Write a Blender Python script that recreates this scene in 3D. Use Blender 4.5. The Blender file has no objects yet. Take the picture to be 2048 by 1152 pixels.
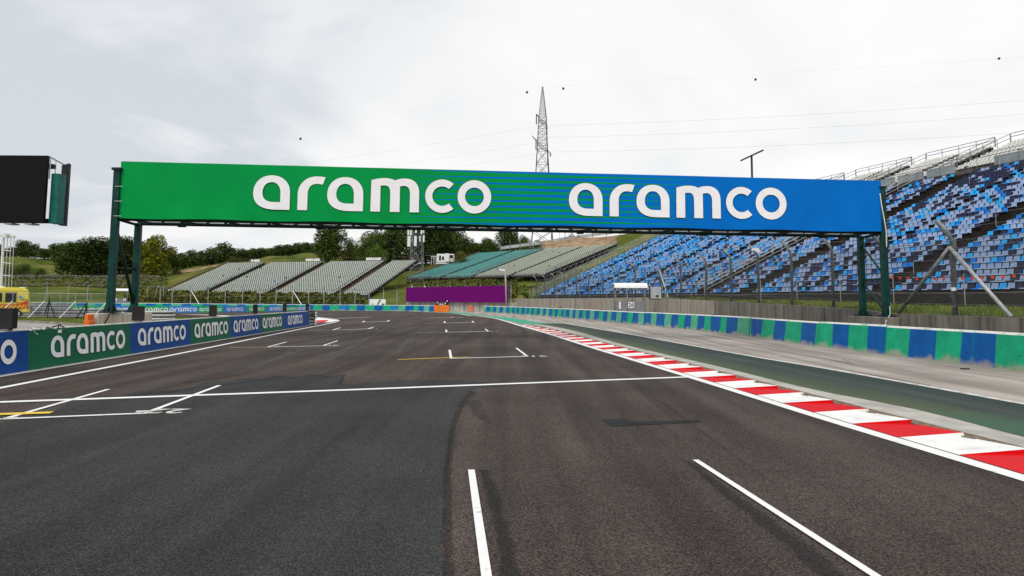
import bpy, math, random
import numpy as np
from mathutils import Vector, Matrix

# ------------------------------------------------------------------ camera
F = 1365.0; HC = 1.7; CY = 485.0; W0, H0 = 2048.0, 1152.0
ROLL = math.radians(0.41); PITCH = math.atan((603.0 - CY) / F)
fwd = Vector((0, math.cos(PITCH), math.sin(PITCH)))
up0 = Vector((0, -math.sin(PITCH), math.cos(PITCH)))
rgt = Vector((1, 0, 0)) * math.cos(ROLL) + up0 * math.sin(ROLL)
upv = -Vector((1, 0, 0)) * math.sin(ROLL) + up0 * math.cos(ROLL)
C0 = Vector((0, 0, HC))
scene = bpy.context.scene
cd = bpy.data.cameras.new("camera"); cam = bpy.data.objects.new("camera", cd)
scene.collection.objects.link(cam); scene.camera = cam
cd.sensor_width = 36.0; cd.lens = 36.0 * F / W0
cd.shift_y = -(H0 / 2 - CY) / W0
cd.clip_start = 0.1; cd.clip_end = 6000
m = Matrix((( rgt.x, upv.x, -fwd.x, 0), (rgt.y, upv.y, -fwd.y, 0), (rgt.z, upv.z, -fwd.z, HC), (0, 0, 0, 1)))
cam.matrix_world = m

def ray(px, py):
    return fwd + rgt * ((px - 1024.0) / F) + upv * ((CY - py) / F)
def G(px, py, z=0.0):
    d = ray(px, py); t = (z - HC) / d.z
    return C0 + d * t
def P(px, py, Y):
    d = ray(px, py); return C0 + d * (Y / d.y)

# ------------------------------------------------------------------ world
world = bpy.data.worlds.new("World"); scene.world = world; world.use_nodes = True
nt = world.node_tree; nt.nodes.clear()
def N(t, k, **kw):
    n = t.nodes.new(k)
    for a, b in kw.items(): setattr(n, a, b)
    return n
SUN_EL, SUN_AZ = math.radians(48), math.radians(205)
sky = N(nt, 'ShaderNodeTexSky', sky_type='NISHITA', sun_disc=False)
sky.sun_elevation = SUN_EL; sky.sun_rotation = SUN_AZ
tc = N(nt, 'ShaderNodeTexCoord'); sep = N(nt, 'ShaderNodeSeparateXYZ')
nt.links.new(tc.outputs['Generated'], sep.inputs[0])
def M(t, op, a, b=None, c=None, clamp=False):
    n = N(t, 'ShaderNodeMath', operation=op); n.use_clamp = clamp
    for i, v in enumerate((a, b, c)):
        if v is None: continue
        if hasattr(v, 'is_linked') or hasattr(v, 'links'): t.links.new(v, n.inputs[i])
        else: n.inputs[i].default_value = v
    return n.outputs[0]
zz = M(nt, 'ADD', M(nt, 'MAXIMUM', sep.outputs[2], 0.0), 0.16)
cx = M(nt, 'DIVIDE', sep.outputs[0], zz); cyy = M(nt, 'DIVIDE', sep.outputs[1], zz)
comb = N(nt, 'ShaderNodeCombineXYZ'); nt.links.new(cx, comb.inputs[0]); nt.links.new(cyy, comb.inputs[1])
n1 = N(nt, 'ShaderNodeTexNoise'); n1.inputs['Scale'].default_value = 0.75; n1.inputs['Detail'].default_value = 5; n1.inputs['Roughness'].default_value = 0.54; n1.inputs['Distortion'].default_value = 0.5
nt.links.new(comb.outputs[0], n1.inputs['Vector'])
# brighter towards the hidden sun, duller to the left and overhead
side = M(nt, 'MULTIPLY', sep.outputs[0], 0.42)
val = M(nt, 'ADD', M(nt, 'ADD', M(nt, 'ADD', M(nt, 'MULTIPLY', M(nt, 'SUBTRACT', n1.outputs[0], 0.5), 1.45), 0.49), side), M(nt, 'MULTIPLY', M(nt, 'SUBTRACT', 0.35, sep.outputs[2]), 0.28))
ramp = N(nt, 'ShaderNodeValToRGB'); cr = ramp.color_ramp
cr.elements[0].position = 0.26; cr.elements[0].color = (6.1, 6.45, 6.85, 1)
cr.elements[1].position = 0.72; cr.elements[1].color = (9.35, 9.3, 9.25, 1)
e = cr.elements.new(0.40); e.color = (7.7, 7.9, 8.1, 1)
e = cr.elements.new(0.54); e.color = (8.7, 8.65, 8.6, 1)
nt.links.new(val, ramp.inputs[0])
mix = N(nt, 'ShaderNodeMixRGB'); mix.inputs[0].default_value = 0.96
nt.links.new(sky.outputs[0], mix.inputs[1]); nt.links.new(ramp.outputs[0], mix.inputs[2])
bg = N(nt, 'ShaderNodeBackground'); bg.inputs[1].default_value = 0.1
out = N(nt, 'ShaderNodeOutputWorld')
nt.links.new(mix.outputs[0], bg.inputs[0]); nt.links.new(bg.outputs[0], out.inputs[0])
sd = bpy.data.lights.new("sun", 'SUN'); sd.energy = 1.9; sd.angle = math.radians(35); sd.color = (1.0, 0.96, 0.9)
so = bpy.data.objects.new("sun", sd); scene.collection.objects.link(so)
sv = Vector((math.sin(SUN_AZ) * math.cos(SUN_EL), math.cos(SUN_AZ) * math.cos(SUN_EL), math.sin(SUN_EL)))
so.rotation_euler = sv.to_track_quat('Z', 'Y').to_euler()
scene.view_settings.view_transform = 'Standard'; scene.view_settings.look = 'None'
scene.view_settings.exposure = 0.15; scene.view_settings.gamma = 1.0
scene.cycles.max_bounces = 6; scene.cycles.transparent_max_bounces = 24; scene.cycles.use_denoising = True

# ------------------------------------------------------------------ helpers
rnd = random.Random(7)
COL = scene.collection
def s2l(c):
    c = c / 255.0
    return c / 12.92 if c <= 0.04045 else ((c + 0.055) / 1.055) ** 2.4
def rgb(r, g, b): return (s2l(r), s2l(g), s2l(b), 1)

_m = {}
def mat(name, col, rough=0.6, metal=0.0, var=0.12, scale=3.0, bump=0.0, bscale=None, col2=None, stretch=None, spec=None, detail=4, lo=0.35, hi=0.65, space='Object'):
    """noise varied principled material"""
    if name in _m: return _m[name]
    mt = bpy.data.materials.new(name); mt.use_nodes = True; t = mt.node_tree
    b = t.nodes['Principled BSDF']; b.inputs['Roughness'].default_value = rough; b.inputs['Metallic'].default_value = metal
    b.inputs['Specular IOR Level'].default_value = .2 if spec is None else spec * .5
    tc = N(t, 'ShaderNodeTexCoord'); mp = N(t, 'ShaderNodeMapping')
    if space == 'World':
        g = N(t, 'ShaderNodeNewGeometry'); t.links.new(g.outputs['Position'], mp.inputs[0])
    else: t.links.new(tc.outputs['Object'], mp.inputs[0])
    if stretch: mp.inputs['Scale'].default_value = stretch
    n = N(t, 'ShaderNodeTexNoise'); n.inputs['Scale'].default_value = scale; n.inputs['Detail'].default_value = detail
    t.links.new(mp.outputs[0], n.inputs['Vector'])
    r = N(t, 'ShaderNodeValToRGB'); r.color_ramp.elements[0].position = lo; r.color_ramp.elements[1].position = hi
    c = tuple(col)[:3]
    a = tuple(x * (1 - var) for x in c); d = col2[:3] if col2 else tuple(min(1, x * (1 + var)) for x in c)
    r.color_ramp.elements[0].color = (*a, 1); r.color_ramp.elements[1].color = (*d, 1)
    t.links.new(n.outputs[0], r.inputs[0]); t.links.new(r.outputs[0], b.inputs['Base Color'])
    if bump:
        n2 = N(t, 'ShaderNodeTexNoise'); n2.inputs['Scale'].default_value = bscale or scale * 6; n2.inputs['Detail'].default_value = 3
        t.links.new(mp.outputs[0], n2.inputs['Vector'])
        bp = N(t, 'ShaderNodeBump'); bp.inputs['Strength'].default_value = bump; bp.inputs['Distance'].default_value = 0.02
        t.links.new(n2.outputs[0], bp.inputs['Height']); t.links.new(bp.outputs[0], b.inputs['Normal'])
    _m[name] = mt; return mt

class MB:
    def __init__(s): s.v = []; s.f = []; s.mi = []
    def add(s, vs, fs, mi=0):
        o = len(s.v); s.v += [tuple(x) for x in vs]
        for f in fs: s.f.append(tuple(i + o for i in f)); s.mi.append(mi)
        return s
    def quad(s, a, b, c, d, mi=0): return s.add([a, b, c, d], [(0, 1, 2, 3)], mi)
    def poly(s, pts, mi=0): return s.add(pts, [tuple(range(len(pts)))], mi)
    def box(s, c, size, rz=0.0, mi=0, taper=1.0):
        x, y, z = size[0] / 2, size[1] / 2, size[2] / 2; ca, sa = math.cos(rz), math.sin(rz); vs = []
        for dz in (-1, 1):
            k = taper if dz > 0 else 1.0
            for dx, dy in ((-1, -1), (1, -1), (1, 1), (-1, 1)):
                a, b = dx * x * k, dy * y * k
                vs.append((c[0] + a * ca - b * sa, c[1] + a * sa + b * ca, c[2] + dz * z))
        return s.add(vs, [(0, 3, 2, 1), (4, 5, 6, 7), (0, 1, 5, 4), (1, 2, 6, 5), (2, 3, 7, 6), (3, 0, 4, 7)], mi)
    def beam(s, p, q, w, h=None, mi=0):
        p = Vector(p); q = Vector(q); h = h or w; d = (q - p)
        if d.length < 1e-6: return s
        d.normalize(); u = Vector((0, 0, 1)) if abs(d.z) < 0.95 else Vector((0, 1, 0))
        a = d.cross(u).normalized(); b = a.cross(d).normalized(); vs = []
        for e in (p, q):
            for i, j in ((-1, -1), (1, -1), (1, 1), (-1, 1)): vs.append(e + a * (i * w / 2) + b * (j * h / 2))
        return s.add(vs, [(0, 3, 2, 1), (4, 5, 6, 7), (0, 1, 5, 4), (1, 2, 6, 5), (2, 3, 7, 6), (3, 0, 4, 7)], mi)
    def tube(s, pts, r, n=6, mi=0, r2=None):
        pts = [Vector(p) for p in pts]; rings = []
        for i, p in enumerate(pts):
            d = (pts[min(i + 1, len(pts) - 1)] - pts[max(i - 1, 0)]).normalized()
            u = Vector((0, 0, 1)) if abs(d.z) < 0.9 else Vector((0, 1, 0))
            a = d.cross(u).normalized(); b = a.cross(d).normalized()
            rr = r if r2 is None else r + (r2 - r) * i / (len(pts) - 1)
            rings.append([p + a * (rr * math.cos(2 * math.pi * k / n)) + b * (rr * math.sin(2 * math.pi * k / n)) for k in range(n)])
        o = len(s.v)
        for g in rings: s.v += [tuple(x) for x in g]
        for i in range(len(pts) - 1):
            for k in range(n):
                s.f.append((o + i * n + k, o + i * n + (k + 1) % n, o + (i + 1) * n + (k + 1) % n, o + (i + 1) * n + k)); s.mi.append(mi)
        s.f.append(tuple(o + k for k in range(n))[::-1]); s.mi.append(mi)
        s.f.append(tuple(o + (len(pts) - 1) * n + k for k in range(n))); s.mi.append(mi)
        return s
    def prism(s, pts, z0, z1, mi=0):
        n = len(pts); vs = [(p[0], p[1], z0) for p in pts] + [(p[0], p[1], z1) for p in pts]
        return s.add(vs, [tuple(range(n))[::-1], tuple(range(n, 2 * n))] + [(i, (i + 1) % n, (i + 1) % n + n, i + n) for i in range(n)], mi)
    def extr(s, prof, a, b, mi=0):
        """profile points (list of Vector) swept from offset a to offset b"""
        n = len(prof); vs = [Vector(p) + Vector(a) for p in prof] + [Vector(p) + Vector(b) for p in prof]
        return s.add(vs, [tuple(range(n))[::-1], tuple(range(n, 2 * n))] + [(i, (i + 1) % n, (i + 1) % n + n, i + n) for i in range(n)], mi)
    def build(s, name, mats, parent=None, smooth=False, bevel=0.0, kind=None):
        if not isinstance(mats, (list, tuple)): mats = [mats]
        me = bpy.data.meshes.new(name)
        off = Vector(parent['_w']) if parent is not None and '_w' in parent else Vector((0, 0, 0))
        vs = [(v[0] - off.x, v[1] - off.y, v[2] - off.z) for v in s.v] if off.length > 0 else s.v
        me.from_pydata(vs, [], s.f)
        for m_ in mats: me.materials.append(m_)
        if len(mats) > 1: me.polygons.foreach_set('material_index', s.mi)
        if smooth: me.polygons.foreach_set('use_smooth', [True] * len(me.polygons))
        me.update()
        o = bpy.data.objects.new(name, me); COL.objects.link(o)
        if parent is not None:
            o.parent = parent
            if '_w' in parent: o['_w'] = parent['_w']
        if bevel:
            bm = o.modifiers.new('bevel', 'BEVEL'); bm.width = bevel; bm.segments = 2; bm.limit_method = 'ANGLE'
        if kind: o['kind'] = kind
        return o

def tag(o, label=None, cat=None, group=None, kind=None):
    if label: o['label'] = label
    if cat: o['category'] = cat
    if group: o['group'] = group
    if kind: o['kind'] = kind
    return o
def thing(name, label, cat, loc, group=None):
    o = bpy.data.objects.new(name, None); COL.objects.link(o); o.location = loc
    o['_w'] = [float(loc[0]), float(loc[1]), float(loc[2])]
    o.empty_display_size = 0.1
    return tag(o, label, cat, group)
def struct(name, mb, m_, **k):
    o = mb.build(name, m_, **k); o['kind'] = 'structure'; return o
def dup(root, loc, rz=0.0, label=None, scale=1.0):
    r = root.copy(); COL.objects.link(r); r.location = loc; r.rotation_euler = (0, 0, rz); r.scale = (scale,) * 3 if not hasattr(scale, '__len__') else scale
    if label: r['label'] = label
    for ch in list(root.children):
        c = ch.copy(); COL.objects.link(c); c.parent = r
        for g in list(ch.children):
            d = g.copy(); COL.objects.link(d); d.parent = c
    return r
def lerp(a, b, t): return a + (b - a) * t

# ------------------------------------------------------------------ lettering
def bez(p0, p1, p2, p3, n=10):
    r = []
    for i in range(1, n + 1):
        t = i / n; u = 1 - t
        r.append((u**3*p0[0]+3*u*u*t*p1[0]+3*u*t*t*p2[0]+t**3*p3[0], u**3*p0[1]+3*u*u*t*p1[1]+3*u*t*t*p2[1]+t**3*p3[1]))
    return r
def path(start, *segs):
    pts = [start]
    for s_ in segs:
        if len(s_) == 1: pts.append(s_[0])
        else: pts += bez(pts[-1], *s_)
    return pts
def glyphs():
    g = {}
    ao = path((1.035, 0), ((1.035, .5),), ((1.035, .80), (.82, 1.0), (.52, 1.0)), ((.22, 1.0), (0, .79), (0, .48)), ((0, .16), (.22, 0), (.62, 0)))
    ai = path((.765, .22), ((.765, .5),), ((.765, .68), (.66, .80), (.52, .80)), ((.37, .80), (.26, .69), (.26, .49)), ((.26, .30), (.38, .22), (.58, .22)))
    g['a'] = ([ao, ai], 1.035)
    g['r'] = ([path((0, 0), ((0.0, .5),), ((.02, .80), (.25, 1.0), (.55, 1.0)), ((.64, 1.0), (.72, .99), (.78, .975)), ((.70, .755),), ((.64, .775), (.60, .78), (.54, .78)), ((.38, .78), (.28, .67), (.28, .48)), ((.28, 0),))], .78)
    g['m'] = ([path((0, 0), ((.01, .93),), ((.14, .97), (.28, 1.0), (.42, 1.0)), ((.54, 1.0), (.64, .97), (.70, .935)), ((.79, .98), (.89, 1.0), (1.0, 1.0)), ((1.26, 1.0), (1.41, .84), (1.41, .56)), ((1.41, 0),), ((1.14, 0),), ((1.14, .55),), ((1.14, .70), (1.07, .78), (.97, .78)), ((.92, .78), (.88, .77), (.845, .755)), ((.845, 0),), ((.565, 0),), ((.565, .55),), ((.565, .71), (.51, .78), (.40, .78)), ((.35, .78), (.31, .775), (.28, .765)), ((.28, 0),))], 1.41)
    n = 40; c = []
    for i in range(n + 1):
        a = math.radians(48 + (360 - 96) * i / n); c.append((.5 + .5 * math.cos(a) * 1.0, .5 + .5 * math.sin(a)))
    for i in range(n + 1):
        a = math.radians(312 - (360 - 96) * i / n); c.append((.5 + .29 * math.cos(a) , .5 + .29 * math.sin(a)))
    g['c'] = ([c], .84)
    o1 = [(.5 + .5 * math.cos(2 * math.pi * i / 48), .5 + .5 * math.sin(2 * math.pi * i / 48)) for i in range(48)]
    o2 = [(.5 + .28 * math.cos(2 * math.pi * i / 40), .5 + .28 * math.sin(2 * math.pi * i / 40)) for i in range(40)]
    g['o'] = ([o1, o2], 1.0)
    return g
GLY = glyphs()
WORD = (('a', 0), ('r', 1.254), ('a', 2.09), ('m', 3.339), ('c', 4.925), ('o', 5.88))
WLEN = 6.88
_wm = {}
def word_mesh(letters, offset, thick):
    key = (letters, offset, thick)
    if key in _wm: return _wm[key]
    cu = bpy.data.curves.new('lettering', 'CURVE'); cu.dimensions = '2D'; cu.fill_mode = 'BOTH'; cu.extrude = thick; cu.offset = offset
    for ch, x0 in WORD[letters[0]:letters[1]]:
        for sp in GLY[ch][0]:
            s_ = cu.splines.new('POLY'); s_.points.add(len(sp) - 1)
            for i, (x, y) in enumerate(sp): s_.points[i].co = (x + x0, y, 0, 1)
            s_.use_cyclic_u = True
    o = bpy.data.objects.new('tmp', cu); COL.objects.link(o)
    dg = bpy.context.evaluated_depsgraph_get(); me = bpy.data.meshes.new_from_object(o.evaluated_get(dg))
    bpy.data.objects.remove(o); me.name = 'lettering'; _wm[key] = me; return me
def put_word(origin, xdir, h, parent, white, dark, normal, letters=(0, 6), outline=0.018):
    """word with lower-left corner at origin, along xdir, x-height h, facing normal"""
    xd = Vector(xdir).normalized(); nd = Vector(normal).normalized(); zd = nd.cross(xd).normalized()
    off = Vector(parent['_w'])
    res = []
    for offs, nm, mt, lift in ((outline, 'lettering_outline', dark, 0.006), (0.0, 'lettering', white, 0.012)):
        me = word_mesh(letters, offs, 0.002).copy(); me.materials.clear(); me.materials.append(mt)
        o = bpy.data.objects.new(nm, me); COL.objects.link(o); o.parent = parent
        p = Vector(origin) + nd * lift - off
        o.matrix_local = Matrix(((xd.x*h, zd.x*h, nd.x, p.x), (xd.y*h, zd.y*h, nd.y, p.y), (xd.z*h, zd.z*h, nd.z, p.z), (0, 0, 0, 1)))
        o['_w'] = parent['_w']; res.append(o)
    return res
def put_text(txt, centre, xdir, h, parent, mt, normal, name='lettering', lift=0.01):
    cu = bpy.data.curves.new('lettering', 'FONT'); cu.body = txt; cu.size = 1.4; cu.align_x = 'CENTER'; cu.align_y = 'CENTER'; cu.extrude = 0.001; cu.offset = 0.02
    o = bpy.data.objects.new('tmp', cu); COL.objects.link(o)
    dg = bpy.context.evaluated_depsgraph_get(); me = bpy.data.meshes.new_from_object(o.evaluated_get(dg)); bpy.data.objects.remove(o)
    me.materials.clear(); me.materials.append(mt)
    xd = Vector(xdir).normalized(); nd = Vector(normal).normalized(); zd = nd.cross(xd).normalized()
    o = bpy.data.objects.new(name, me); COL.objects.link(o)
    off = Vector((0, 0, 0))
    if parent is not None: o.parent = parent; off = Vector(parent['_w'])
    p = Vector(centre) + nd * lift - off
    o.matrix_local = Matrix(((xd.x*h, zd.x*h, nd.x, p.x), (xd.y*h, zd.y*h, nd.y, p.y), (xd.z*h, zd.z*h, nd.z, p.z), (0, 0, 0, 1)))
    return o
# ------------------------------------------------------------------ ground materials
def asphalt(name, ca, cb, speck=0.5, rough=0.82, streak=0.25, light=0.5):
    mt = bpy.data.materials.new(name); mt.use_nodes = True; t = mt.node_tree; b = t.nodes['Principled BSDF']
    b.inputs['Roughness'].default_value = rough; b.inputs['Specular IOR Level'].default_value = 0.12
    g = N(t, 'ShaderNodeNewGeometry')
    def noise(scale, det, stretch=None, rot=0.0, dist=0.0):
        mp = N(t, 'ShaderNodeMapping'); t.links.new(g.outputs['Position'], mp.inputs[0])
        if stretch: mp.inputs['Scale'].default_value = stretch
        mp.inputs['Rotation'].default_value = (0, 0, rot)
        n = N(t, 'ShaderNodeTexNoise'); n.inputs['Scale'].default_value = scale; n.inputs['Detail'].default_value = det; n.inputs['Distortion'].default_value = dist
        t.links.new(mp.outputs[0], n.inputs['Vector']); return n.outputs[0]
    def rmp(x, lo, hi, a=0.0, c=1.0):
        n = N(t, 'ShaderNodeMapRange'); n.inputs[1].default_value = lo; n.inputs[2].default_value = hi; n.inputs[3].default_value = a; n.inputs[4].default_value = c
        t.links.new(x, n.inputs[0]); return n.outputs[0]
    big = rmp(noise(0.35, 4), .35, .65)
    mx = N(t, 'ShaderNodeMixRGB'); mx.inputs[1].default_value = ca; mx.inputs[2].default_value = cb; t.links.new(big, mx.inputs[0])
    # aggregate grain, two sizes, plus tyre streaks along the track
    f1 = rmp(noise(88, 2), .28, .72, 1 - speck, 1 + speck)
    f2 = rmp(noise(48, 3), .3, .7, 1 - speck * .45, 1 + speck * .45)
    st = rmp(noise(1.0, 4, (1.6, 0.07, 1), 0.10, 0.3), .38, .62, 1 - streak, 1 + streak)
    st2 = rmp(noise(1.0, 3, (5.0, 0.12, 1), 0.02, 0.6), .62, .74, 1.0, 1 - streak * 1.1)
    fac = M(t, 'MULTIPLY', M(t, 'MULTIPLY', f1, f2), M(t, 'MULTIPLY', st, st2))
    # pale chips
    vo = N(t, 'ShaderNodeTexVoronoi'); vo.inputs['Scale'].default_value = 22; t.links.new(g.outputs['Position'], vo.inputs['Vector'])
    chip = M(t, 'MULTIPLY', rmp(vo.outputs['Distance'], 0.10, 0.05), rmp(noise(9, 1), .63, .66))
    vm = N(t, 'ShaderNodeVectorMath', operation='SCALE'); t.links.new(mx.outputs[0], vm.inputs[0]); t.links.new(fac, vm.inputs['Scale'])
    mx2 = N(t, 'ShaderNodeMixRGB'); t.links.new(M(t, 'MULTIPLY', chip, light), mx2.inputs[0]); t.links.new(vm.outputs[0], mx2.inputs[1]); mx2.inputs[2].default_value = (.45, .43, .4, 1)
    t.links.new(mx2.outputs[0], b.inputs['Base Color'])
    bp = N(t, 'ShaderNodeBump'); bp.inputs['Strength'].default_value = 0.6; bp.inputs['Distance'].default_value = 0.006
    t.links.new(f1, bp.inputs['Height']); t.links.new(bp.outputs[0], b.inputs['Normal'])
    return mt
A_BROWN = asphalt('asphalt_brown', (.054, .0425, .037, 1), (.076, .0605, .053, 1), speck=1.0)
A_GREY = asphalt('asphalt_grey', (.034, .0338, .0343, 1), (.047, .0468, .0475, 1), speck=1.1, streak=.15)
A_DARK = asphalt('asphalt_tar', (.020, .0205, .021, 1), (.030, .031, .032, 1), speck=.6, streak=.2, light=.2)
A_RUN = asphalt('asphalt_runoff', (.285, .25, .22, 1), (.37, .335, .30, 1), speck=.6, streak=.2, rough=.9, light=.1)
A_ROAD = asphalt('asphalt_service', (.26, .235, .215, 1), (.34, .315, .29, 1), speck=.25, streak=.05, rough=.9)

def painted(name, col, under, lo=.3, hi=.6, scale=1.4, stretch=(1, 1, 1), rough=.6, grain=.12, fine=.5):
    """paint worn away to what is under it"""
    mt = bpy.data.materials.new(name); mt.use_nodes = True; t = mt.node_tree; b = t.nodes['Principled BSDF']; b.inputs['Roughness'].default_value = rough; b.inputs['Specular IOR Level'].default_value = .03
    g = N(t, 'ShaderNodeNewGeometry'); mp = N(t, 'ShaderNodeMapping'); mp.inputs['Scale'].default_value = stretch; t.links.new(g.outputs['Position'], mp.inputs[0])
    n = N(t, 'ShaderNodeTexNoise'); n.inputs['Scale'].default_value = scale; n.inputs['Detail'].default_value = 6; n.inputs['Roughness'].default_value = fine; t.links.new(mp.outputs[0], n.inputs['Vector'])
    r = N(t, 'ShaderNodeMapRange'); r.inputs[1].default_value = lo; r.inputs[2].default_value = hi; t.links.new(n.outputs[0], r.inputs[0])
    n2 = N(t, 'ShaderNodeTexNoise'); n2.inputs['Scale'].default_value = 45; n2.inputs['Detail'].default_value = 2; t.links.new(g.outputs['Position'], n2.inputs['Vector'])
    mx = N(t, 'ShaderNodeMixRGB'); mx.inputs[1].default_value = under; mx.inputs[2].default_value = col; t.links.new(r.outputs[0], mx.inputs[0])
    r2 = N(t, 'ShaderNodeMapRange'); r2.inputs[1].default_value = .3; r2.inputs[2].default_value = .7; r2.inputs[3].default_value = 1 - grain; r2.inputs[4].default_value = 1 + grain; t.links.new(n2.outputs[0], r2.inputs[0])
    vm = N(t, 'ShaderNodeVectorMath', operation='SCALE'); t.links.new(mx.outputs[0], vm.inputs[0]); t.links.new(r2.outputs[0], vm.inputs['Scale'])
    t.links.new(vm.outputs[0], b.inputs['Base Color']); return mt
PAINT_W = painted('white_line_paint', (.78, .78, .765, 1), (.45, .44, .43, 1), lo=.25, hi=.37, scale=6, grain=.10)
PAINT_W2 = painted('worn_white_paint', (.66, .63, .60, 1), (.30, .28, .27, 1), lo=.25, hi=.55, scale=4, grain=.1)
PAINT_Y = painted('yellow_line_paint', (.74, .52, .07, 1), (.35, .25, .10, 1), lo=.2, hi=.4, scale=5, grain=.06)
PAINT_P = painted('faded_line_paint', (.52, .41, .34, 1), (.25, .21, .19, 1), lo=.3, hi=.6, scale=3)
GREEN_DARK = painted('dark_green_tarmac', (.055, .105, .062, 1), (.050, .062, .060, 1), lo=.38, hi=.66, scale=1.0, stretch=(1.6, .10, 1), grain=.3, rough=.8)
GREEN_BRT = painted('bright_green_paint', (.035, .34, .20, 1), (.09, .28, .20, 1), lo=.3, hi=.5, scale=.5)
KERB_CON = painted('pale_concrete_strip', (.46, .44, .40, 1), (.34, .33, .30, 1), lo=.35, hi=.6, scale=2, grain=.08, rough=.9)
KRED = painted('kerb_red_paint', (.64, .006, .010, 1), (.54, .008, .010, 1), lo=.3, hi=.5, scale=3, grain=.07, rough=.45)
KWHITE = painted('kerb_white_paint', (.82, .82, .80, 1), (.66, .65, .62, 1), lo=.3, hi=.5, scale=3, grain=.05, rough=.45)
DIRT = mat('dry_dirt', (.17, .13, .09), rough=.95, var=.4, scale=8, space='World')

def grassmat(name, a, b, c, scale=.12):
    mt = bpy.data.materials.new(name); mt.use_nodes = True; t = mt.node_tree; p = t.nodes['Principled BSDF']; p.inputs['Roughness'].default_value = .95; p.inputs['Specular IOR Level'].default_value = .05
    g = N(t, 'ShaderNodeNewGeometry'); r = N(t, 'ShaderNodeValToRGB'); r.color_ramp.elements[0].position = .36; r.color_ramp.elements[0].color = (*a, 1); r.color_ramp.elements[1].position = .66; r.color_ramp.elements[1].color = (*c, 1)
    e = r.color_ramp.elements.new(.5); e.color = (*b, 1)
    n = N(t, 'ShaderNodeTexNoise'); n.inputs['Scale'].default_value = scale; n.inputs['Detail'].default_value = 9; n.inputs['Roughness'].default_value = .62; t.links.new(g.outputs['Position'], n.inputs['Vector'])
    t.links.new(n.outputs[0], r.inputs[0])
    n2 = N(t, 'ShaderNodeTexNoise'); n2.inputs['Scale'].default_value = 7; n2.inputs['Detail'].default_value = 4; t.links.new(g.outputs['Position'], n2.inputs['Vector'])
    r2 = N(t, 'ShaderNodeMapRange'); r2.inputs[1].default_value = .3; r2.inputs[2].default_value = .7; r2.inputs[3].default_value = .6; r2.inputs[4].default_value = 1.35; t.links.new(n2.outputs[0], r2.inputs[0])
    vm = N(t, 'ShaderNodeVectorMath', operation='SCALE'); t.links.new(r.outputs[0], vm.inputs[0]); t.links.new(r2.outputs[0], vm.inputs['Scale']); t.links.new(vm.outputs[0], p.inputs['Base Color'])
    bp = N(t, 'ShaderNodeBump'); bp.inputs['Strength'].default_value = 0.8; bp.inputs['Distance'].default_value = 0.08; t.links.new(n2.outputs[0], bp.inputs['Height']); t.links.new(bp.outputs[0], p.inputs['Normal'])
    return mt, r, t, g, p, vm
GRASS = grassmat('grass', (.046, .074, .010), (.088, .108, .019), (.17, .15, .045))[0]

# ------------------------------------------------------------------ terrain
WALL = [(18.5, 5, 1.26), (17.7, 23.5, 1.26), (17.05, 31, 1.28), (16.85, 33.2, 1.42), (16.45, 37.6, 1.54), (15.3, 48.4, 1.8), (13.2, 69, 2.2), (12.0, 81, 2.2), (9.6, 91, 2.2), (6.6, 101, 2.2), (3.6, 111, 2.2), (.4, 120, 2.2)]
EDGE = [(-420, 70), (-120, 112), (-75, 124), (-30, 126), (-6, 124), (.4, 120.5)] + [(p[0] + .25, p[1]) for p in WALL[::-1][1:]] + [(19, -60)]
BD = Vector((-.28, .96)); BN = Vector((.96, .28)); BF = Vector((28.7, 38.2))      # blue stand: row direction, uphill direction, front point
def blue_pt(s, n, dz=0.0):
    return Vector((BF.x + BD.x * s + BN.x * n, BF.y + BD.y * s + BN.y * n, 2.35 + .0034 * s + .47 * n + dz))
LD = Vector((.948, -.318)); LN = Vector((.318, .948)); LF = Vector((-46.6, 150.0))
def left_pt(s, n, dz=0.0): return Vector((LF.x + LD.x * s + LN.x * n, LF.y + LD.y * s + LN.y * n, 2.75 + .38 * n + dz))
RD = Vector((.696, -.718)); RN = Vector((.718, .696)); RF = Vector((-9.24, 162.0))
def right_pt(s, n, dz=0.0): return Vector((RF.x + RD.x * s + RN.x * n, RF.y + RD.y * s + RN.y * n, 7.55 - .003 * s + .318 * n + dz))

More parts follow.
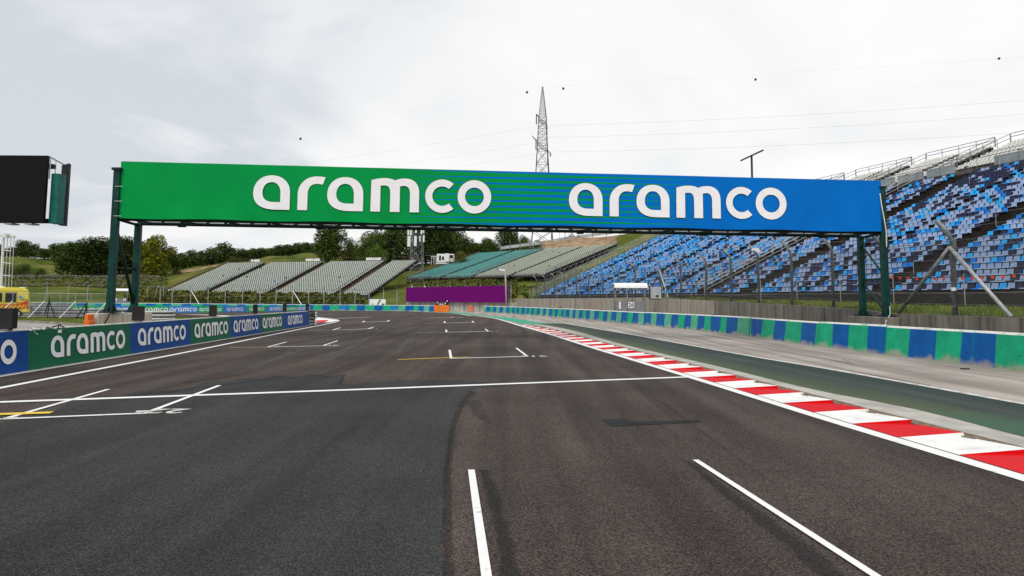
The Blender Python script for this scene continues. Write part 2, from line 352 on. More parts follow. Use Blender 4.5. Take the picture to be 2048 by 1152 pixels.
CP = []
def cp(px, py, Y): p = P(px, py, Y); CP.append((p.x, p.y, p.z))
for p in WALL: CP.append((p[0] + 1.2, p[1], p[2] - .03))
for s in range(-30, 92, 8):
    for n in (0, 6, 12, 18, 24, 30, 38): p = blue_pt(s, n); CP.append((p.x, p.y, p.z - 1.45 - (.5 if n > 2 else 0)))
    p = blue_pt(s, 46); CP.append((p.x, p.y, p.z - 4)); p = blue_pt(s, 75); CP.append((p.x, p.y, p.z - 20))
for s in (-30, -24, -12): p = blue_pt(s, -6); CP.append((p.x, p.y, 1.25))
for s in range(-44, 24, 8):
    for n in (-1, 6, 12, 18, 24): p = left_pt(s, n); CP.append((p.x, p.y, p.z - 1.1))
for s in range(-26, 26, 6):
    for n in (0, 6, 12, 18, 25): p = right_pt(s, n); CP.append((p.x, p.y, p.z - (1.4 if n else 1.7)))
for x, y, Y in ((620, 507, 262), (560, 513, 255), (480, 524, 245), (415, 533, 235), (345, 546, 226), (290, 548, 222), (110, 548, 225), (60, 530, 250), (0, 514, 275), (-120, 505, 280), (0, 520, 420), (300, 515, 420), (620, 500, 420),
                (0, 556, 198), (150, 556, 195), (300, 556, 195), (0, 574, 170), (150, 575, 168), (300, 577, 166), (-150, 570, 170), (0, 590, 145), (150, 590, 145), (290, 592, 145), (60, 603, 129), (180, 603, 129), (280, 603, 129),
                (340, 604, 131), (420, 606, 130), (520, 606, 130), (640, 606, 130), (740, 607, 130), (800, 607, 130), (900, 603, 127), (1000, 602, 128),
                (760, 592, 146), (790, 574, 156), (800, 568, 166), (788, 548, 178), (806, 545, 192), (835, 541, 188), (880, 529, 195), (860, 527, 200), (930, 510, 215), (900, 575, 148), (1000, 577, 146), (840, 590, 140), (960, 590, 138),
                (1095, 496, 196), (1150, 486, 192), (1200, 478, 190), (1260, 468, 190), (1330, 455, 192), (1400, 445, 190), (1095, 505, 190), (1150, 501, 187), (1200, 497, 184), (1240, 492, 180),
                (1130, 590, 128), (1250, 520, 150), (1200, 540, 142), (1300, 492, 165), (1320, 478, 172), (1060, 590, 132), (1050, 575, 140)):
    cp(x, y, Y)
CPA = np.array(CP)
def height(x, y):
    x = np.asarray(x, float); y = np.asarray(y, float); sh = x.shape; x = x.ravel(); y = y.ravel()
    e = np.array(EDGE); a = e[:-1]; b = e[1:]; best = np.full(x.shape, 1e9); sg = np.zeros(x.shape)
    for i in range(len(a)):
        d = b[i] - a[i]; L = np.hypot(*d); t = np.clip(((x - a[i, 0]) * d[0] + (y - a[i, 1]) * d[1]) / L**2, 0, 1)
        dx = x - (a[i, 0] + t * d[0]); dy = y - (a[i, 1] + t * d[1]); q = np.hypot(dx, dy); c = (d[0] * dy - d[1] * dx) / L
        w = q < best - 1e-9; best = np.where(w, q, best); sg = np.where(w, c, sg)
    sd_ = np.where(sg > 0, best, -best)
    num = np.zeros(x.shape); den = np.zeros(x.shape)
    for px_, py_, pz_ in CPA:
        w = 1.0 / (((x - px_)**2 + (y - py_)**2) + 4.0)**1.9; num += w * pz_; den += w
    h = num / den
    # the ground stays below the decks of the distant stands
    for F_, D_, N_, z0_, k_, sa, sb, nn in ((RF, RD, RN, 7.55, .318, -30, 27, 26), (LF, LD, LN, 2.75, .38, -44, 20, 24), (BF, BD, BN, 2.35, .47, -20, 92, 29)):
        u = x - F_.x; v = y - F_.y; s_ = u * D_.x + v * D_.y; n_ = u * N_.x + v * N_.y
        cap = np.where(n_ >= 0, z0_ + k_ * n_ - 1.1, z0_ - 1.1 + n_ * (.13 if z0_ > 5 else .0)); inside = (s_ > sa) & (s_ < sb) & (n_ > (-30 if z0_ > 5 else -2)) & (n_ < nn)
        h = np.where(inside, np.minimum(h, cap), h)
    k = np.clip(sd_ / np.where(y < 118, 1.0, 5.0), 0, 1); k = k * k * (3 - 2 * k)
    return (-.03 + (h + .03) * k).reshape(sh)
def hz(x, y): return float(height(np.array([x]), np.array([y]))[0])
def grid_mesh(name, x0, x1, y0, y1, st):
    xs = np.arange(x0, x1 + .01, st); ys = np.arange(y0, y1 + .01, st); X, Y = np.meshgrid(xs, ys); Z = height(X, Y)
    Z += np.where(Z > .4, (np.sin(X * .37 + np.sin(Y * .21) * 2) * np.cos(Y * .29)) * .12, 0)
    v = np.stack([X, Y, Z], -1).reshape(-1, 3); ny, nx = X.shape
    i = np.arange(ny * nx).reshape(ny, nx); f = np.stack([i[:-1, :-1], i[:-1, 1:], i[1:, 1:], i[1:, :-1]], -1).reshape(-1, 4)
    return v, f, xs, ys
v1, f1, _, _ = grid_mesh('t', -300, 120, -6, 434, 2.0)
# skirt out to the horizon
me = bpy.data.meshes.new('ground')
R = 3000.0; x0, x1, y0, y1 = -300, 120, -6, 434
nx = int((x1 - x0) / 2) + 1; ny = int((y1 - y0) / 2) + 1
vv = v1.tolist(); ff = f1.tolist()
def rim(idx, fx):
    base = len(vv)
    for k, i in enumerate(idx): vv.append(fx(vv[i]))
    for k in range(len(idx) - 1): ff.append([idx[k], base + k, base + k + 1, idx[k + 1]])
rim([i for i in range(nx)], lambda p: [p[0] * 8, -1500, -.05])
rim([(ny - 1) * nx + i for i in range(nx)][::-1], lambda p: [p[0] * 9, R, 6.0])
rim([j * nx for j in range(ny)][::-1], lambda p: [-R, p[1] * 7, 4.0])
rim([j * nx + nx - 1 for j in range(ny)], lambda p: [R, p[1] * 7, -2.0])
me.from_pydata(vv, [], ff); me.materials.append(GRASS)
me.polygons.foreach_set('use_smooth', [True] * len(me.polygons)); me.update()
ground = bpy.data.objects.new('ground', me); COL.objects.link(ground); tag(ground, 'grassy ground and banks around the race track', None, None, 'structure')

# ------------------------------------------------------------------ flat sheets
def sheet(name, pts, z, m_, label=None):
    mb = MB(); mb.poly([(p[0], p[1], z) for p in pts]); o = struct(name, mb, m_)
    if label: o['label'] = label
    return o
def gp(pts, z=0.0): return [tuple(G(x, y, z))[:2] for x, y in pts]
def catmull(pts, n=8):
    pts = [Vector(p) for p in pts]; q = [pts[0] * 2 - pts[1]] + pts + [pts[-1] * 2 - pts[-2]]; r = []
    for i in range(1, len(q) - 2):
        for k in range(n):
            t = k / n; r.append(.5 * ((2 * q[i]) + (-q[i-1] + q[i+1]) * t + (2*q[i-1] - 5*q[i] + 4*q[i+1] - q[i+2]) * t*t + (-q[i-1] + 3*q[i] - 3*q[i+1] + q[i+2]) * t**3))
    r.append(pts[-1]); return r
def ribbon(mb, A, B, z, mi=0):
    for i in range(len(A) - 1): mb.quad((A[i][0], A[i][1], z), (A[i+1][0], A[i+1][1], z), (B[i+1][0], B[i+1][1], z), (B[i][0], B[i][1], z), mi)
def offs(pl, d):
    r = []
    for i, p in enumerate(pl):
        a = pl[max(i-1, 0)]; b = pl[min(i+1, len(pl)-1)]; t = Vector((b[0]-a[0], b[1]-a[1])).normalized(); r.append(Vector((p[0] + t.y * d, p[1] - t.x * d)))
    return r
# curves taken from the photograph, near to far (x, y on the ground)
R_in = gp([(2048, 952), (1660, 837), (1380.6, 752), (1200, 698.5), (1161, 686.5), (1095, 666), (1043, 651.5), (999, 638.5), (975, 634.2), (955, 632), (940, 631.2), (911, 627), (853, 624), (794, 621.9), (736, 620.9), (677, 620), (620, 620)])
R_in = [tuple(Vector(R_in[0]) + (Vector(R_in[0]) - Vector(R_in[1])).normalized() * 9)] + R_in
R_in = catmull([Vector((p[0], p[1])) for p in R_in], 6)
def bar_curve(pts, ext=14):
    g = [Vector(p) for p in gp(pts)]; g = [g[0] + (g[0] - g[1]).normalized() * ext] + g; return catmull(g, 6)
BAR_R = bar_curve([(2048, 745), (1883, 722), (1712, 702), (1620, 691), (1471, 669), (1340, 655), (1240, 646), (1161, 638.5), (1102, 633.2), (1014, 627), (945, 624)])
# runoff: everything between the track edge and the walls (laid as one pale sheet under the rest)
run = [(p.x, p.y) for p in R_in if p.y > -5]
outer = [(19.5, -8)] + [(18.6, 5), (17.6, 23.5), (16.9, 31), (16.3, 37.6), (15.2, 48.4), (13.1, 69), (11.9, 81), (9.5, 91), (6.5, 101), (3.5, 111), (.3, 119.9), (-6, 121.5), (-13, 121.5), (-30, 124.5), (-75, 124)]
mb = MB()
def resample(pl, n):
    pl = [Vector((p[0], p[1])) for p in pl]; L = [0]
    for i in range(1, len(pl)): L.append(L[-1] + (pl[i] - pl[i-1]).length)
    r = []; j = 0
    for k in range(n):
        t = L[-1] * k / (n - 1)
        while j < len(L) - 2 and L[j+1] < t: j += 1
        r.append(pl[j].lerp(pl[j+1], (t - L[j]) / max(1e-6, L[j+1] - L[j])))
    return r
A = resample(run, 90); B = resample(outer, 90)
for i in range(89): mb.quad((A[i].x - .4, A[i].y, 0), (B[i].x, B[i].y, 0), (B[i+1].x, B[i+1].y, 0), (A[i+1].x - .4, A[i+1].y, 0))
struct('runoff_road', mb, A_RUN)['label'] = 'pale tarmac runoff between green strip and striped barrier'
# track
LBASE = [Vector(p) for p in gp([(0, 752), (70, 740), (270, 707.5), (388, 688.5), (467, 675.5), (526, 666), (571, 658.7), (622, 650.5)])]
ldir = (LBASE[-1] - LBASE[0]).normalized(); L0 = LBASE[0] - ldir * 9; LE = LBASE[-1]
ln = Vector((ldir.y, -ldir.x))       # towards the track
def LB(px):     # point on the left barrier line under picture column px (near base)
    k = (px - 1024.0) / F
    a, b = LBASE[0], LE
    t = (k * a.y - a.x) / ((b.x - a.x) - k * (b.y - a.y)); return a + (b - a) * t
tl = gp([(655, 639.5), (640, 636.5), (560, 634.6), (430, 634.5), (333, 633), (200, 636)])
farL = gp([(150, 627.5), (300, 626.6), (450, 626.2), (540, 624)])
track = [(p.x, p.y) for p in R_in] + [(-70, 123), (-95, 110)] + farL[:0]
track += [tuple(p) for p in (gp([(120, 634)])[0],)] + tl[::-1] + [tuple(LE + ldir * 1.5 + ln * 1.5), tuple(LE), tuple(L0)]
sheet('race_track', [(L0.x, L0.y)] + [(p.x, p.y) for p in R_in] + [(-75, 122), (-90, 105), gp([(140, 636.5)])[0]] + [tuple(q) for q in tl[::-1][1:]] + [tuple(LE + ldir * 1.2 - ln * .2)], .006, A_BROWN, 'dark brown tarmac of the race track')
# bluish newer asphalt, near left
gpoly = [(890, 1160), (886, 1080), (891, 1000), (894, 930), (900, 880), (905, 850), (914, 820), (925, 795), (935, 783), (960, 775), (1005, 772), (985, 765.5), (900, 762), (800, 761), (700, 768), (678, 770), (688, 749), (670, 752), (620, 750), (590, 755), (547, 752), (520, 758), (479, 757.5), (450, 765), (420, 762), (370, 780), (290, 782), (240, 792), (200, 790), (137, 806), (110, 822), (40, 836), (-60, 862), (-500, 960), (-900, 1160)]
GPOLY = gp(gpoly, .01)
mb = MB(); jit = []
for i, p in enumerate(GPOLY):
    q = GPOLY[(i + 1) % len(GPOLY)]; d = Vector(q) - Vector(p); k = max(1, int(d.length / .12)) if i < 32 and d.length < 6 else 1
    for j in range(k): t = j / k; jit.append((p[0] + d.x * t + (rnd.uniform(-.018, .018) if k > 1 else 0), p[1] + d.y * t + (rnd.uniform(-.03, .03) if k > 1 else 0)))
mb.poly([(p[0], p[1], .010) for p in jit]); struct('race_track_patch', mb, A_GREY)['label'] = 'newer bluish grey tarmac in the left foreground'
# tar seams and repairs
mb = MB()
def seam(pts, w, z=.0135, jitter=.25):
    g = [Vector(p) for p in gp(pts, z)]; g = catmull(g, 10); w0 = [w * (1 + rnd.uniform(-jitter, jitter)) for _ in g]
    A_ = [p - Vector((w0[i] / 2, 0)) for i, p in enumerate(g)]; B_ = [p + Vector((w0[i] / 2, 0)) for i, p in enumerate(g)]; ribbon(mb, A_, B_, z)
def hseam(pts, w, z=.0135):
    g = catmull([Vector(p) for p in gp(pts, z)], 12); A_ = []; B_ = []
    for p in g: a = w * rnd.uniform(.5, 1.3); A_.append(p - Vector((0, a / 2))); B_.append(p + Vector((0, a / 2)))
    ribbon(mb, A_, B_, z)
hseam([(688, 749), (670, 752), (620, 750), (590, 755), (547, 752), (520, 758), (479, 757.5), (450, 765)], .08)
hseam([(1040, 770), (985, 765.5), (900, 762), (800, 761), (690, 768)], .04)
seam([(688, 749), (680, 768)], .06)
struct('tar_seam', mb, A_DARK)['label'] = 'black tar seams where the two tarmacs meet'
mb = MB()
for pl in ([(1203, 838), (1250, 837), (1258, 843.5), (1330, 841.5), (1395, 839), (1404, 843.5), (1325, 848), (1265, 850), (1240, 852.5), (1222, 852)],):
    mb.poly([(p[0], p[1], .012) for p in gp(pl, .012)])
struct('tarmac_repair', mb, A_DARK)['label'] = 'small dark patch of repaired tarmac'
def band_mat(name, col, strength=1.0, core=None):
    # grains of dark rubber, dense in the middle of the band and thinning out at its sides
    mt = bpy.data.materials.new(name); mt.use_nodes = True; t = mt.node_tree; p = t.nodes['Principled BSDF']; p.inputs['Roughness'].default_value = .75; p.inputs['Specular IOR Level'].default_value = .1
    uv = N(t, 'ShaderNodeUVMap'); sp = N(t, 'ShaderNodeSeparateXYZ'); t.links.new(uv.outputs[0], sp.inputs[0]); g = N(t, 'ShaderNodeNewGeometry')
    def nz(s_, d_=2):
        n = N(t, 'ShaderNodeTexNoise'); n.inputs['Scale'].default_value = s_; n.inputs['Detail'].default_value = d_; t.links.new(g.outputs['Position'], n.inputs['Vector']); return n.outputs[0]
    x = M(t, 'ABSOLUTE', M(t, 'SUBTRACT', M(t, 'MULTIPLY', sp.outputs[0], 2.0), 1.0)); prof = M(t, 'SUBTRACT', 1.0, M(t, 'POWER', x, 1.6))
    prof = M(t, 'ADD', prof, M(t, 'MULTIPLY', M(t, 'SUBTRACT', nz(3.5, 3), .5), 1.1))
    al = M(t, 'MULTIPLY', M(t, 'MULTIPLY', M(t, 'SUBTRACT', M(t, 'ADD', M(t, 'MULTIPLY', prof, .55), .30), nz(60)), 5.0, clamp=True), strength)
    t.links.new(al, p.inputs['Alpha']); p.inputs['Base Color'].default_value = (*col, 1)
    return mt
def ribbon_uv(name, A_, B_, z, m_, label, nx=1):
    vs = []; uv = []; fs = []
    for i in range(len(A_)):
        for k in range(nx + 1): t = k / nx; vs.append((lerp(A_[i][0], B_[i][0], t), lerp(A_[i][1], B_[i][1], t), z)); uv.append((t, i / len(A_)))
    for i in range(len(A_) - 1):
        for k in range(nx): a = i * (nx + 1) + k; fs.append((a, a + 1, a + nx + 2, a + nx + 1))
    me = bpy.data.meshes.new(name); me.from_pydata(vs, [], fs); ul = me.uv_layers.new(name='UVMap')
    for l in me.loops: ul.data[l.index].uv = uv[l.vertex_index]
    me.materials.append(m_); o = bpy.data.objects.new(name, me); COL.objects.link(o); o['kind'] = 'structure'; o['label'] = label; return o
RUBM = band_mat('rubber_band', (.026, .027, .028), .5); SEAMM = band_mat('seam_band', (.022, .020, .019), .40); SCRD = band_mat('faint_rubber', (.03, .03, .03), .3); SCRM = band_mat('scrub_band', (.13, .13, .13), .35)
def bandp(L_, R_, z, m_, lb, nm='tyre_mark_road'):
    A_ = resample(gp(L_, z), 40); B_ = resample(gp(R_, z), 40); ribbon_uv(nm, A_, B_, z, m_, lb, 4)
bandp([(952, 938), (964, 975), (978, 1040), (990, 1100), (996, 1160)], [(984, 940), (1002, 985), (1018, 1040), (1036, 1100), (1050, 1160)], .0125, RUBM, 'dark rubbed band right of the left foreground line')
bandp([(1364, 918), (1390, 946), (1440, 990), (1500, 1045), (1560, 1092), (1630, 1160)], [(1398, 930), (1450, 968), (1512, 1010), (1575, 1050), (1625, 1085), (1715, 1160)], .0125, RUBM, 'dark rubbed band beside the right foreground line')
bandp([(880, 1160), (877, 1080), (882, 1000), (886, 930), (893, 880), (898, 850), (909, 820), (921, 796), (932, 781)], [(916, 1160), (910, 1080), (908, 1000), (907, 930), (910, 880), (916, 850), (926, 822), (938, 802), (962, 783)], .0128, SEAMM, 'dark band where the grey and brown tarmacs meet')
0 and bandp([(930, 776), (960, 772), (1010, 770)], [(950, 800), (985, 792), (1030, 776)], .0127, RUBM, 'dark smudge at the top of the tarmac joint')
bandp([(940, 830), (925, 800)], [(990, 850), (965, 800)], .0126, SCRD, 'dark smudge right of the tarmac joint')
for q, (x0_, y0_, x1_, y1_, w0, w1) in enumerate((((250, 790, 540, 756, 20, 14), (360, 765, 500, 745, 10, 8), (640, 720, 760, 660, 14, 5), (780, 700, 840, 655, 14, 5), (480, 735, 700, 665, 16, 5), (560, 705, 690, 662, 8, 4), (0, 0, 0, 0, 0, 0))[:6])):
    bandp([(x0_, y0_), (x1_, y1_)], [(x0_ + w0 * 2, y0_ + w0 * .2), (x1_ + w1 * 2, y1_)], .0129 + q * .0002, SCRD if q < 2 else SCRM, ['dark scuffed rubber left of the second grid box', 'dark scuffed rubber above the second grid box', 'pale tyre streak in the middle of the track', 'short pale tyre streak near the yellow line', 'long pale tyre streak towards the far boxes', 'thin pale tyre streak by the left grid box', 'pale scuff between the foreground lines'][q])
def skid(pts, w, al):
    g = catmull([Vector(p) for p in gp(pts)], 6); A_ = [p - Vector((w / 2, w * .3)) for p in g]; B_ = [p + Vector((w / 2, w * .3)) for p in g]
    ribbon_uv('skid_mark_road', A_, B_, .0062, al, 'thin dark skid marks on the pale runoff', 2)
for pts in ([(1660, 707), (1690, 711), (1722, 716)], [(1686, 718), (1697, 724), (1706, 731)], [(1702, 719), (1716, 722), (1732, 725)], [(1795, 740), (1812, 743), (1824, 744)], [(1500, 690), (1600, 708), (1700, 727)], [(1400, 668), (1520, 690), (1640, 712)], [(1560, 712), (1700, 741), (1860, 772)]):
    skid(pts, .10 if pts[-1][0] - pts[0][0] < 80 else .22, SCRD)
# green strips, concrete strip, lines
def ext0(g, d=9.0):
    a, q = Vector(g[0]), Vector(g[1]); return [tuple(a + (a - q).normalized() * d)] + list(g)
def inner_at(px, py): return Vector(gp([(px, py)])[0])
CO = catmull([Vector(p) for p in ext0(gp([(2400, 965), (2048, 875), (1829, 818.5), (1620, 777.8), (1425.7, 730.6), (1240, 687.5), (1161, 665), (1100, 652), (1058, 646.4)]))], 8)
KO = catmull([Vector(p) for p in ext0(gp([(2300, 970), (1940, 881), (1755, 830.5), (1626, 797), (1487, 762), (1349, 725.5), (1213.5, 688.5), (1150, 669), (1100, 656), (1060, 647.5), (1020, 643)]))], 8)
GO = catmull([Vector(p) for p in ext0(gp([(2400, 874), (2048, 810), (1660, 740), (1516, 716), (1380.6, 691.5), (1240, 666), (1127.5, 647)]))], 8)
n_ = 60; a = resample(KO, n_); b = resample(CO, n_); mb = MB(); ribbon(mb, a, b, .004)
struct('pale_path', mb, KERB_CON)['label'] = 'pale concrete strip behind the red and white kerb'
a = resample(CO, n_); b = resample(GO, n_)
def green_mat():
    mt = bpy.data.materials.new('worn_green_strip'); mt.use_nodes = True; t = mt.node_tree; p = t.nodes['Principled BSDF']; p.inputs['Roughness'].default_value = .8; p.inputs['Specular IOR Level'].default_value = .12
    uv = N(t, 'ShaderNodeUVMap'); sp = N(t, 'ShaderNodeSeparateXYZ'); t.links.new(uv.outputs[0], sp.inputs[0]); g = N(t, 'ShaderNodeNewGeometry')
    def nz(s_, d_=3, st=(1, 1, 1)):
        mp = N(t, 'ShaderNodeMapping'); mp.inputs['Scale'].default_value = st; t.links.new(g.outputs['Position'], mp.inputs[0])
        n = N(t, 'ShaderNodeTexNoise'); n.inputs['Scale'].default_value = s_; n.inputs['Detail'].default_value = d_; t.links.new(mp.outputs[0], n.inputs['Vector']); return n.outputs[0]
    x = M(t, 'ADD', sp.outputs[0], M(t, 'MULTIPLY', M(t, 'SUBTRACT', nz(1.0, 5, (2.2, .10, 1)), .5), .55))
    r = N(t, 'ShaderNodeValToRGB'); els = ((.0, (.085, .105, .060)), (.16, (.066, .088, .052)), (.34, (.052, .066, .050)), (.5, (.040, .050, .046)), (.62, (.056, .068, .062)), (.8, (.030, .044, .040)), (1.0, (.026, .050, .042)))
    cr = r.color_ramp; cr.elements[0].position = 0; cr.elements[0].color = (*els[0][1], 1); cr.elements[1].position = 1; cr.elements[1].color = (*els[-1][1], 1)
    for q_, c_ in els[1:-1]: e_ = cr.elements.new(q_); e_.color = (*c_, 1)
    t.links.new(x, r.inputs[0])
    # freshly greener paint close by
    nr = N(t, 'ShaderNodeMapRange'); sp2 = N(t, 'ShaderNodeSeparateXYZ'); t.links.new(g.outputs['Position'], sp2.inputs[0]); nr.inputs[1].default_value = 12.6; nr.inputs[2].default_value = 11.0
    t.links.new(M(t, 'ADD', sp2.outputs[1], M(t, 'MULTIPLY', nz(2, 4), 2.0)), nr.inputs[0])
    in_ = N(t, 'ShaderNodeMapRange'); in_.inputs[1].default_value = .62; in_.inputs[2].default_value = .30; t.links.new(x, in_.inputs[0])
    mx = N(t, 'ShaderNodeMixRGB'); mx.inputs[2].default_value = (.050, .108, .068, 1); t.links.new(r.outputs[0], mx.inputs[1]); t.links.new(M(t, 'MULTIPLY', nr.outputs[0], M(t, 'MULTIPLY', in_.outputs[0], .85)), mx.inputs[0])
    k = N(t, 'ShaderNodeMapRange'); k.inputs[1].default_value = .3; k.inputs[2].default_value = .7; k.inputs[3].default_value = .72; k.inputs[4].default_value = 1.28; t.links.new(nz(45, 2), k.inputs[0])
    vm = N(t, 'ShaderNodeVectorMath', operation='SCALE'); t.links.new(mx.outputs[0], vm.inputs[0]); t.links.new(k.outputs[0], vm.inputs['Scale']); t.links.new(vm.outputs[0], p.inputs['Base Color']); return mt
ribbon_uv('green_road', a, b, .007, green_mat(), 'worn dark green painted strip beside the kerb', 6)
mb = MB(); ribbon(mb, resample(offs(GO, -.0), n_), resample(offs(GO, .17), n_), .010)
struct('white_edge_line', mb, PAINT_W2)['label'] = 'thin white line along the outside of green strip'
mb = MB()
ge = gp([(1127, 647), (1087.6, 646), (1065.5, 643), (1022.7, 635.8), (984, 632.8), (955, 629.5), (930, 625.8), (900, 623.6), (850, 621.8), (780, 620.5), (700, 619.6), (640, 619.2)])
gi = gp([(1061, 647.6), (1040, 646.6), (1022, 643), (999, 637.7), (975, 633.5), (955, 631.2), (930, 629), (900, 625.8), (850, 623.4), (780, 621.2), (700, 620.2), (640, 619.9)])
ribbon(mb, [Vector(p) for p in ge], [Vector(p) for p in gi], .009)
mb.poly([(p[0], p[1], .0085) for p in gp([(1058, 646.6), (1127, 646.8), (1160, 655), (1110, 654)])][:0] or [(p[0], p[1], .0085) for p in gp([(1050, 646.8), (1090, 646.2), (1066, 649)])])
struct('green_strip_road', mb, GREEN_BRT)['label'] = 'bright green painted strip at far track edge'
mb = MB()
edge_in = [p for p in R_in]; ribbon(mb, edge_in, offs(edge_in, -.215), .012)
# left white line
LW = catmull([Vector(p) for p in gp([(-420, 863), (0, 777), (342, 711), (444.6, 690.3), (600, 658.7), (635, 652), (660, 646.8), (674, 643), (677, 641.3), (668, 638.2), (652, 635.8), (632, 634)])], 8)
ribbon(mb, offs(LW, .08), offs(LW, -.08), .012)
LB0 = [L0 + ln * .03, LE + ln * .03]; ribbon(mb, LB0, [L0 + ln * .22, LE + ln * .10], .0125)
def line(x0, y0, x1, y1, th, m_=None, z=.0145):
    """painted line given by its centre in the picture; th = picture thickness at the first end"""
    a, b = Vector(G(x0, y0, z)), Vector(G(x1, y1, z)); d = (b - a).normalized(); w = .5 * th; nrm = Vector((-d.y, d.x, 0))
    return [a - nrm * w, b - nrm * w, b + nrm * w, a + nrm * w]
white = mb; yellow = MB(); faded = MB(); worn = MB()
def L(mb_, x0, y0, x1, y1, w, z=.0165): mb_.add(line(x0, y0, x1, y1, w, z=z), [(0, 1, 2, 3)])
L(white, -300, 818, 0, 803.8, .20); L(white, 0, 803.8, 700, 779.4, .20); L(white, 700, 779.4, 1372, 753.8, .20)
L(white, -40, 839.5, 291, 826.0, .10, .019); L(white, 288, 827, 439, 770.5, .085, .019); L(white, 6, 838, 217, 778.3, .085, .019)
L(yellow, -60, 830, 104, 824.5, .19, .0215); L(worn, 272, 823, 308, 821.5, .16, .021); L(worn, 6, 836.5, 36, 834.5, .12, .021)
L(white, 900, 716.8, 1057, 712.6, .13); L(white, 899.2, 699.8, 902.2, 716.5, .08); L(white, 1032.7, 696, 1054, 712, .08)
L(yellow, 796, 719, 938, 713.9, .12, .0215); L(worn, 1045, 711.6, 1054, 711.2, .2, .021); L(worn, 905, 716, 912, 715.6, .2, .021)
L(faded, 835, 665.7, 893, 664.6, .16); L(white, 893, 664.5, 976.6, 662.6, .18); L(white, 892, 659.2, 893.4, 664.5, .10); L(white, 970.3, 657.9, 976.4, 662.6, .10)
L(faded, 849.5, 646.7, 889, 646, .22); L(white, 889, 646, 948, 644.8, .24); L(white, 889, 642.6, 889.5, 646, .12); L(white, 944.5, 641.8, 947.5, 644.8, .12)
L(faded, 841, 636.6, 860, 636, .3); L(worn, 860, 636, 923, 634.4, .32); L(worn, 901, 633.8, 906, 634.8, .2)
L(faded, 458, 695.6, 535, 694.2, .14); L(white, 535, 694.1, 646, 691.4, .13); L(white, 536, 693.6, 573, 683.8, .08); L(white, 646, 691, 675.5, 681.3, .08); L(worn, 548, 692.4, 560, 691.8, .14, .021)
L(faded, 618, 660.6, 665.6, 659.8, .18); L(white, 665.6, 659.8, 737, 657.6, .18); L(white, 666, 659.6, 680.9, 655.2, .10); L(white, 736, 657.6, 747.7, 653.6, .10)
L(faded, 691.4, 644.8, 725.4, 644.2, .24); L(white, 725.4, 644.2, 775, 642.8, .26); L(white, 725, 644.2, 729, 642, .14); L(white, 774.6, 642.7, 778.7, 640.6, .14)
L(worn, 672.7, 637, 700, 635.8, .34); L(worn, 700, 635.6, 742, 634.2, .34); L(faded, 640, 628.4, 672, 627.8, .3); L(worn, 775, 627.9, 800, 628.2, .25); L(faded, 800, 628.1, 828, 627.2, .25); L(faded, 642, 623.6, 670, 623.4, .4)
L(white, 942.6, 939, 973.8, 1155, .066, .019); L(white, 1391, 919.2, 1756, 1154, .066, .019)
for mb_, nm, m_, lb in ((white, 'white_lines', PAINT_W, 'white start line, edge lines and grid box lines'), (yellow, 'yellow_lines', PAINT_Y, 'short yellow marker lines across the grid boxes'), (faded, 'faded_lines', PAINT_P, 'faded pinkish ends of the grid lines'), (worn, 'worn_lines', PAINT_W2, 'worn white paint spots on the track')):
    o = struct('road_markings_' + nm, mb_, m_); o['label'] = lb
def num(txt, px, py, h, wdir=(1, 0.05)):
    p = G(px, py, .0165); cu = put_text(txt, p, (-wdir[0], -wdir[1], 0), h, None, PAINT_W2, (0, 0, 1), name='road_markings_number', lift=0.002)
    cu['kind'] = 'structure'
num('22', 334, 821.6, .42); num('21', 1076, 712.3, .42); num('20', 664, 690.8, .42); num('19', 988, 662.4, .42); num('18', 748, 657.2, .42)

# ------------------------------------------------------------------ kerb (saw-tooth blocks)
kin = offs(R_in, .05); kin = [p for p in kin]
def near_on(pl, p): return min(pl, key=lambda q: (q - p).length)
kpts = resample([p for p in kin if p.y < 50.2 and p.y > 2], 600)
Ls = [0]
for i in range(1, len(kpts)): Ls.append(Ls[-1] + (kpts[i] - kpts[i-1]).length)
def kat(s_):
    for i in range(1, len(Ls)):
        if Ls[i] >= s_: t = (s_ - Ls[i-1]) / (Ls[i] - Ls[i-1]); p = kpts[i-1].lerp(kpts[i], t); d = (kpts[i] - kpts[i-1]).normalized(); return p, Vector((d.y, -d.x))
    return kpts[-1], Vector((1, 0))
# start phase so that a red block starts at picture (1724,849)
q = Vector(gp([(1724.5, 848)])[0]); s0 = min(range(len(kpts)), key=lambda i: (kpts[i] - q).length); s0 = Ls[s0]; step = .99
kerb = thing('kerb', 'red and white saw-tooth kerb curving along the right edge of the track', 'kerb', (kpts[0].x, kpts[0].y, 0))
red, wht, side_ = MB(), MB(), MB()
k0 = -int(s0 / step); k = k0; tot = Ls[-1]; segs = 5
while s0 + (k + 1) * step < tot:
    a_ = s0 + k * step; mb_ = wht if k % 2 == 0 else red
    mb_ = red if k % 2 == 0 else wht
    mb_ = wht if mb_ is red else red
    w = .90 * min(1.0, (tot - a_) / 9.0 + .12)
    pa, na = kat(a_); pb, nb = kat(a_ + step)
    hi_, lo_ = .055, .004
    A_ = (pa.x, pa.y, .008); B_ = (pb.x, pb.y, .008); oa = (pa.x + na.x * w, pa.y + na.y * w); obb = (pb.x + nb.x * w, pb.y + nb.y * w)
    mb_.add([A_, B_, (*oa, hi_), (*obb, lo_), (*oa, -.03), (*obb, -.03)], [(0, 2, 3, 1), (2, 4, 5, 3)])
    mb_.add([B_, (*obb, lo_), (obb[0], obb[1], hi_), (obb[0] + nb.x * .02, obb[1] + nb.y * .02, -.02)], [(0, 1, 2), (1, 3, 2)])
    k += 1
red.build('red_block', KRED, kerb); wht.build('white_block', KWHITE, kerb)
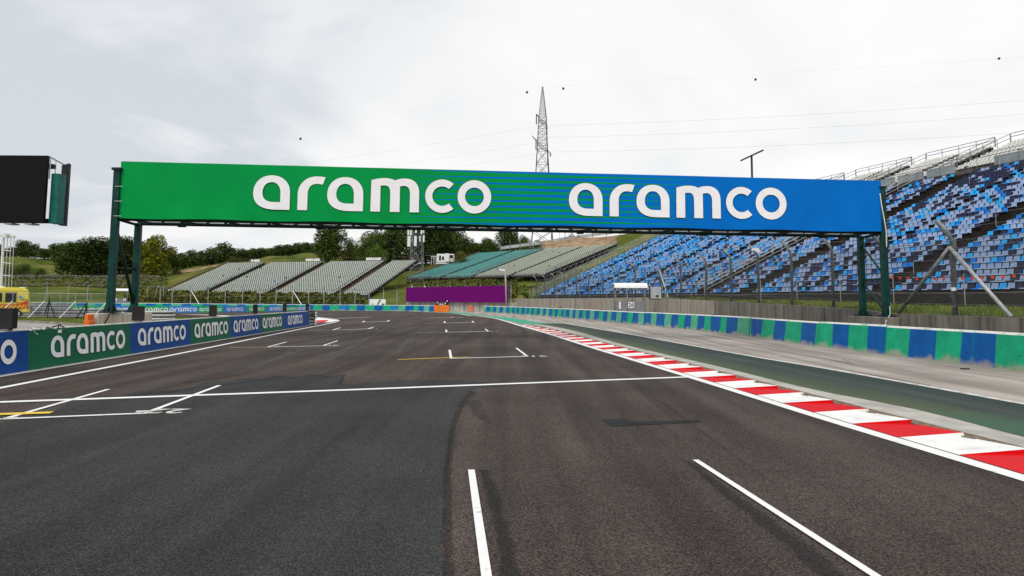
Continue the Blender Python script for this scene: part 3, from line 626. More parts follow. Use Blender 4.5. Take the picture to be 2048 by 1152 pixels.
mb = MB(); a = [kat(x)[0] + kat(x)[1] * .86 for x in np.linspace(0, tot - 2, 80)]; b = [kat(x)[0] + kat(x)[1] * 1.10 for x in np.linspace(0, tot - 2, 80)]
for i in range(79): mb.quad((a[i].x, a[i].y, .014), (b[i].x, b[i].y, .014), (b[i+1].x, b[i+1].y, .014), (a[i+1].x, a[i+1].y, .014))
struct('dirt_strip_ground', mb, DIRT)['label'] = 'dry dirt gathered behind the kerb'
# far left apex kerb and the kerb under the far boards
mb = MB(); mb2 = MB()
apex = gp([(620, 645.6), (660, 644.8), (674, 642.2), (673, 640.4), (655, 637.4), (633, 635), (630, 640)])
mb.poly([(p[0], p[1], .016) for p in apex]); o = struct('apex_kerb_pavement', mb, KWHITE); o['label'] = 'white painted kerb at the end of left barrier'
ar = gp([(622, 645.2), (648, 645), (658, 642), (652, 640.2), (632, 641.2)]); mb2.poly([(p[0], p[1], .022) for p in ar]); o = struct('apex_kerb_road', mb2, KRED); o['label'] = 'red painted patch on the kerb at barrier end'
infk = MB(); infr = MB()
kp = catmull([Vector(p) for p in gp([(320, 628.8), (380, 629.2), (430, 630.6), (500, 634.0), (560, 637.5)])], 6)
for i in range(len(kp) - 1):
    d = (kp[i+1] - kp[i]).normalized(); nn = Vector((d.y, -d.x)); mbx = infr if i % 4 == 1 else infk
    mbx.quad((kp[i].x, kp[i].y, .03), (kp[i+1].x, kp[i+1].y, .03), (kp[i+1].x + nn.x * 2, kp[i+1].y + nn.y * 2, .07), (kp[i].x + nn.x * 2, kp[i].y + nn.y * 2, .07))
ik = thing('kerb', 'low white kerb with red dashes below the far advertising boards', 'kerb', (kp[0].x, kp[0].y, 0)); infk.build('white_block', KWHITE, ik); infr.build('red_block', KRED, ik)
# service road, left
sheet('service_road', gp([(-500, 690), (180, 659), (165, 652), (100, 647), (40, 644.2), (-60, 641.5), (-500, 633)]), .008, A_ROAD, 'pale service road behind the left barrier')
mb = MB(); kq = [Vector(p) for p in gp([(175, 655), (165, 652.2), (100, 647.2), (40, 644.4), (-60, 641.7), (-300, 637)])]
for i in range(len(kq) - 1):
    a, b = kq[i], kq[i+1]; L_ = (b - a).length; nseg = max(1, int(L_ / 1.0))
    for j in range(nseg):
        p = a.lerp(b, (j + .02) / nseg); q = a.lerp(b, (j + .98) / nseg); mb.beam((p.x, p.y + .1, .06), (q.x, q.y + .1, .06), .22, .14)
tag(mb.build('kerb_stones', mat('kerb_stone', (.24, .22, .20), .9, var=.3, scale=2)), 'low grey kerb stones along the service road', 'kerb')
# grass infield patch so that the track sheet does not show left of the road
# ------------------------------------------------------------------ more materials
STEEL = mat('galvanised_steel', (.40, .41, .42), .5, .35, var=.2, scale=4)
STEEL_D = mat('weathered_steel', (.20, .205, .21), .55, .3, var=.3, scale=5)
STEEL_L = mat('pale_metal', (.66, .66, .66), .4, .2, var=.08)
GREENST = mat('dark_green_steel', (.003, .038, .033), .38, .1, var=.35, scale=2.5, spec=.5)
GREENST2 = mat('black_green_steel', (.008, .024, .022), .5, .1, var=.3, scale=2)
BLACK = mat('black_plastic', (.012, .012, .013), .5, var=.2)
SCREEN = mat('screen_black', (.006, .006, .007), .75, var=.15, scale=20, spec=.25)
WHITE = mat('white_plastic', (.78, .78, .77), .4, var=.05)
LETTER = mat('letter_white', (.88, .87, .90), .55, var=.03)
OUTL = mat('letter_outline', (.02, .02, .03), .6)
RUBBER = mat('rubber', (.02, .02, .02), .85)
GLASSD = mat('dark_glass', (.010, .012, .014), .08, var=.2)
YEL = mat('ambulance_yellow', (.80, .68, .10), .35, var=.06)
ORG = mat('orange_plastic', (.82, .17, .02), .5, var=.15, scale=2)
REDP = mat('red_orange_paint', (.80, .10, .03), .4)
BROWNW = mat('brown_timber', (.10, .065, .045), .9, var=.4, scale=6)

def concrete_mat(name, a, b, streak=1.0, dark=(.05, .045, .04), axis='Y', amount=.5):
    mt = bpy.data.materials.new(name); mt.use_nodes = True; t = mt.node_tree; p = t.nodes['Principled BSDF']; p.inputs['Roughness'].default_value = .9
    g = N(t, 'ShaderNodeNewGeometry')
    def nz(scale, st, det=4):
        mp = N(t, 'ShaderNodeMapping'); mp.inputs['Scale'].default_value = st; t.links.new(g.outputs['Position'], mp.inputs[0])
        n = N(t, 'ShaderNodeTexNoise'); n.inputs['Scale'].default_value = scale; n.inputs['Detail'].default_value = det; t.links.new(mp.outputs[0], n.inputs['Vector']); return n.outputs[0]
    mx = N(t, 'ShaderNodeMixRGB'); mx.inputs[1].default_value = (*a, 1); mx.inputs[2].default_value = (*b, 1)
    r0 = N(t, 'ShaderNodeMapRange'); r0.inputs[1].default_value = .35; r0.inputs[2].default_value = .65; t.links.new(nz(2.5, (1, 1, .12)), r0.inputs[0]); t.links.new(r0.outputs[0], mx.inputs[0])
    r1 = N(t, 'ShaderNodeMapRange'); r1.inputs[1].default_value = .52; r1.inputs[2].default_value = .70; r1.inputs[4].default_value = amount; t.links.new(nz(4.5, (1, 1, .06), 5), r1.inputs[0])
    m2 = N(t, 'ShaderNodeMixRGB'); m2.inputs[2].default_value = (*dark, 1); t.links.new(mx.outputs[0], m2.inputs[1]); t.links.new(r1.outputs[0], m2.inputs[0])
    t.links.new(m2.outputs[0], p.inputs['Base Color'])
    bp = N(t, 'ShaderNodeBump'); bp.inputs['Strength'].default_value = .5; bp.inputs['Distance'].default_value = .01; t.links.new(nz(30, (1, 1, 1)), bp.inputs['Height']); t.links.new(bp.outputs[0], p.inputs['Normal'])
    return mt
CON_W = concrete_mat('wall_concrete', (.27, .235, .195), (.38, .345, .29), amount=.6)
CON_D = concrete_mat('dark_wall_concrete', (.125, .112, .095), (.21, .192, .165), amount=.85)
CON_P = concrete_mat('pale_concrete', (.42, .40, .36), (.55, .53, .48), amount=.6)
CON_B = concrete_mat('base_concrete', (.48, .40, .32), (.60, .55, .48), dark=(.16, .24, .27), amount=.5)

def stripe_paint(name, col, worn=(.42, .36, .27), base_worn=True, pale=.0):
    """barrier paint, scuffed to concrete towards the foot, black tyre specks"""
    mt = bpy.data.materials.new(name); mt.use_nodes = True; t = mt.node_tree; p = t.nodes['Principled BSDF']; p.inputs['Roughness'].default_value = .55; p.inputs['Specular IOR Level'].default_value = .15
    g = N(t, 'ShaderNodeNewGeometry'); sp = N(t, 'ShaderNodeSeparateXYZ'); t.links.new(g.outputs['Position'], sp.inputs[0])
    def nz(scale, det=5, st=None):
        n = N(t, 'ShaderNodeTexNoise'); n.inputs['Scale'].default_value = scale; n.inputs['Detail'].default_value = det
        if st:
            mp = N(t, 'ShaderNodeMapping'); mp.inputs['Scale'].default_value = st; t.links.new(g.outputs['Position'], mp.inputs[0]); t.links.new(mp.outputs[0], n.inputs['Vector'])
        else: t.links.new(g.outputs['Position'], n.inputs['Vector'])
        return n.outputs[0]
    v = N(t, 'ShaderNodeMapRange'); v.inputs[1].default_value = .3; v.inputs[2].default_value = .7; v.inputs[3].default_value = .82; v.inputs[4].default_value = 1.18; t.links.new(nz(2.2, 6), v.inputs[0])
    rg = N(t, 'ShaderNodeRGB'); rg.outputs[0].default_value = (*col, 1)
    vm = N(t, 'ShaderNodeVectorMath', operation='SCALE'); t.links.new(rg.outputs[0], vm.inputs[0]); t.links.new(v.outputs[0], vm.inputs['Scale'])
    # scuffing height varies along the wall
    hgt = M(t, 'ADD', sp.outputs[2], M(t, 'MULTIPLY', M(t, 'SUBTRACT', nz(1.3, 6), .5), .85))
    wr = N(t, 'ShaderNodeMapRange'); wr.inputs[1].default_value = .16; wr.inputs[2].default_value = .0; wr.inputs[4].default_value = .75; t.links.new(hgt, wr.inputs[0])
    mx = N(t, 'ShaderNodeMixRGB'); mx.inputs[2].default_value = (*worn, 1); t.links.new(wr.outputs[0], mx.inputs[0]); t.links.new(vm.outputs[0], mx.inputs[1])
    sk = N(t, 'ShaderNodeMapRange'); sk.inputs[1].default_value = .68; sk.inputs[2].default_value = .72; sk.inputs[4].default_value = .8; t.links.new(nz(9, 4), sk.inputs[0])
    m2 = N(t, 'ShaderNodeMixRGB'); m2.inputs[2].default_value = (.02, .02, .02, 1); t.links.new(sk.outputs[0], m2.inputs[0]); t.links.new(mx.outputs[0], m2.inputs[1])
    t.links.new(m2.outputs[0], p.inputs['Base Color'])
    bp = N(t, 'ShaderNodeBump'); bp.inputs['Strength'].default_value = .35; bp.inputs['Distance'].default_value = .01; t.links.new(nz(14, 4), bp.inputs['Height']); t.links.new(bp.outputs[0], p.inputs['Normal'])
    return mt
B_BLUE = stripe_paint('barrier_blue', (.002, .098, .35)); B_GRN = stripe_paint('barrier_green', (.010, .37, .19)); B_PGR = stripe_paint('barrier_pale_green', (.09, .40, .25)); B_CY = stripe_paint('barrier_sky_blue', (.012, .20, .42))
B_TOP = painted('barrier_top_paint', (.70, .70, .66, 1), (.30, .42, .38, 1), lo=.32, hi=.46, scale=2.5)
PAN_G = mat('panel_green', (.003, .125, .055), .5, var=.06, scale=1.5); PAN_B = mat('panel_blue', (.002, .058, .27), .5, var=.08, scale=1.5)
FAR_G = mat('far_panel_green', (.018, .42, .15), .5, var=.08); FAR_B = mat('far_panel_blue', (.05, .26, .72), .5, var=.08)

# ------------------------------------------------------------------ right hand striped concrete barrier
def arc(pl):
    L_ = [0]
    for i in range(1, len(pl)): L_.append(L_[-1] + (Vector(pl[i]).to_2d() - Vector(pl[i-1]).to_2d()).length)
    return L_
def at_arc(pl, L_, s_):
    s_ = max(0, min(L_[-1] - 1e-4, s_))
    for i in range(1, len(L_)):
        if L_[i] >= s_:
            t = (s_ - L_[i-1]) / (L_[i] - L_[i-1]); a = Vector(pl[i-1]).to_2d(); b = Vector(pl[i]).to_2d(); d = (b - a).normalized(); return a.lerp(b, t), d
def barrier_row(pl, h, block, th, group, label, nm, side, stripe, mats, first_label=None, gap=.02, jit=.0, seed=3, topm=None, cat='barrier', bounds=()):
    """side=+1: front face on the left of the direction of travel"""
    r = random.Random(seed); L_ = arc(pl); n = int(L_[-1] / block); ci = 0; out = []; carry = 0.0; cur = 0; left = stripe * r.uniform(.6, 1.2); bq = list(bounds)
    if bq: left = bq.pop(0); cur = 1
    for k in range(n):
        s0_, s1_ = k * block + gap, (k + 1) * block - gap
        if k == 0 and bounds: left -= gap
        p0, d0 = at_arc(pl, L_, s0_); p1, d1 = at_arc(pl, L_, s1_)
        j0 = r.uniform(-jit, jit); j1 = j0 + r.uniform(-jit, jit) * .5; hh = h + r.uniform(-.012, .012)
        nrm = Vector((-d0.y, d0.x)) * side
        root = thing(nm, label if not (first_label and k < len(first_label) and first_label[k]) else first_label[k], cat, (p0.x, p0.y, 0), group)
        body = MB(); s_ = s0_
        lean = .10
        while s_ < s1_ - 1e-3:
            e = min(s1_, s_ + left); a = p0.lerp(p1, (s_ - s0_) / (s1_ - s0_)); b = p0.lerp(p1, (e - s0_) / (s1_ - s0_))
            ja = lerp(j0, j1, (s_ - s0_) / (s1_ - s0_)); jb = lerp(j0, j1, (e - s0_) / (s1_ - s0_))
            A0 = a + nrm * ja; A1 = b + nrm * jb
            mi = cur
            sl1 = d0 * (0 if e >= s1_ - 1e-3 else r.choice((0, 0, -1, 1)) * r.uniform(.02, .12)); sl0 = sprev if s_ > s0_ + 1e-3 else d0 * 0; sprev = sl1
            f = [(A0.x, A0.y, 0.0), (A1.x, A1.y, 0.0), (A1.x - nrm.x * lean + sl1.x, A1.y - nrm.y * lean + sl1.y, hh - .05), (A0.x - nrm.x * lean + sl0.x, A0.y - nrm.y * lean + sl0.y, hh - .05)]
            body.quad(*f, mi=mi)
            left -= (e - s_) + (2 * gap if e >= s1_ - 1e-3 and bounds else 0); s_ = e
            if left < 1e-3:
                left = (bq.pop(0) if bq else stripe * r.uniform(.78, 1.25))
                cur = r.choice((0, 0, 0, 3) if len(mats) > 3 else (0,)) if cur in (1, 2) else r.choice((1, 1, 2) if len(mats) > 2 else (1,))
        # cap, back and ends
        q0 = p0 + nrm * j0; q1 = p1 + nrm * j1; bk = -nrm * th; o1 = -nrm * lean; o2 = -nrm * (lean + .04)
        k3 = len(mats)
        body.quad((q0.x + o1.x, q0.y + o1.y, hh - .05), (q1.x + o1.x, q1.y + o1.y, hh - .05), (q1.x + o2.x, q1.y + o2.y, hh), (q0.x + o2.x, q0.y + o2.y, hh), k3)
        body.quad((q0.x + o2.x, q0.y + o2.y, hh), (q1.x + o2.x, q1.y + o2.y, hh), (q1.x + bk.x, q1.y + bk.y, hh), (q0.x + bk.x, q0.y + bk.y, hh), k3)
        body.quad((q0.x + bk.x, q0.y + bk.y, 0), (q1.x + bk.x, q1.y + bk.y, 0), (q1.x + bk.x, q1.y + bk.y, hh), (q0.x + bk.x, q0.y + bk.y, hh), k3 + 1)
        for q in (q0, q1): body.poly([(q.x, q.y, 0), (q.x + o1.x, q.y + o1.y, hh - .05), (q.x + o2.x, q.y + o2.y, hh), (q.x + bk.x, q.y + bk.y, hh), (q.x + bk.x, q.y + bk.y, 0)], 1)
        body.build('body', list(mats) + [topm or B_TOP, CON_P], root); out.append(root)
    return out
def arc_at_px(pl, px):
    k = (px - 1024.0) / F; L_ = arc(pl)
    for i in range(1, len(pl)):
        a = Vector(pl[i-1]).to_2d(); q = Vector(pl[i]).to_2d(); den = (q.x - a.x) - k * (q.y - a.y)
        if abs(den) < 1e-9: continue
        t = (k * a.y - a.x) / den
        if 0 <= t <= 1: return L_[i-1] + t * (L_[i] - L_[i-1])
bpx = [1979.5, 1914.7, 1867.7, 1813, 1764, 1726.6, 1689, 1656.6, 1624, 1595, 1564.5, 1542, 1519, 1498, 1473, 1451, 1437, 1420, 1407, 1393, 1379, 1366, 1354, 1340, 1327]
ba = [arc_at_px(BAR_R, x) for x in bpx]; bnd = [ba[0]] + [ba[i] - ba[i-1] for i in range(1, len(ba))]
blks = barrier_row(BAR_R, .97, 4.0, .42, 'blue and green striped concrete blocks right of the track', 'concrete block painted in blue and green stripes in the right-hand trackside barrier', 'concrete_barrier', 1, 1.15, (B_BLUE, B_GRN, B_PGR), gap=.02, jit=.022, seed=5, bounds=bnd,
                   first_label=[None, None, None, 'striped barrier block nearest the camera at the right picture edge'])
# dark scuff on one block, loose rubber piece
def scrap(px, py, s_, rz):
    p = G(px, py, .01); mb = MB(); r = random.Random(int(px)); pts = []
    for i in range(9): a = i / 9 * 6.283; pts.append((p.x + math.cos(a + rz) * s_ * r.uniform(.5, 1.2), p.y + math.sin(a + rz) * s_ * .35 * r.uniform(.5, 1.3)))
    mb.prism(pts, .0, .03); return mb
tag(scrap(1929, 738, .13, .3).build('rubber_scrap', RUBBER), 'small black scrap of rubber on the pale runoff', 'debris')

# far barrier behind the track
FARB = catmull([Vector(p) for p in ([tuple(G(868, 624)), tuple(G(800, 622.3)), tuple(G(700, 621.3)), tuple(G(620, 620.8)), tuple(G(500, 619.8)), tuple(G(336, 618.5)), tuple(G(150, 617)), tuple(G(50, 616.5))])], 6)
FARB = [Vector((p.x, p.y)) for p in FARB]
barrier_row(FARB, .98, 6.0, .5, 'striped barrier blocks across the far side of the track', 'faded blue and green striped barrier block across the far side of the track', 'concrete_barrier', 1, 1.5, (B_BLUE, B_GRN, B_PGR, B_CY), jit=.03, seed=11)
# advertising boards in front of it
px_b = [144, 211, 277, 337, 395, 446, 493, 533, 572, 595, 620]
pyb = lambda x: lerp(626.6, 625.2, max(0, min(1, (x - 140) / 300))) if x < 440 else lerp(625.2, 621.8, (x - 440) / 180)
prev = None
for i in range(len(px_b) - 1):
    a = G(px_b[i] , pyb(px_b[i])); b = G(px_b[i+1], pyb(px_b[i+1])); d = (b - a); Ln = d.length; d.normalize(); nn = Vector((d.y, -d.x, 0)).normalized()
    if nn.y > 0: nn = -nn
    gr = i % 2 == 0
    lab = ('green' if gr else 'blue') + ' far advertising board with white letters, ' + ['beyond the orange water barrier', 'seen between the gantry legs', 'above the ringed guard rail', 'right of the ringed guard rail', 'above the light box third from left', 'between the third and fourth light boxes', 'behind the fourth light box', 'between the fourth and fifth light boxes', 'right of the fifth light box', 'last before the sixth light box'][i]
    r = thing('advertising_board', lab, 'board', (a.x, a.y, 0), 'far advertising boards')
    mb = MB(); bk = -nn * .12; h_ = .86 if i < 6 else .80
    mb.extr([a + Vector((0, 0, .02)), a + bk + Vector((0, 0, .02)), a + bk + Vector((0, 0, h_)), a + Vector((0, 0, h_))], (0, 0, 0), d * (Ln - .02)); mb.build('panel', FAR_G if gr else FAR_B, r)
    hh = .46; wl = WLEN * hh
    if wl < Ln * .98: put_word(a + d * ((Ln - wl) / 2) + Vector((0, 0, .17)), d, hh, r, LETTER, OUTL, nn, outline=.0)[0].hide_render = False
    else:
        hh = Ln * .86 / WLEN; put_word(a + d * (Ln * .07) + Vector((0, 0, .19)), d, hh, r, LETTER, OUTL, nn, outline=.0)
for o in [o for o in bpy.data.objects if o.name.startswith('lettering_outline') and o.parent and o.parent.name.startswith('advertising_board')]: bpy.data.objects.remove(o)

# ------------------------------------------------------------------ left hand advertising barrier
LBH = .96; TH = .42
bx = [-60, 70, 270, 388, 467, 526, 571, 622]
labs = ['blue', 'green', 'blue', 'green', 'blue', 'green', 'blue']
where = ['at the left picture edge, only a last white letter showing', 'nearest whole panel with big white letters', 'second whole panel from the left with white letters', 'third whole panel from the left with white letters', 'fourth whole panel from the left, white letters', 'fifth whole panel from the left, white letters', 'last panel, at the barrier end, with blank right part']
LPAN = []
for i in range(7):
    a = LB(bx[i]) if i else LB(70) - ldir * 5.1; b = LB(bx[i+1]); a = Vector((a.x, a.y, 0)); b = Vector((b.x, b.y, 0)); d = b - a; Ln = d.length; d.normalize(); nn = Vector((d.y, -d.x, 0))
    r = thing('advertising_barrier', labs[i] + ' trackside barrier panel ' + where[i], 'barrier', (a.x, a.y, 0), 'barrier panels along the left of the track'); LPAN.append(r)
    prof = [a + nn * .0, a - nn * .06 + Vector((0, 0, LBH)), a - nn * TH + Vector((0, 0, LBH)), a - nn * TH]
    mb = MB(); mb.extr(prof, d * .004, d * (Ln - .004)); mb.build('block', CON_P, r)
    mb = MB(); f0 = a + nn * .012 + Vector((0, 0, .03)); f1 = a - nn * .05 + Vector((0, 0, LBH - .015)); mb.extr([f0, f1, f1 - nn * .008, f0 - nn * .008], d * .0, d * Ln)
    mb.build('panel', PAN_G if labs[i] == 'green' else PAN_B, r)
    fn = (f1 - f0).cross(d).normalized()
    if fn.dot(nn) < 0: fn = -fn
    upd = (f1 - f0).normalized()
    hh = .545; wl = WLEN * hh
    if i == 0: put_word(f0 + upd * .20 + d * (Ln - .45 - wl), d, hh, r, LETTER, OUTL, fn, outline=.03)
    else:
        st_ = {1: .86, 6: 1.05}.get(i, (Ln - wl) / 2)
        if wl > Ln - .4: hh = (Ln - .5) / WLEN; wl = hh * WLEN; st_ = .25
        put_word(f0 + upd * .20 + d * st_, d, hh, r, LETTER, OUTL, fn, outline=.03)
# end stack of white/black bands
p = LE + ldir * .25 - ln * .30; r = thing('rail_end', 'stacked white and dark bands closing the end of the left barrier', 'guard rail', (p.x, p.y, 0))
for k in range(5):
    mb = MB(); c = Vector((p.x, p.y)); z0_ = .04 + k * .185
    ring = [(c.x + math.cos(t) * .62 * ldir.y + math.sin(t) * .5 * ldir.x, c.y - math.cos(t) * .62 * ldir.x + math.sin(t) * .5 * ldir.y) for t in [math.pi * j / 10 * 1.0 for j in range(11)]]
    mb.prism(ring, z0_, z0_ + .11); mb.build('band', STEEL_L, r)
mb = MB(); mb.prism([(c.x + (q[0] - c.x) * .8, c.y + (q[1] - c.y) * .8) for q in ring], 0, .94); mb.build('core', BLACK, r)

# light boxes standing on the barrier
def light_box(px, py_top, wpx, hpx, label, w=.42, h=.46, d=.42, rz=0.0):
    k = (px - 1024.0) / F; a, b = LBASE[0] - Vector((ln.x, ln.y)) * .22, LE - Vector((ln.x, ln.y)) * .22
    t = (k * a.y - a.x) / ((b.x - a.x) - k * (b.y - a.y)); c = a + (b - a) * t
    ang = rz
    r = thing('light_box', label, 'light box', (c.x, c.y, LBH), 'black light boxes standing on the left barrier')
    mb = MB(); mb.box((c.x, c.y, LBH + .05 + h / 2), (w, d * .5, h), ang); o = mb.build('casing', BLACK, r, bevel=.012)
    f = Vector((math.sin(ang), -math.cos(ang))); s_ = Vector((-math.cos(ang), -math.sin(ang)))
    mb = MB(); mb.box((c.x + f.x * (d * .25 + .006) - s_.x * .04, c.y + f.y * (d * .25 + .006) - s_.y * .04, LBH + .05 + h/2), (w * .82, .014, h * .96), ang); mb.build('lens_face', mat('lens_grey', (.022, .020, .019), .6), r)
    mb = MB(); mb.box((c.x, c.y, LBH + .03), (w * .6, d * .4, .05), ang); mb.build('foot', STEEL_D, r)
    for q in range(4):
        mb = MB(); zz_ = LBH + .12 + q * .11; e_ = s_ * (w / 2 - .028) + f * (d * .25 + .008); mb.box((c.x + e_.x, c.y + e_.y, zz_), (.012, .012, .012), ang); mb.build('screw', STEEL, r)
    return r
light_box(18, 622, 38, 43, 'black light box nearest the camera, beside the ambulance', w=.42, rz=.12)
light_box(282, 617, 20, 29, 'black light box beside the concrete base of the gantry', w=.33, rz=.3)
light_box(430, 613, 14, 22, 'black light box above the third whole barrier panel', w=.29, rz=.3)
light_box(514, 612, 8, 18, 'black light box above the fourth whole barrier panel', w=.21, rz=.3)
light_box(572, 611, 7, 16, 'black light box above the fifth whole barrier panel', w=.20, rz=.3)
light_box(617, 609, 6, 14, 'black light box at the far end of the left barrier', w=.20, rz=.3)
# cables on the barrier
def wirecurve(pts, rad, m_, name, parent=None, n=8, seg=6):
    g = catmull([Vector(p) for p in pts], n); mb = MB(); mb.tube(g, rad, seg); return mb.build(name, m_, parent, smooth=True)
p = LB(62); base = Vector((p.x, p.y, LBH)) - Vector((ln.x, ln.y, 0)) * .12; d3 = Vector((ldir.x, ldir.y, 0)); n3 = Vector((ln.x, ln.y, 0))
r = thing('cable', 'tangled white and black cables lying on the green barrier top', 'cable', base)
for j, (c_, rad) in enumerate(((WHITE, .010), (WHITE, .010), (WHITE, .009), (BLACK, .014), (BLACK, .012))):
    rr = random.Random(j * 7 + 1); pts = []
    if c_ is WHITE:
        for q in range(9): t = q / 8; pts.append(base + d3 * (t * 1.15 - .1) + n3 * (.12 + .10 * math.sin(t * 5 + j)) + Vector((0, 0, .03 + .05 * math.sin(t * 7 + j * 1.7) + (-.10 * math.sin(t * 3.1) * (j % 2)))))
    else:
        for q in range(7): t = q / 6; pts.append(base + d3 * (.85 + t * .75) + n3 * (.10 + .05 * math.sin(t * 9 + j)) + Vector((0, 0, .05 + .04 * math.sin(t * 8 + j) - (.14 * t * t if j == 4 else 0))))
    wirecurve(pts, rad, c_, 'cord', r)
mb = MB(); q = base + d3 * 1.25 + n3 * .17 - Vector((0, 0, .08)); mb.box(q, (.05, .10, .07), .2); mb.build('plug', WHITE, r)

# ------------------------------------------------------------------ gantry
YL, YR = 27.3, 30.5
tl_ = P(241, 322, YL); bl_ = P(237, 436, YL); tr_ = P(1760, 362, YR); br_ = P(1768, 464, YR)
XL, XR = (tl_.x + bl_.x) / 2, (tr_.x + br_.x) / 2; ZT = (tl_.z + tr_.z) / 2; ZB = (bl_.z + br_.z) / 2
gL = Vector((XL, YL, 0)); gR = Vector((XR, YR, 0)); gd = (gR - gL); GW = gd.length; gd.normalize(); gn = Vector((gd.y, -gd.x, 0))   # towards camera
DEP = 1.95
gant = thing('gantry', 'green steel gantry spanning the track and carrying a long green and blue banner', 'gantry', (XL, YL, 0))
def banner_mat():
    mt = bpy.data.materials.new('banner_print'); mt.use_nodes = True; t = mt.node_tree; b = t.nodes['Principled BSDF']; b.inputs['Roughness'].default_value = .7; b.inputs['Specular IOR Level'].default_value = .08
    uv = N(t, 'ShaderNodeUVMap'); sp = N(t, 'ShaderNodeSeparateXYZ'); t.links.new(uv.outputs[0], sp.inputs[0])
    k = M(t, 'SUBTRACT', M(t, 'DIVIDE', sp.outputs[0], 1.0), .345); tt = M(t, 'DIVIDE', k, .40, clamp=True)
    tt = M(t, 'MULTIPLY', tt, 1.0)
    fr = M(t, 'FRACT', M(t, 'ADD', M(t, 'MULTIPLY', sp.outputs[1], 9.4), .30)); tri = M(t, 'MULTIPLY', M(t, 'ABSOLUTE', M(t, 'SUBTRACT', fr, .5)), 2.0)
    bl = M(t, 'LESS_THAN', tri, tt)
    mx = N(t, 'ShaderNodeMixRGB'); mx.inputs[1].default_value = (.0, .285, .062, 1); mx.inputs[2].default_value = (.0, .15, .56, 1); t.links.new(bl, mx.inputs[0])
    n = N(t, 'ShaderNodeTexNoise'); n.inputs['Scale'].default_value = .5; tc_ = N(t, 'ShaderNodeTexCoord'); t.links.new(tc_.outputs['Object'], n.inputs['Vector'])
    vm = N(t, 'ShaderNodeVectorMath', operation='SCALE'); t.links.new(mx.outputs[0], vm.inputs[0]); mr = N(t, 'ShaderNodeMapRange'); mr.inputs[1].default_value = .3; mr.inputs[2].default_value = .7; mr.inputs[3].default_value = .93; mr.inputs[4].default_value = 1.07; t.links.new(n.outputs[0], mr.inputs[0]); t.links.new(mr.outputs[0], vm.inputs['Scale'])
    t.links.new(vm.outputs[0], b.inputs['Base Color']); return mt
def cloth(o, du, dv, nrm, w, h, nu, nv, seed=0, amp=.012):
    vs = []; fs = []; uv = []
    for j in range(nv + 1):
        for i in range(nu + 1):
            u, v = i / nu, j / nv; x = u * w
            b = amp * (math.sin(x * 1.9 + seed) * .35 + math.sin(x * .73 + v * 4) * .5) + (.03 * math.sin(x * 3.4 + v * 7 + seed) * max(0, 1 - v * 6) ) * .5 + .015 * math.sin(math.pi * v) * (.5 + .5 * math.sin(x * .9 + 1))*.6
            for c, r_ in ((3.4, 1.0), (w - 2.2, -1.0)): dd = (x - c) - (1 - v) * r_ * 2.2; b += .020 * math.exp(-(dd / .22)**2) * math.sin(math.pi * min(1, v * 1.4))
            sag = -.02 * math.sin(x * 1.3 + seed) if j == 0 else 0
            vs.append(o + du * x + dv * (v * h + sag) + nrm * b); uv.append((u, v))
    for j in range(nv):
        for i in range(nu): a = j * (nu + 1) + i; fs.append((a, a + 1, a + nu + 2, a + nu + 1))
    return vs, fs, uv
def cloth_obj(name, m_, o, du, dv, nrm, w, h, nu, nv, parent, **k):
    vs, fs, uv = cloth(o, du, dv, nrm, w, h, nu, nv, **k); me = bpy.data.meshes.new(name); off = Vector(parent['_w']); me.from_pydata([v - off for v in vs], [], fs)
    ul = me.uv_layers.new(name='UVMap'); 
    for l in me.loops: ul.data[l.index].uv = uv[l.vertex_index]
    me.materials.append(m_); me.polygons.foreach_set('use_smooth', [True] * len(fs)); ob = bpy.data.objects.new(name, me); COL.objects.link(ob); ob.parent = parent; ob['_w'] = parent['_w']; return ob
BH = ZT - ZB; Z3 = Vector((0, 0, 1))
ban = cloth_obj('banner', banner_mat(), gL + Z3 * ZB, gd, Z3, gn, GW, BH, 260, 20, gant)
SHEETW = mat('banner_back', (.74, .74, .75), .7, var=.05)
_t = SHEETW.node_tree; _tr = N(_t, 'ShaderNodeBsdfTranslucent'); _tr.inputs[0].default_value = (.8, .8, .8, 1); _mx = N(_t, 'ShaderNodeMixShader'); _mx.inputs[0].default_value = .55
_t.links.new(_t.nodes['Principled BSDF'].outputs[0], _mx.inputs[1]); _t.links.new(_tr.outputs[0], _mx.inputs[2]); _t.links.new(_mx.outputs[0], _t.nodes['Material Output'].inputs[0])
cloth_obj('rear_banner', SHEETW, gL - gn * DEP + Z3 * (ZB + .06), gd, Z3, gn, GW, BH - .15, 60, 4, gant)
def fromu(px, py):   # point on banner plane under a picture position
    d = ray(px, py); t = (gL - C0).dot(gn) / d.dot(gn); return C0 + d * t
for (x0_, y0_, x1_, y1_, yt) in ((505.5, 419.0, 982, 427.5, 350.0), (1137.5, 431.5, 1573, 439.5, 365.5)):
    a = fromu(x0_, y0_); b = fromu(x1_, y1_); Lw = (b - a).length; c = fromu(x0_ + 35, yt); hh = Lw / WLEN
    a = Vector((a.x, a.y, (a.z + b.z) / 2))
    ws = put_word(a + gn * .026, gd, hh, gant, LETTER, OUTL, gn, outline=.007)
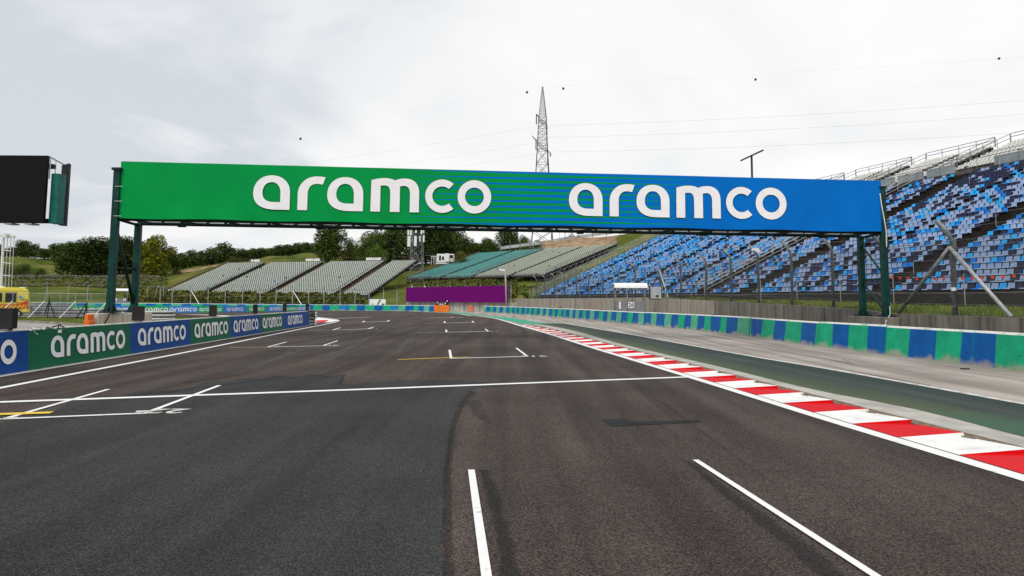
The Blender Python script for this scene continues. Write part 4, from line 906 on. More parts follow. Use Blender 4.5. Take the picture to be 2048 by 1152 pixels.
# frame: posts, chords, lacing
def G3(u, dep, z): return gL + gd * u - gn * dep + Z3 * z
ft = MB()
for dep in (.16, DEP - .1):
    for z in (ZB - .02, ZT - .15): 
        tube_ = MB(); tube_.tube([G3(0, dep, z), G3(GW, dep, z)], .075 if z < ZT - 1 else .06, 8); tube_.build('chord', GREENST2, gant, smooth=True)
lace = MB(); nb = 18
for i in range(nb):
    u0, u1 = GW * i / nb, GW * (i + 1) / nb; um = (u0 + u1) / 2
    lace.tube([G3(u0, .16, ZB), G3(um, DEP - .1, ZB - .02)], .035, 5); lace.tube([G3(um, DEP - .1, ZB - .02), G3(u1, .16, ZB)], .035, 5)
    lace.tube([G3(u0, DEP - .14, ZB), G3(um, DEP - .14, ZT - .2)], .035, 5); lace.tube([G3(um, DEP - .14, ZT - .2), G3(u1, DEP - .14, ZB)], .035, 5)
    lace.tube([G3(um, .2, ZB), G3(um, .2, ZT - .15)], .03, 5)
lace.build('lacing', GREENST2, gant)
for u in np.linspace(1.8, GW - 1.8, 6): mb = MB(); mb.box(G3(u, DEP - .1, ZB - .10), (.3, .2, .07), math.atan2(gd.y, gd.x)); mb.build('joint_plate', GREENST2, gant)
# legs
def post(p, z0_, z1_, w=.26):
    mb = MB(); mb.box((p.x, p.y, (z0_ + z1_) / 2), (w, w * .95, z1_ - z0_), math.atan2(gd.y, gd.x)); o = mb.build('leg', GREENST, gant, bevel=.02)
    mb = MB(); mb.box((p.x, p.y, z0_ + .04), (.62, .55, .05), math.atan2(gd.y, gd.x))
    for k in range(4):
        a = math.atan2(gd.y, gd.x) + k * math.pi / 2; dv = Vector((math.cos(a), math.sin(a), 0)); s_ = Vector((-dv.y, dv.x, 0)) * .012
        b0 = Vector((p.x, p.y, z0_ + .06)) + dv * (w / 2)
        mb.add([b0 - s_, b0 + s_, b0 + dv * .16 + s_, b0 + dv * .16 - s_, b0 + Z3 * .30 - s_, b0 + Z3 * .30 + s_], [(0, 1, 2, 3), (0, 3, 4), (1, 5, 2), (3, 2, 5, 4), (0, 4, 5, 1)])
    f_ = mb.build('foot_plate', GREENST2, o)
    return o
ZBASE_L, ZBASE_R = 1.13, 1.13
lf = P(226, 540, YL); lf = Vector((lf.x - .02, YL, 0)); lr = Vector((lf.x - .02, YL + 1.75, 0))
rf = P(1770.5, 540, YR + .05); rf = Vector((rf.x, YR + .1, 0)); rr_ = P(1723, 540, YR + 1.9); rr_ = Vector((rr_.x, YR + 1.9, 0))
post(lf, ZBASE_L, P(232, 341, YL).z); post(lr, ZBASE_L, ZB + .0, .25); post(rf, ZBASE_R, P(1765, 376, YR).z, .25); post(rr_, ZBASE_R, ZB + .0, .25)
mb = MB(); c = P(232, 341, YL); mb.box((lf.x, lf.y, c.z + .05), (.36, .34, .1)); mb.box((rf.x, rf.y, P(1765, 376, YR).z + .04), (.34, .3, .08)); mb.build('cap', GREENST2, gant)
def brace(a, za, b, zb, r_=.045, m_=None):
    mb = MB(); mb.tube([Vector((a.x, a.y, za)), Vector((b.x, b.y, zb))], r_, 8); mb.build('brace', m_ or GREENST2, gant, smooth=True)
for a, b in ((lf, lr), (rf, rr_)):
    brace(a, ZB - .02, b, ZB - .1, .06)
    brace(a, 2.95 if a is lf else 2.85, b, 2.95 if a is lf else 2.85, .035, GREENST)
if True:
    brace(lf, 4.75, lr, 1.35, .065)
    brace(rr_, 4.55, rf, 2.95, .045, GREENST); brace(rr_, 2.75, rf, 1.3, .045, GREENST)
mb = MB()
for z in (3.1, 3.7, 4.3): mb.tube([Vector((lf.x, lf.y - .14, z + 1.9)), Vector((lf.x + .3, lf.y - .14, z + 1.9))], .012, 4)
mb.build('ties', STEEL_L, gant)
# white cable on the right post
pts = [Vector((rf.x - .17, rf.y - .18, ZT - .6)), Vector((rf.x - .12, rf.y - .2, ZT - 1.2)), Vector((rf.x + .02, rf.y - .2, ZB + .1)), Vector((rf.x + .03, rf.y - .18, ZB - .7))]
o = wirecurve(pts, .022, WHITE, 'cable'); tag(o, 'white cable hanging down the right post of the gantry', 'cable')
o = wirecurve([Vector((rf.x + .05, rf.y - .2, 1.6)), Vector((rf.x - .02, rf.y - .32, 1.25)), Vector((rf.x - .35, rf.y - .62, 1.0)), Vector((rf.x - .5, rf.y - .72, .6)), Vector((rf.x - .6, rf.y - .8, .02))], .015, WHITE, 'cable'); tag(o, 'thin white cable running from the right gantry foot to the ground', 'cable')
o = wirecurve([Vector((lf.x + .2, lf.y - .32, 1.25)), Vector((lf.x + .24, lf.y - .5, 1.0)), Vector((lf.x + .1, lf.y - .60, .6)), Vector((lf.x - .15, lf.y - .62, .1))], .025, BLACK, 'cable'); tag(o, 'black cable hanging over the concrete base under left gantry legs', 'cable')
# concrete bases
ab = math.atan2(gd.y, gd.x)
for q, (ya, yb_, lb) in enumerate(((26.35, 28.1, 'stained pale concrete block under the front left gantry leg'), (28.12, 29.75, 'blue-stained concrete block beside the second light box'))):
    cb = MB(); xa = -15.86 + (ya - 26.35) * .09; xb = -15.86 + (yb_ - 26.35) * .09; t_ = .50 if q == 0 else .5
    cb.prism([(xa, ya), (xb, yb_), (xb - t_, yb_), (xa - t_, ya)], 0, ZBASE_L - .02 * q); o = cb.build('concrete_block', CON_B, bevel=.03); tag(o, lb, 'concrete block', 'blocks under the left gantry legs')
cb = MB(); c = (rf + rr_) / 2; cb.box((c.x, c.y, ZBASE_R / 2), (.95, 3.0, ZBASE_R), math.atan2((rr_ - rf).y, (rr_ - rf).x) - math.pi / 2); o = cb.build('concrete_block', CON_D, bevel=.03); tag(o, 'dark concrete plinth under the right gantry legs', 'concrete block')

# ------------------------------------------------------------------ retaining wall right, with joints
wall = thing('retaining_wall', 'streaked brown concrete retaining wall below the blue grandstand', 'wall', (WALL[5][0], WALL[5][1], 0))
Wp = [Vector((p[0], p[1])) for p in WALL]; Wz = [p[2] for p in WALL]; WL = arc(Wp)
def wall_at(s_):
    s_ = max(0, min(WL[-1] - 1e-4, s_))
    for i in range(1, len(WL)):
        if WL[i] >= s_: t = (s_ - WL[i-1]) / (WL[i] - WL[i-1]); d = (Wp[i] - Wp[i-1]).normalized(); return Wp[i-1].lerp(Wp[i], t), lerp(Wz[i-1], Wz[i], t), d
mbs = {0: MB(), 1: MB()}; s_ = 0; k = 0
while s_ < WL[-1] - .5:
    e = min(WL[-1], s_ + 2.0); a, za, d = wall_at(s_ + .006); b, zb, _ = wall_at(e - .006); nn = Vector((-d.y, d.x))  # towards the track
    dark = a.y < 50; mb = mbs[1 if dark else 0]; j = rnd.uniform(0, .015)
    zz_ = (za + zb) / 2 if False else None
    t_ = .3
    q = [a + nn * j, b + nn * j, b - nn * t_, a - nn * t_]
    mb.add([(x.x, x.y, -.05) for x in q] + [(q[0].x, q[0].y, za), (q[1].x, q[1].y, zb), (q[2].x, q[2].y, zb), (q[3].x, q[3].y, za)], [(0, 1, 5, 4), (1, 2, 6, 5), (2, 3, 7, 6), (3, 0, 4, 7), (4, 5, 6, 7)])
    s_ += 2.0; k += 1
mbs[0].build('wall_section', CON_W, wall); mbs[1].build('wall_section', CON_D, wall)
# ------------------------------------------------------------------ seats and grandstands
def plastic(name, c, var=.10): return mat(name, c, .42, var=var, scale=1.3, spec=.4)
S_LIGHT = plastic('seat_pale_blue', (.28, .375, .57)); S_NAVY = plastic('seat_navy', (.022, .024, .062)); S_BLUE = plastic('seat_blue', (.004, .19, .62)); S_CYAN = plastic('seat_sky_blue', (.02, .38, .80))
S_SILV = plastic('seat_grey_green', (.42, .465, .42)); S_TEAL = plastic('seat_teal', (.12, .36, .335)); S_WHITE = plastic('seat_off_white', (.70, .68, .64)); S_CREAM = plastic('seat_cream', (.40, .44, .36))
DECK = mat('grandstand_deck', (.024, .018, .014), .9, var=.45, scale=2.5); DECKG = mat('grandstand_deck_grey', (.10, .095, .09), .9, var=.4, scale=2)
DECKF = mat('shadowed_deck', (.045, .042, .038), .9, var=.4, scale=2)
RAILM = mat('rail_paint', (.42, .43, .41), .5, .2, var=.15)
def seat_geo(mb, o, rd, ud, mi=0, w=.43, k=1.0):
    """o = front lip centre, rd along the row, ud uphill"""
    rd = Vector((rd.x, rd.y, 0)); ud = Vector((ud.x, ud.y, 0)); z = Vector((0, 0, 1)); h = w / 2
    a = o - rd * h; b = o + rd * h
    c = o + ud * .38 * k - z * .02; hb = h * .90
    t = o + ud * .47 * k + z * .33 * k; ht = h * .82
    vs = [a + ud * .03, b + ud * .03, c + rd * hb, c - rd * hb, a - z * .05 - ud * .012, b - z * .05 - ud * .012, t - rd * ht, t + rd * ht, t - rd * ht + ud * .035, t + rd * ht + ud * .035, c + rd * hb + ud * .05 - z * .04, c - rd * hb + ud * .05 - z * .04]
    mb.add(vs, [(0, 1, 2, 3), (4, 5, 1, 0), (3, 2, 7, 6), (6, 7, 9, 8), (8, 9, 10, 11), (2, 10, 9, 7), (3, 6, 8, 11), (4, 11, 10, 5)], mi)
_sm = {}
def seat_obj(m_, rd, ud, k=1.0, w=.43):
    key = (m_.name, k, w, round(rd.x, 3), round(rd.y, 3))
    if key not in _sm:
        mb = MB(); seat_geo(mb, Vector((0, 0, 0)), rd, ud, k=k, w=w); me = bpy.data.meshes.new('seat'); me.from_pydata(mb.v, [], mb.f); me.materials.append(m_); _sm[key] = me
    return _sm[key]
def in_frame(p):
    d = p - C0; dz = d.dot(fwd)
    if dz < 1: return False
    x = 1024 + d.dot(rgt) / dz * F; y = CY - d.dot(upv) / dz * F
    return 0 < x < 2048 and 0 < y < 1152
def stand(root, ptf, rd, ud, s0_, s1_, rows, pitch, rise, mats, pick, deckm, seat_z=.33, sp=.5, aisles=(), leftcut=None, nparts=100, skip=0.02, first=0, deck_t=.12, sk=1.0, sw=.43):
    """rows of seats on a stepped deck"""
    r = random.Random(int(abs(s0_) * 100) + 5); rd3 = Vector((rd.x, rd.y, 0)); ud3 = Vector((ud.x, ud.y, 0)); lst = []
    dk = MB()
    for j in range(first, rows):
        n = j * pitch; L1 = s1_ if leftcut is None else leftcut(j)
        a = ptf(s0_, n); b = ptf(L1, n)
        dk.quad(a - Z3 * rise, b - Z3 * rise, b, a); dk.quad(a, b, b + ud3 * pitch, a + ud3 * pitch)
        s_ = s0_ + .3
        while s_ < L1 - .25:
            if all(abs(s_ - c) > w_ / 2 for c, w_ in aisles) and r.random() > skip:
                p = ptf(s_, n) + ud3 * .25 + Z3 * seat_z
                lst.append((p, pick(r, s_, j)))
            s_ += sp
    # underside, ends
    a0 = ptf(s0_, first * pitch) - Z3 * rise; b0 = ptf(s1_ if leftcut is None else leftcut(first), first * pitch) - Z3 * rise
    a1 = ptf(s0_, rows * pitch); b1 = ptf(s1_ if leftcut is None else leftcut(rows - 1), rows * pitch)
    dn = Z3 * .25; dk.quad(a0 - dn, a1 - dn - Z3 * rise, b1 - dn - Z3 * rise, b0 - dn)
    dk.quad(a1, b1, b1 - dn - Z3 * rise, a1 - dn - Z3 * rise); dk.quad(a0, b0, b0 - dn, a0 - dn)
    dk.build('deck', deckm, root)
    vis = sorted([i for i in range(len(lst)) if in_frame(lst[i][0])], key=lambda i: (lst[i][0] - C0).length)[:nparts]; vs_ = set(vis)
    off = Vector(root['_w'])
    for i in vis:
        o = bpy.data.objects.new('seat', seat_obj(mats[lst[i][1]], rd, ud, sk, sw)); COL.objects.link(o); o.parent = root; o.location = lst[i][0] - off
    mb = MB()
    for i, (p, c) in enumerate(lst):
        if i not in vs_: seat_geo(mb, p, rd, ud, c, w=sw, k=sk)
    o = mb.build('seats', mats, root); o['kind'] = 'stuff'
    return lst
def rails(ptf, s_, n0, n1, hs, r_=.025, post=2.2, mb=None):
    mb = mb or MB()
    for h in hs: mb.tube([ptf(s_, n0) + Z3 * h, ptf(s_, n1) + Z3 * h], r_, 5)
    k = int((n1 - n0) / post)
    for i in range(k + 1): p = ptf(s_, n0 + (n1 - n0) * i / k); mb.tube([p - Z3 * .1, p + Z3 * max(hs)], r_, 5)
    return mb
def frontrail(ptf, s0_, s1_, n, hs, r_=.025, post=2.2):
    mb = MB()
    for h in hs: mb.tube([ptf(s0_, n) + Z3 * h, ptf(s1_, n) + Z3 * h], r_, 5)
    k = max(1, int(abs(s1_ - s0_) / post))
    for i in range(k + 1): p = ptf(s0_ + (s1_ - s0_) * i / k, n); mb.tube([p - Z3 * .1, p + Z3 * max(hs)], r_, 5)
    return mb
def under(root, ptf, s0_, s1_, n1, st=3.0, nst=3.0, gz=2.2, name='support_frame', m_=None):
    """scaffold posts and diagonals below a deck"""
    mb = MB(); s_ = s0_
    while s_ <= s1_ + .01:
        n = 0.4; prev = None
        while n <= n1:
            p = ptf(s_, n) - Z3 * .4; g = hz(p.x, p.y) - .1
            if p.z > g + .15:
                mb.tube([Vector((p.x, p.y, g)), p], .035, 4)
                if prev is not None: mb.tube([prev, p], .03, 4); mb.tube([Vector((prev.x, prev.y, max(g, prev.z - 1.2))), p], .025, 4)
            prev = p; n += nst
        s_ += st
    return mb.build(name, m_ or STEEL_D, root)

# blue stand
PB, RB = .96, .96 * .47
def pick_blue(r, s_, j):
    x = r.random(); up_ = j / 29.0
    if s_ > 52: w = (.34, .18, .23, .25)
    elif s_ > 30: w = (.42, .25, .16, .17)
    else:
        w = (.52, .26, .11, .11)
        if up_ > .62: w = (.33, .54, .04, .09)
    if s_ < 28 and up_ > .80 and r.random() < .6: return 1
    a = 0
    for i in range(4):
        a += w[i]
        if x < a: return i
    return 0
def edge_s(j):    # the far end of every row, along the slanting stairway
    return 87.0
blue = thing('grandstand', 'large grandstand with mixed blue, navy and pale plastic seats behind the right-hand wall', 'grandstand', tuple(blue_pt(40, 0) - Z3 * 1.4))
AIS = ((10.6, 2.0), (26.3, 2.0), (33.7, 2.2), (43.5, 1.5), (54.8, 1.6), (67.3, 1.6), (80.0, 1.5), (-3, 2.0), (18.5, .6))
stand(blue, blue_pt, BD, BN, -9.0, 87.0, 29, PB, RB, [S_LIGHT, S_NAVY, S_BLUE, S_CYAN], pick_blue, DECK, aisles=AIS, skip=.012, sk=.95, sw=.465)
under(blue, blue_pt, -8, 86, 4.0, 3.2, 1.2)
mb = MB()
for s_ in (32.9, 34.5): rails(blue_pt, s_, .2, 28.6, (.45, .8, 1.15), .03, 2.9, mb)
mb.build('stair_rail', RAILM, blue)
rails(blue_pt, 38.2, .2, 26, (1.0,), .025, 4.2).build('stair_rail', RAILM, blue)
mb = MB()
for s_ in (87.6, 89.6): rails(blue_pt, s_, -.4, 28.6, (.3, .75, 1.2), .03, 3.2, mb)
mb.build('stair_rail', RAILM, blue)
mb = MB(); mb.add([blue_pt(87.5, -.4), blue_pt(89.7, -.4), blue_pt(89.7, 29), blue_pt(87.5, 29)], [(0, 1, 2, 3)]); mb.build('side_stair', GRASS, blue)
mb = frontrail(blue_pt, -9, 87, .02, (.05,), .03, 3.2); mb.build('front_beam', STEEL_D, blue)
for s_ in (10.6, 22.5, 43.5, 54.8):
    mb = MB()
    for n in range(3, 28, 4): p = blue_pt(s_ - .45, n); mb.tube([p, p + Z3 * .95], .02, 5)
    mb.build('aisle_post', RAILM, blue)
# walkway and upper tier
UR, UP_ = .43, .90
def up_pt(s_, n, dz=0.0): p = blue_pt(s_, 30.2 + n); p.z = 2.35 + .0034 * s_ + .47 * 28.2 + .75 + .42 * n + dz; return p
walk = thing('walkway', 'grey panelled walkway between the blue seats and the upper white seats', 'walkway', tuple(blue_pt(40, 30)))
mb = MB(); a, b = blue_pt(-12, 28.2), blue_pt(88, 28.2)
e = Vector((BN.x, BN.y, 0)) * 2.2; top = Z3 * .25; mb.add([a - Z3 * .3, b - Z3 * .3, b + e - Z3 * .3, a + e - Z3 * .3, a + top, b + top, b + e + top, a + e + top], [(0, 1, 5, 4), (4, 5, 6, 7), (2, 3, 7, 6), (0, 3, 2, 1)]); mb.build('floor_slab', DECKG, walk)
PANL = mat('grey_panel', (.30, .33, .34), .45, .1, var=.12, scale=1)
s_ = -12; k = 0
while s_ < 86:
    if k % 5 != 4: mb = MB(); a, b = blue_pt(s_, 28.25) + Z3 * .2, blue_pt(s_ + 3.6, 28.25) + Z3 * .2; h_ = Z3 * .95; t_ = Vector((BN.x, BN.y, 0)) * .05; mb.add([a, b, b + h_, a + h_, a + t_, b + t_, b + h_ + t_, a + h_ + t_], [(0, 1, 2, 3), (7, 6, 5, 4), (3, 2, 6, 7), (0, 3, 7, 4), (1, 5, 6, 2)]); mb.build('panel', PANL, walk)
    s_ += 4.0; k += 1
mb = MB()
for n_, hs in ((28.15, (1.35,)), (29.9, (1.3,))):
    for h in hs: mb.tube([blue_pt(-12, n_) + Z3 * h, blue_pt(88, n_) + Z3 * h], .035, 5)
    for q in range(0, 46): p = blue_pt(-12 + q * 2.2, n_); mb.tube([p, p + Z3 * max(hs)], .025, 4)
mb.build('handrail', STEEL_D, walk)
UBL = [(-12, 31.0, 'nearest upper block of off-white seats at the right picture edge'), (33.0, 42.6, 'upper block of off-white seats, second from the right'), (45.0, 55.0, 'upper block of off-white seats just above the right end of the banner'), (57.5, 86, 'upper block of off-white seats mostly hidden behind the banner')]
for (a_, b_, lb) in UBL:
    r = thing('grandstand', lb, 'grandstand', tuple(up_pt((a_ + b_) / 2, 0) - Z3 * 2), 'upper blocks of off-white seats')
    stand(r, up_pt, BD, BN, a_, b_, 12, .84, .84 * .42, [S_WHITE], lambda q, s, j: 0, DECKG, aisles=(((a_ + b_) / 2 - 1, 1.0),), skip=.01, sk=.8)
    frontrail(up_pt, a_, b_, 10.3, (.75, 1.15), .04, 2.4).build('back_rail', STEEL_D, r)
    rails(up_pt, a_ - .1, 0, 10.3, (.6, 1.1), .035, 1.8).build('side_rail', STEEL_D, r); rails(up_pt, b_ + .1, 0, 10.3, (.6, 1.1), .035, 1.8).build('side_rail', STEEL_D, r)
    under(r, up_pt, a_, b_, 9, 4.5, 2.2, name='support_frame')

# left stands
def s_at(px, F0, D):
    k = (px - 1024.0) / F; return (k * F0.y - F0.x) / (D.x - k * D.y)
lb_px = [(319, 399, 'first grandstand block of grey-green seats from the left, with a sloping left edge'), (413, 527, 'second grandstand block of grey-green seats from the left'), (543, 664, 'third grandstand block of grey-green seats, below the tall tree'), (681, 737, 'fourth, narrow grandstand block of grey-green seats beside the antenna mast')]
WSIGN = mat('white_sheet', (.75, .75, .74), .6)
for i, (p0, p1, lb) in enumerate(lb_px):
    a_, b_ = s_at(p0, LF, LD), s_at(p1, LF, LD)
    r = thing('grandstand', lb, 'grandstand', tuple(left_pt((a_ + b_) / 2, 0) - Z3 * 1.0), 'grey-green grandstand blocks in the distance')
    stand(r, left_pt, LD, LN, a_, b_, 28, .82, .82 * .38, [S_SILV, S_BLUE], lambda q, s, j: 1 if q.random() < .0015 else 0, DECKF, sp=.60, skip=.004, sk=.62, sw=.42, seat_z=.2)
    frontrail(left_pt, a_, b_, 23.3, (.1, .9), .05, 3).build('back_rail', BROWNW, r)
    mb = MB(); rails(left_pt, b_ + .25, 0, 23, (.25, .8), .05, 2.5, mb); mb.build('side_rail', STEEL_D, r)
    if i == 0: mb = MB(); mb.tube([left_pt(a_ - .6, -1) + Z3 * .2, left_pt(a_ - .6, 24) + Z3 * .2], .22, 5); mb.build('side_beam', BROWNW, r)
    under(r, left_pt, a_ + .2, b_ - .2, 2.0, 3.0, 1.6)
    if i < 3:
        mb = MB(); c = left_pt(b_ - 3.4, 23.4) + Z3 * .45; mb.box(c, (4.2 if i else 2.8, .12, .8), math.atan2(LD.y, LD.x)); mb.build('white_sheet', WSIGN, r)
# gaps between the blocks are stepped service stairs
for i, (p0, p1) in enumerate(((399, 413), (527, 543), (664, 681))):
    a_, b_ = s_at(p0, LF, LD), s_at(p1, LF, LD); mb = MB()
    for j in range(28):
        a = left_pt(a_, j * .82, -.35); b = left_pt(b_, j * .82, -.35); u = Vector((LN.x, LN.y, 0)) * .82
        mb.quad(a - Z3 * .32, b - Z3 * .32, b, a); mb.quad(a, b, b + u, a + u)
    r = thing('stairway', ['dark stairway between the first and second grey-green blocks', 'dark stairway between the second and third grey-green blocks', 'dark stairway between the third and fourth grey-green blocks'][i], 'stairs', tuple(left_pt(a_, 0)), 'stairways between the distant blocks')
    mb.build('steps', BROWNW, r)
# right hand distant stands
rb_px = [(814, 881, S_TEAL, 'first teal grandstand block from the left, above the purple board'), (885, 943, S_TEAL, 'second teal grandstand block, right of the first teal one'), (952, 1052, S_CREAM, 'pale grandstand block right of the teal seats'), (1060, 1091, S_CREAM, 'narrow pale grandstand block with a dark frame, left of the grass slope')]
RS = [s_at(x, RF, RD) for x in (814, 883, 944, 1022, 1091)]
RSL = [(RS[0], RS[1] - .5), (RS[1] + .5, RS[2] - .2), (RS[2] + .8, RS[3] - .5), (RS[3] + .5, RS[4])]
for i, (a_, b_) in enumerate(RSL):
    r = thing('grandstand', rb_px[i][3], 'grandstand', tuple(right_pt((a_ + b_) / 2, 0) - Z3 * 1.3), 'teal and pale grandstand blocks in the distance')
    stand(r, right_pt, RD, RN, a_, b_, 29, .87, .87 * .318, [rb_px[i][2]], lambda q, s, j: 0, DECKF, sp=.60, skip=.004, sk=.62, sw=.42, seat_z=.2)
    if i in (0,): mb = MB(); mb.tube([right_pt(a_ - .6, -.5) + Z3 * .2, right_pt(a_ - .6, 26) + Z3 * .2], .2, 5); mb.build('side_beam', BROWNW, r)
    if i in (1, 3): mb = MB(); rails(right_pt, b_ + .25, 0, 25.2, (.3, .75, 1.1), .05, 2.2, mb); mb.build('side_rail', STEEL_D, r)
    under(r, right_pt, a_ + .2, b_ - .2, 3.0 if i < 3 else 25, 2.6, 1.6)
    frontrail(right_pt, a_, b_, -.3, (.0, .75), .045, 2.4).build('front_rail', STEEL, r)
    if i == 3:
        mb = MB()
        for n in range(0, 25, 2):
            p = right_pt(b_ + .5, n); q = right_pt(b_ + .5, n + 2); g = Z3 * 1.5
            mb.tube([p - Z3 * .3, p - Z3 * 1.8], .06, 4); mb.tube([p - Z3 * 1.6, q - Z3 * .3], .05, 4); mb.tube([p - Z3 * .3, q - Z3 * .3], .06, 4); mb.tube([p - Z3 * 1.2, q - Z3 * 1.2], .06, 4)
        mb.build('side_frame', STEEL_D, r)
# fence and pale boards on the bluff above
EARTH = mat('sandy_earth', (.27, .185, .115), .95, var=.3, scale=.6, space='World', bump=.5)
mb = MB(); bl = [(1085, 502, 482, 190), (1110, 499, 482, 190), (1150, 497, 476, 190), (1200, 495, 474, 190), (1240, 488, 470, 191), (1270, 484, 466, 192), (1310, 476, 460, 193), (1350, 468, 452, 194)]
lo = [P(x, y0_, Y - 5) for x, y0_, y1_, Y in bl]; hi = [P(x, y1_, Y + 1) for x, y0_, y1_, Y in bl]
for i in range(len(bl) - 1):
    for j in range(6):
        t0, t1 = j / 6, (j + 1) / 6
        f_ = lambda k, t: lo[k].lerp(hi[k], t) + Vector((0, -1.2 * math.sin(t * 3.14) + .25 * math.sin(k * 7 + t * 9), 0))
        mb.quad(f_(i, t0), f_(i + 1, t0), f_(i + 1, t1), f_(i, t1))
bn = [h + Vector((0, 12, 1)) for h in hi]
for i in range(len(bl) - 1): mb.quad(hi[i], hi[i+1], bn[i+1], bn[i], 0)
mb.quad(lo[0], hi[0], bn[0], bn[0] - Z3 * 4)
struct('earth_bank_ground', mb, EARTH)['label'] = 'bare sandy bluff above the pale seats'
lo2 = [P(x, y, Y) for x, y, Y in ((300, 552, 218), (350, 548, 216), (400, 543, 216), (430, 537, 216), (460, 532, 216))]; hi2 = [P(x, y, Y) for x, y, Y in ((300, 548.5, 219), (350, 543, 218), (400, 536, 218), (430, 530, 218), (460, 526, 218))]
mb = MB()
for i in range(4): mb.quad(lo2[i] + Vector((0, -1.5, 0)), lo2[i+1] + Vector((0, -1.5, 0)), hi2[i+1], hi2[i])
struct('earth_cut_ground', mb, EARTH)['label'] = 'low cut of bare earth behind the left stand'
fence_up = thing('boarded_fence', 'mesh fence with a long pale banner strip along the top of the sandy bluff', 'fence', tuple(P(1150, 478, 191)))
pts = [P(1000, 499, 196), P(1040, 494, 194), P(1080, 489, 192), P(1130, 480, 191), P(1185, 473, 191), P(1240, 466, 191), P(1280, 461, 191), P(1330, 458, 192), P(1380, 452, 193)]
for i in range(len(pts) - 1):
    a, b = pts[i], pts[i+1]; mb = MB(); mb.add([a, b, b + Z3 * .85, a + Z3 * .85, a + Vector((0, .1, 0)), b + Vector((0, .1, 0)), b + Vector((0, .1, .85)), a + Vector((0, .1, .85))], [(0, 1, 2, 3), (3, 2, 6, 7), (7, 6, 5, 4)]); mb.build('banner_strip', mat('pale_strip', (.36, .37, .38), .6, var=.25, scale=.4), fence_up)
    for q in range(2): p = a.lerp(b, q / 2); mb = MB(); mb.tube([p - Z3 * 2.2 + Vector((0, -.15, 0)), p + Z3 * 2.4 + Vector((0, -.15, 0))], .09, 5); mb.build('post', STEEL_D, fence_up)
for k_, x in enumerate((1119, 1138, 1156, 1174, 1192, 1210)):
    a = P(x, 480 - (x - 1119) * .12, 193); mb = MB(); mb.tube([a, a + Z3 * (4.2)], .05, 5); mb.build('mast', STEEL_D, fence_up)
# ------------------------------------------------------------------ fences
def mesh_mat(name, cell, wire, col, axis=0):
    """wire netting: diamond wires kept, the holes between them let light through"""
    mt = bpy.data.materials.new(name); mt.use_nodes = True; t = mt.node_tree; b = t.nodes['Principled BSDF']; b.inputs['Base Color'].default_value = (*col, 1); b.inputs['Roughness'].default_value = .6
    uv = N(t, 'ShaderNodeUVMap'); sp = N(t, 'ShaderNodeSeparateXYZ'); t.links.new(uv.outputs[0], sp.inputs[0])
    u = M(t, 'DIVIDE', sp.outputs[0], cell); v = M(t, 'DIVIDE', sp.outputs[1], cell)
    def ln_(x): return M(t, 'LESS_THAN', M(t, 'FRACT', x), wire / cell)
    k = M(t, 'MAXIMUM', ln_(M(t, 'ADD', u, v)), ln_(M(t, 'SUBTRACT', u, v)))
    t.links.new(k, b.inputs['Alpha']); return mt
NET = mesh_mat('wire_netting', .085, .011, (.06, .062, .06))
NETF = mesh_mat('far_wire_netting', .14, .012, (.13, .14, .13))
def netting(pl, z0f, h, name, m_, parent):
    me = bpy.data.meshes.new(name); vs = []; fs = []; uv = []; off = Vector(parent['_w']); u = 0
    for i, p in enumerate(pl):
        if i: u += (Vector(p).to_2d() - Vector(pl[i-1]).to_2d()).length
        z = z0f[i]; vs += [Vector((p[0], p[1], z)) - off, Vector((p[0], p[1], z + h)) - off]; uv += [(u, 0), (u, h)]
    for i in range(len(pl) - 1): fs.append((2*i, 2*i+2, 2*i+3, 2*i+1))
    me.from_pydata(vs, [], fs); ul = me.uv_layers.new(name='UVMap')
    for l in me.loops: ul.data[l.index].uv = uv[l.vertex_index]
    me.materials.append(m_); o = bpy.data.objects.new(name, me); COL.objects.link(o); o.parent = parent; return o
# catch fence on the wall
FENCE_STEEL = mat('fence_post_steel', (.20, .215, .225), .5, .3, var=.3, scale=6)
cf = thing('catch_fence', 'tall wire catch fence with bent-top steel posts along the retaining wall', 'fence', (WALL[4][0] + .35, WALL[4][1], 1.5))
wall_px = [1882, 1743, 1646, 1566, 1501, 1448, 1399, 1350, 1310, 1261, 1228, 1198, 1170, 1146, 1122, 1103, 1084, 1067]
fp = []
for px in [2300, 2080] + wall_px:
    k = (px - 1024.0) / F; best = None
    for i in range(1, len(Wp)):
        a, b = Wp[i-1], Wp[i]; den = (b.x - a.x) - k * (b.y - a.y)
        if abs(den) < 1e-6: continue
        t = (k * a.y - a.x) / den
        if 0 <= t <= 1: q = a.lerp(b, t); best = (q, lerp(Wz[i-1], Wz[i], t), (b - a).normalized()); break
    if best: fp.append(best)
tops = []
for i, (q, z, d) in enumerate(fp):
    tr = Vector((-d.y, d.x)); x, y = q.x - tr.x * .55, q.y - tr.y * .55; h = 3.05
    big = i in (2,) 
    mb = MB(); mb.tube([(x, y, z - .3), (x, y, z + h), (x + tr.x * .12, y + tr.y * .12, z + h + .22), (x + tr.x * .62, y + tr.y * .62, z + h + .78)], .10 if big else .085, 8)
    mb.build('post', FENCE_STEEL, cf, smooth=True); tops.append((x, y, z, tr, h))
    if i < 9:
        mb = MB()
        for q_ in range(7): mb.tube([(x + tr.x * .08 - d.x * .12, y + tr.y * .08 - d.y * .12, z + .35 + q_ * .42), (x + tr.x * .1 + d.x * .12, y + tr.y * .1 + d.y * .12, z + .35 + q_ * .42)], .018, 5)
        mb.build('clamps', STEEL_D, cf)
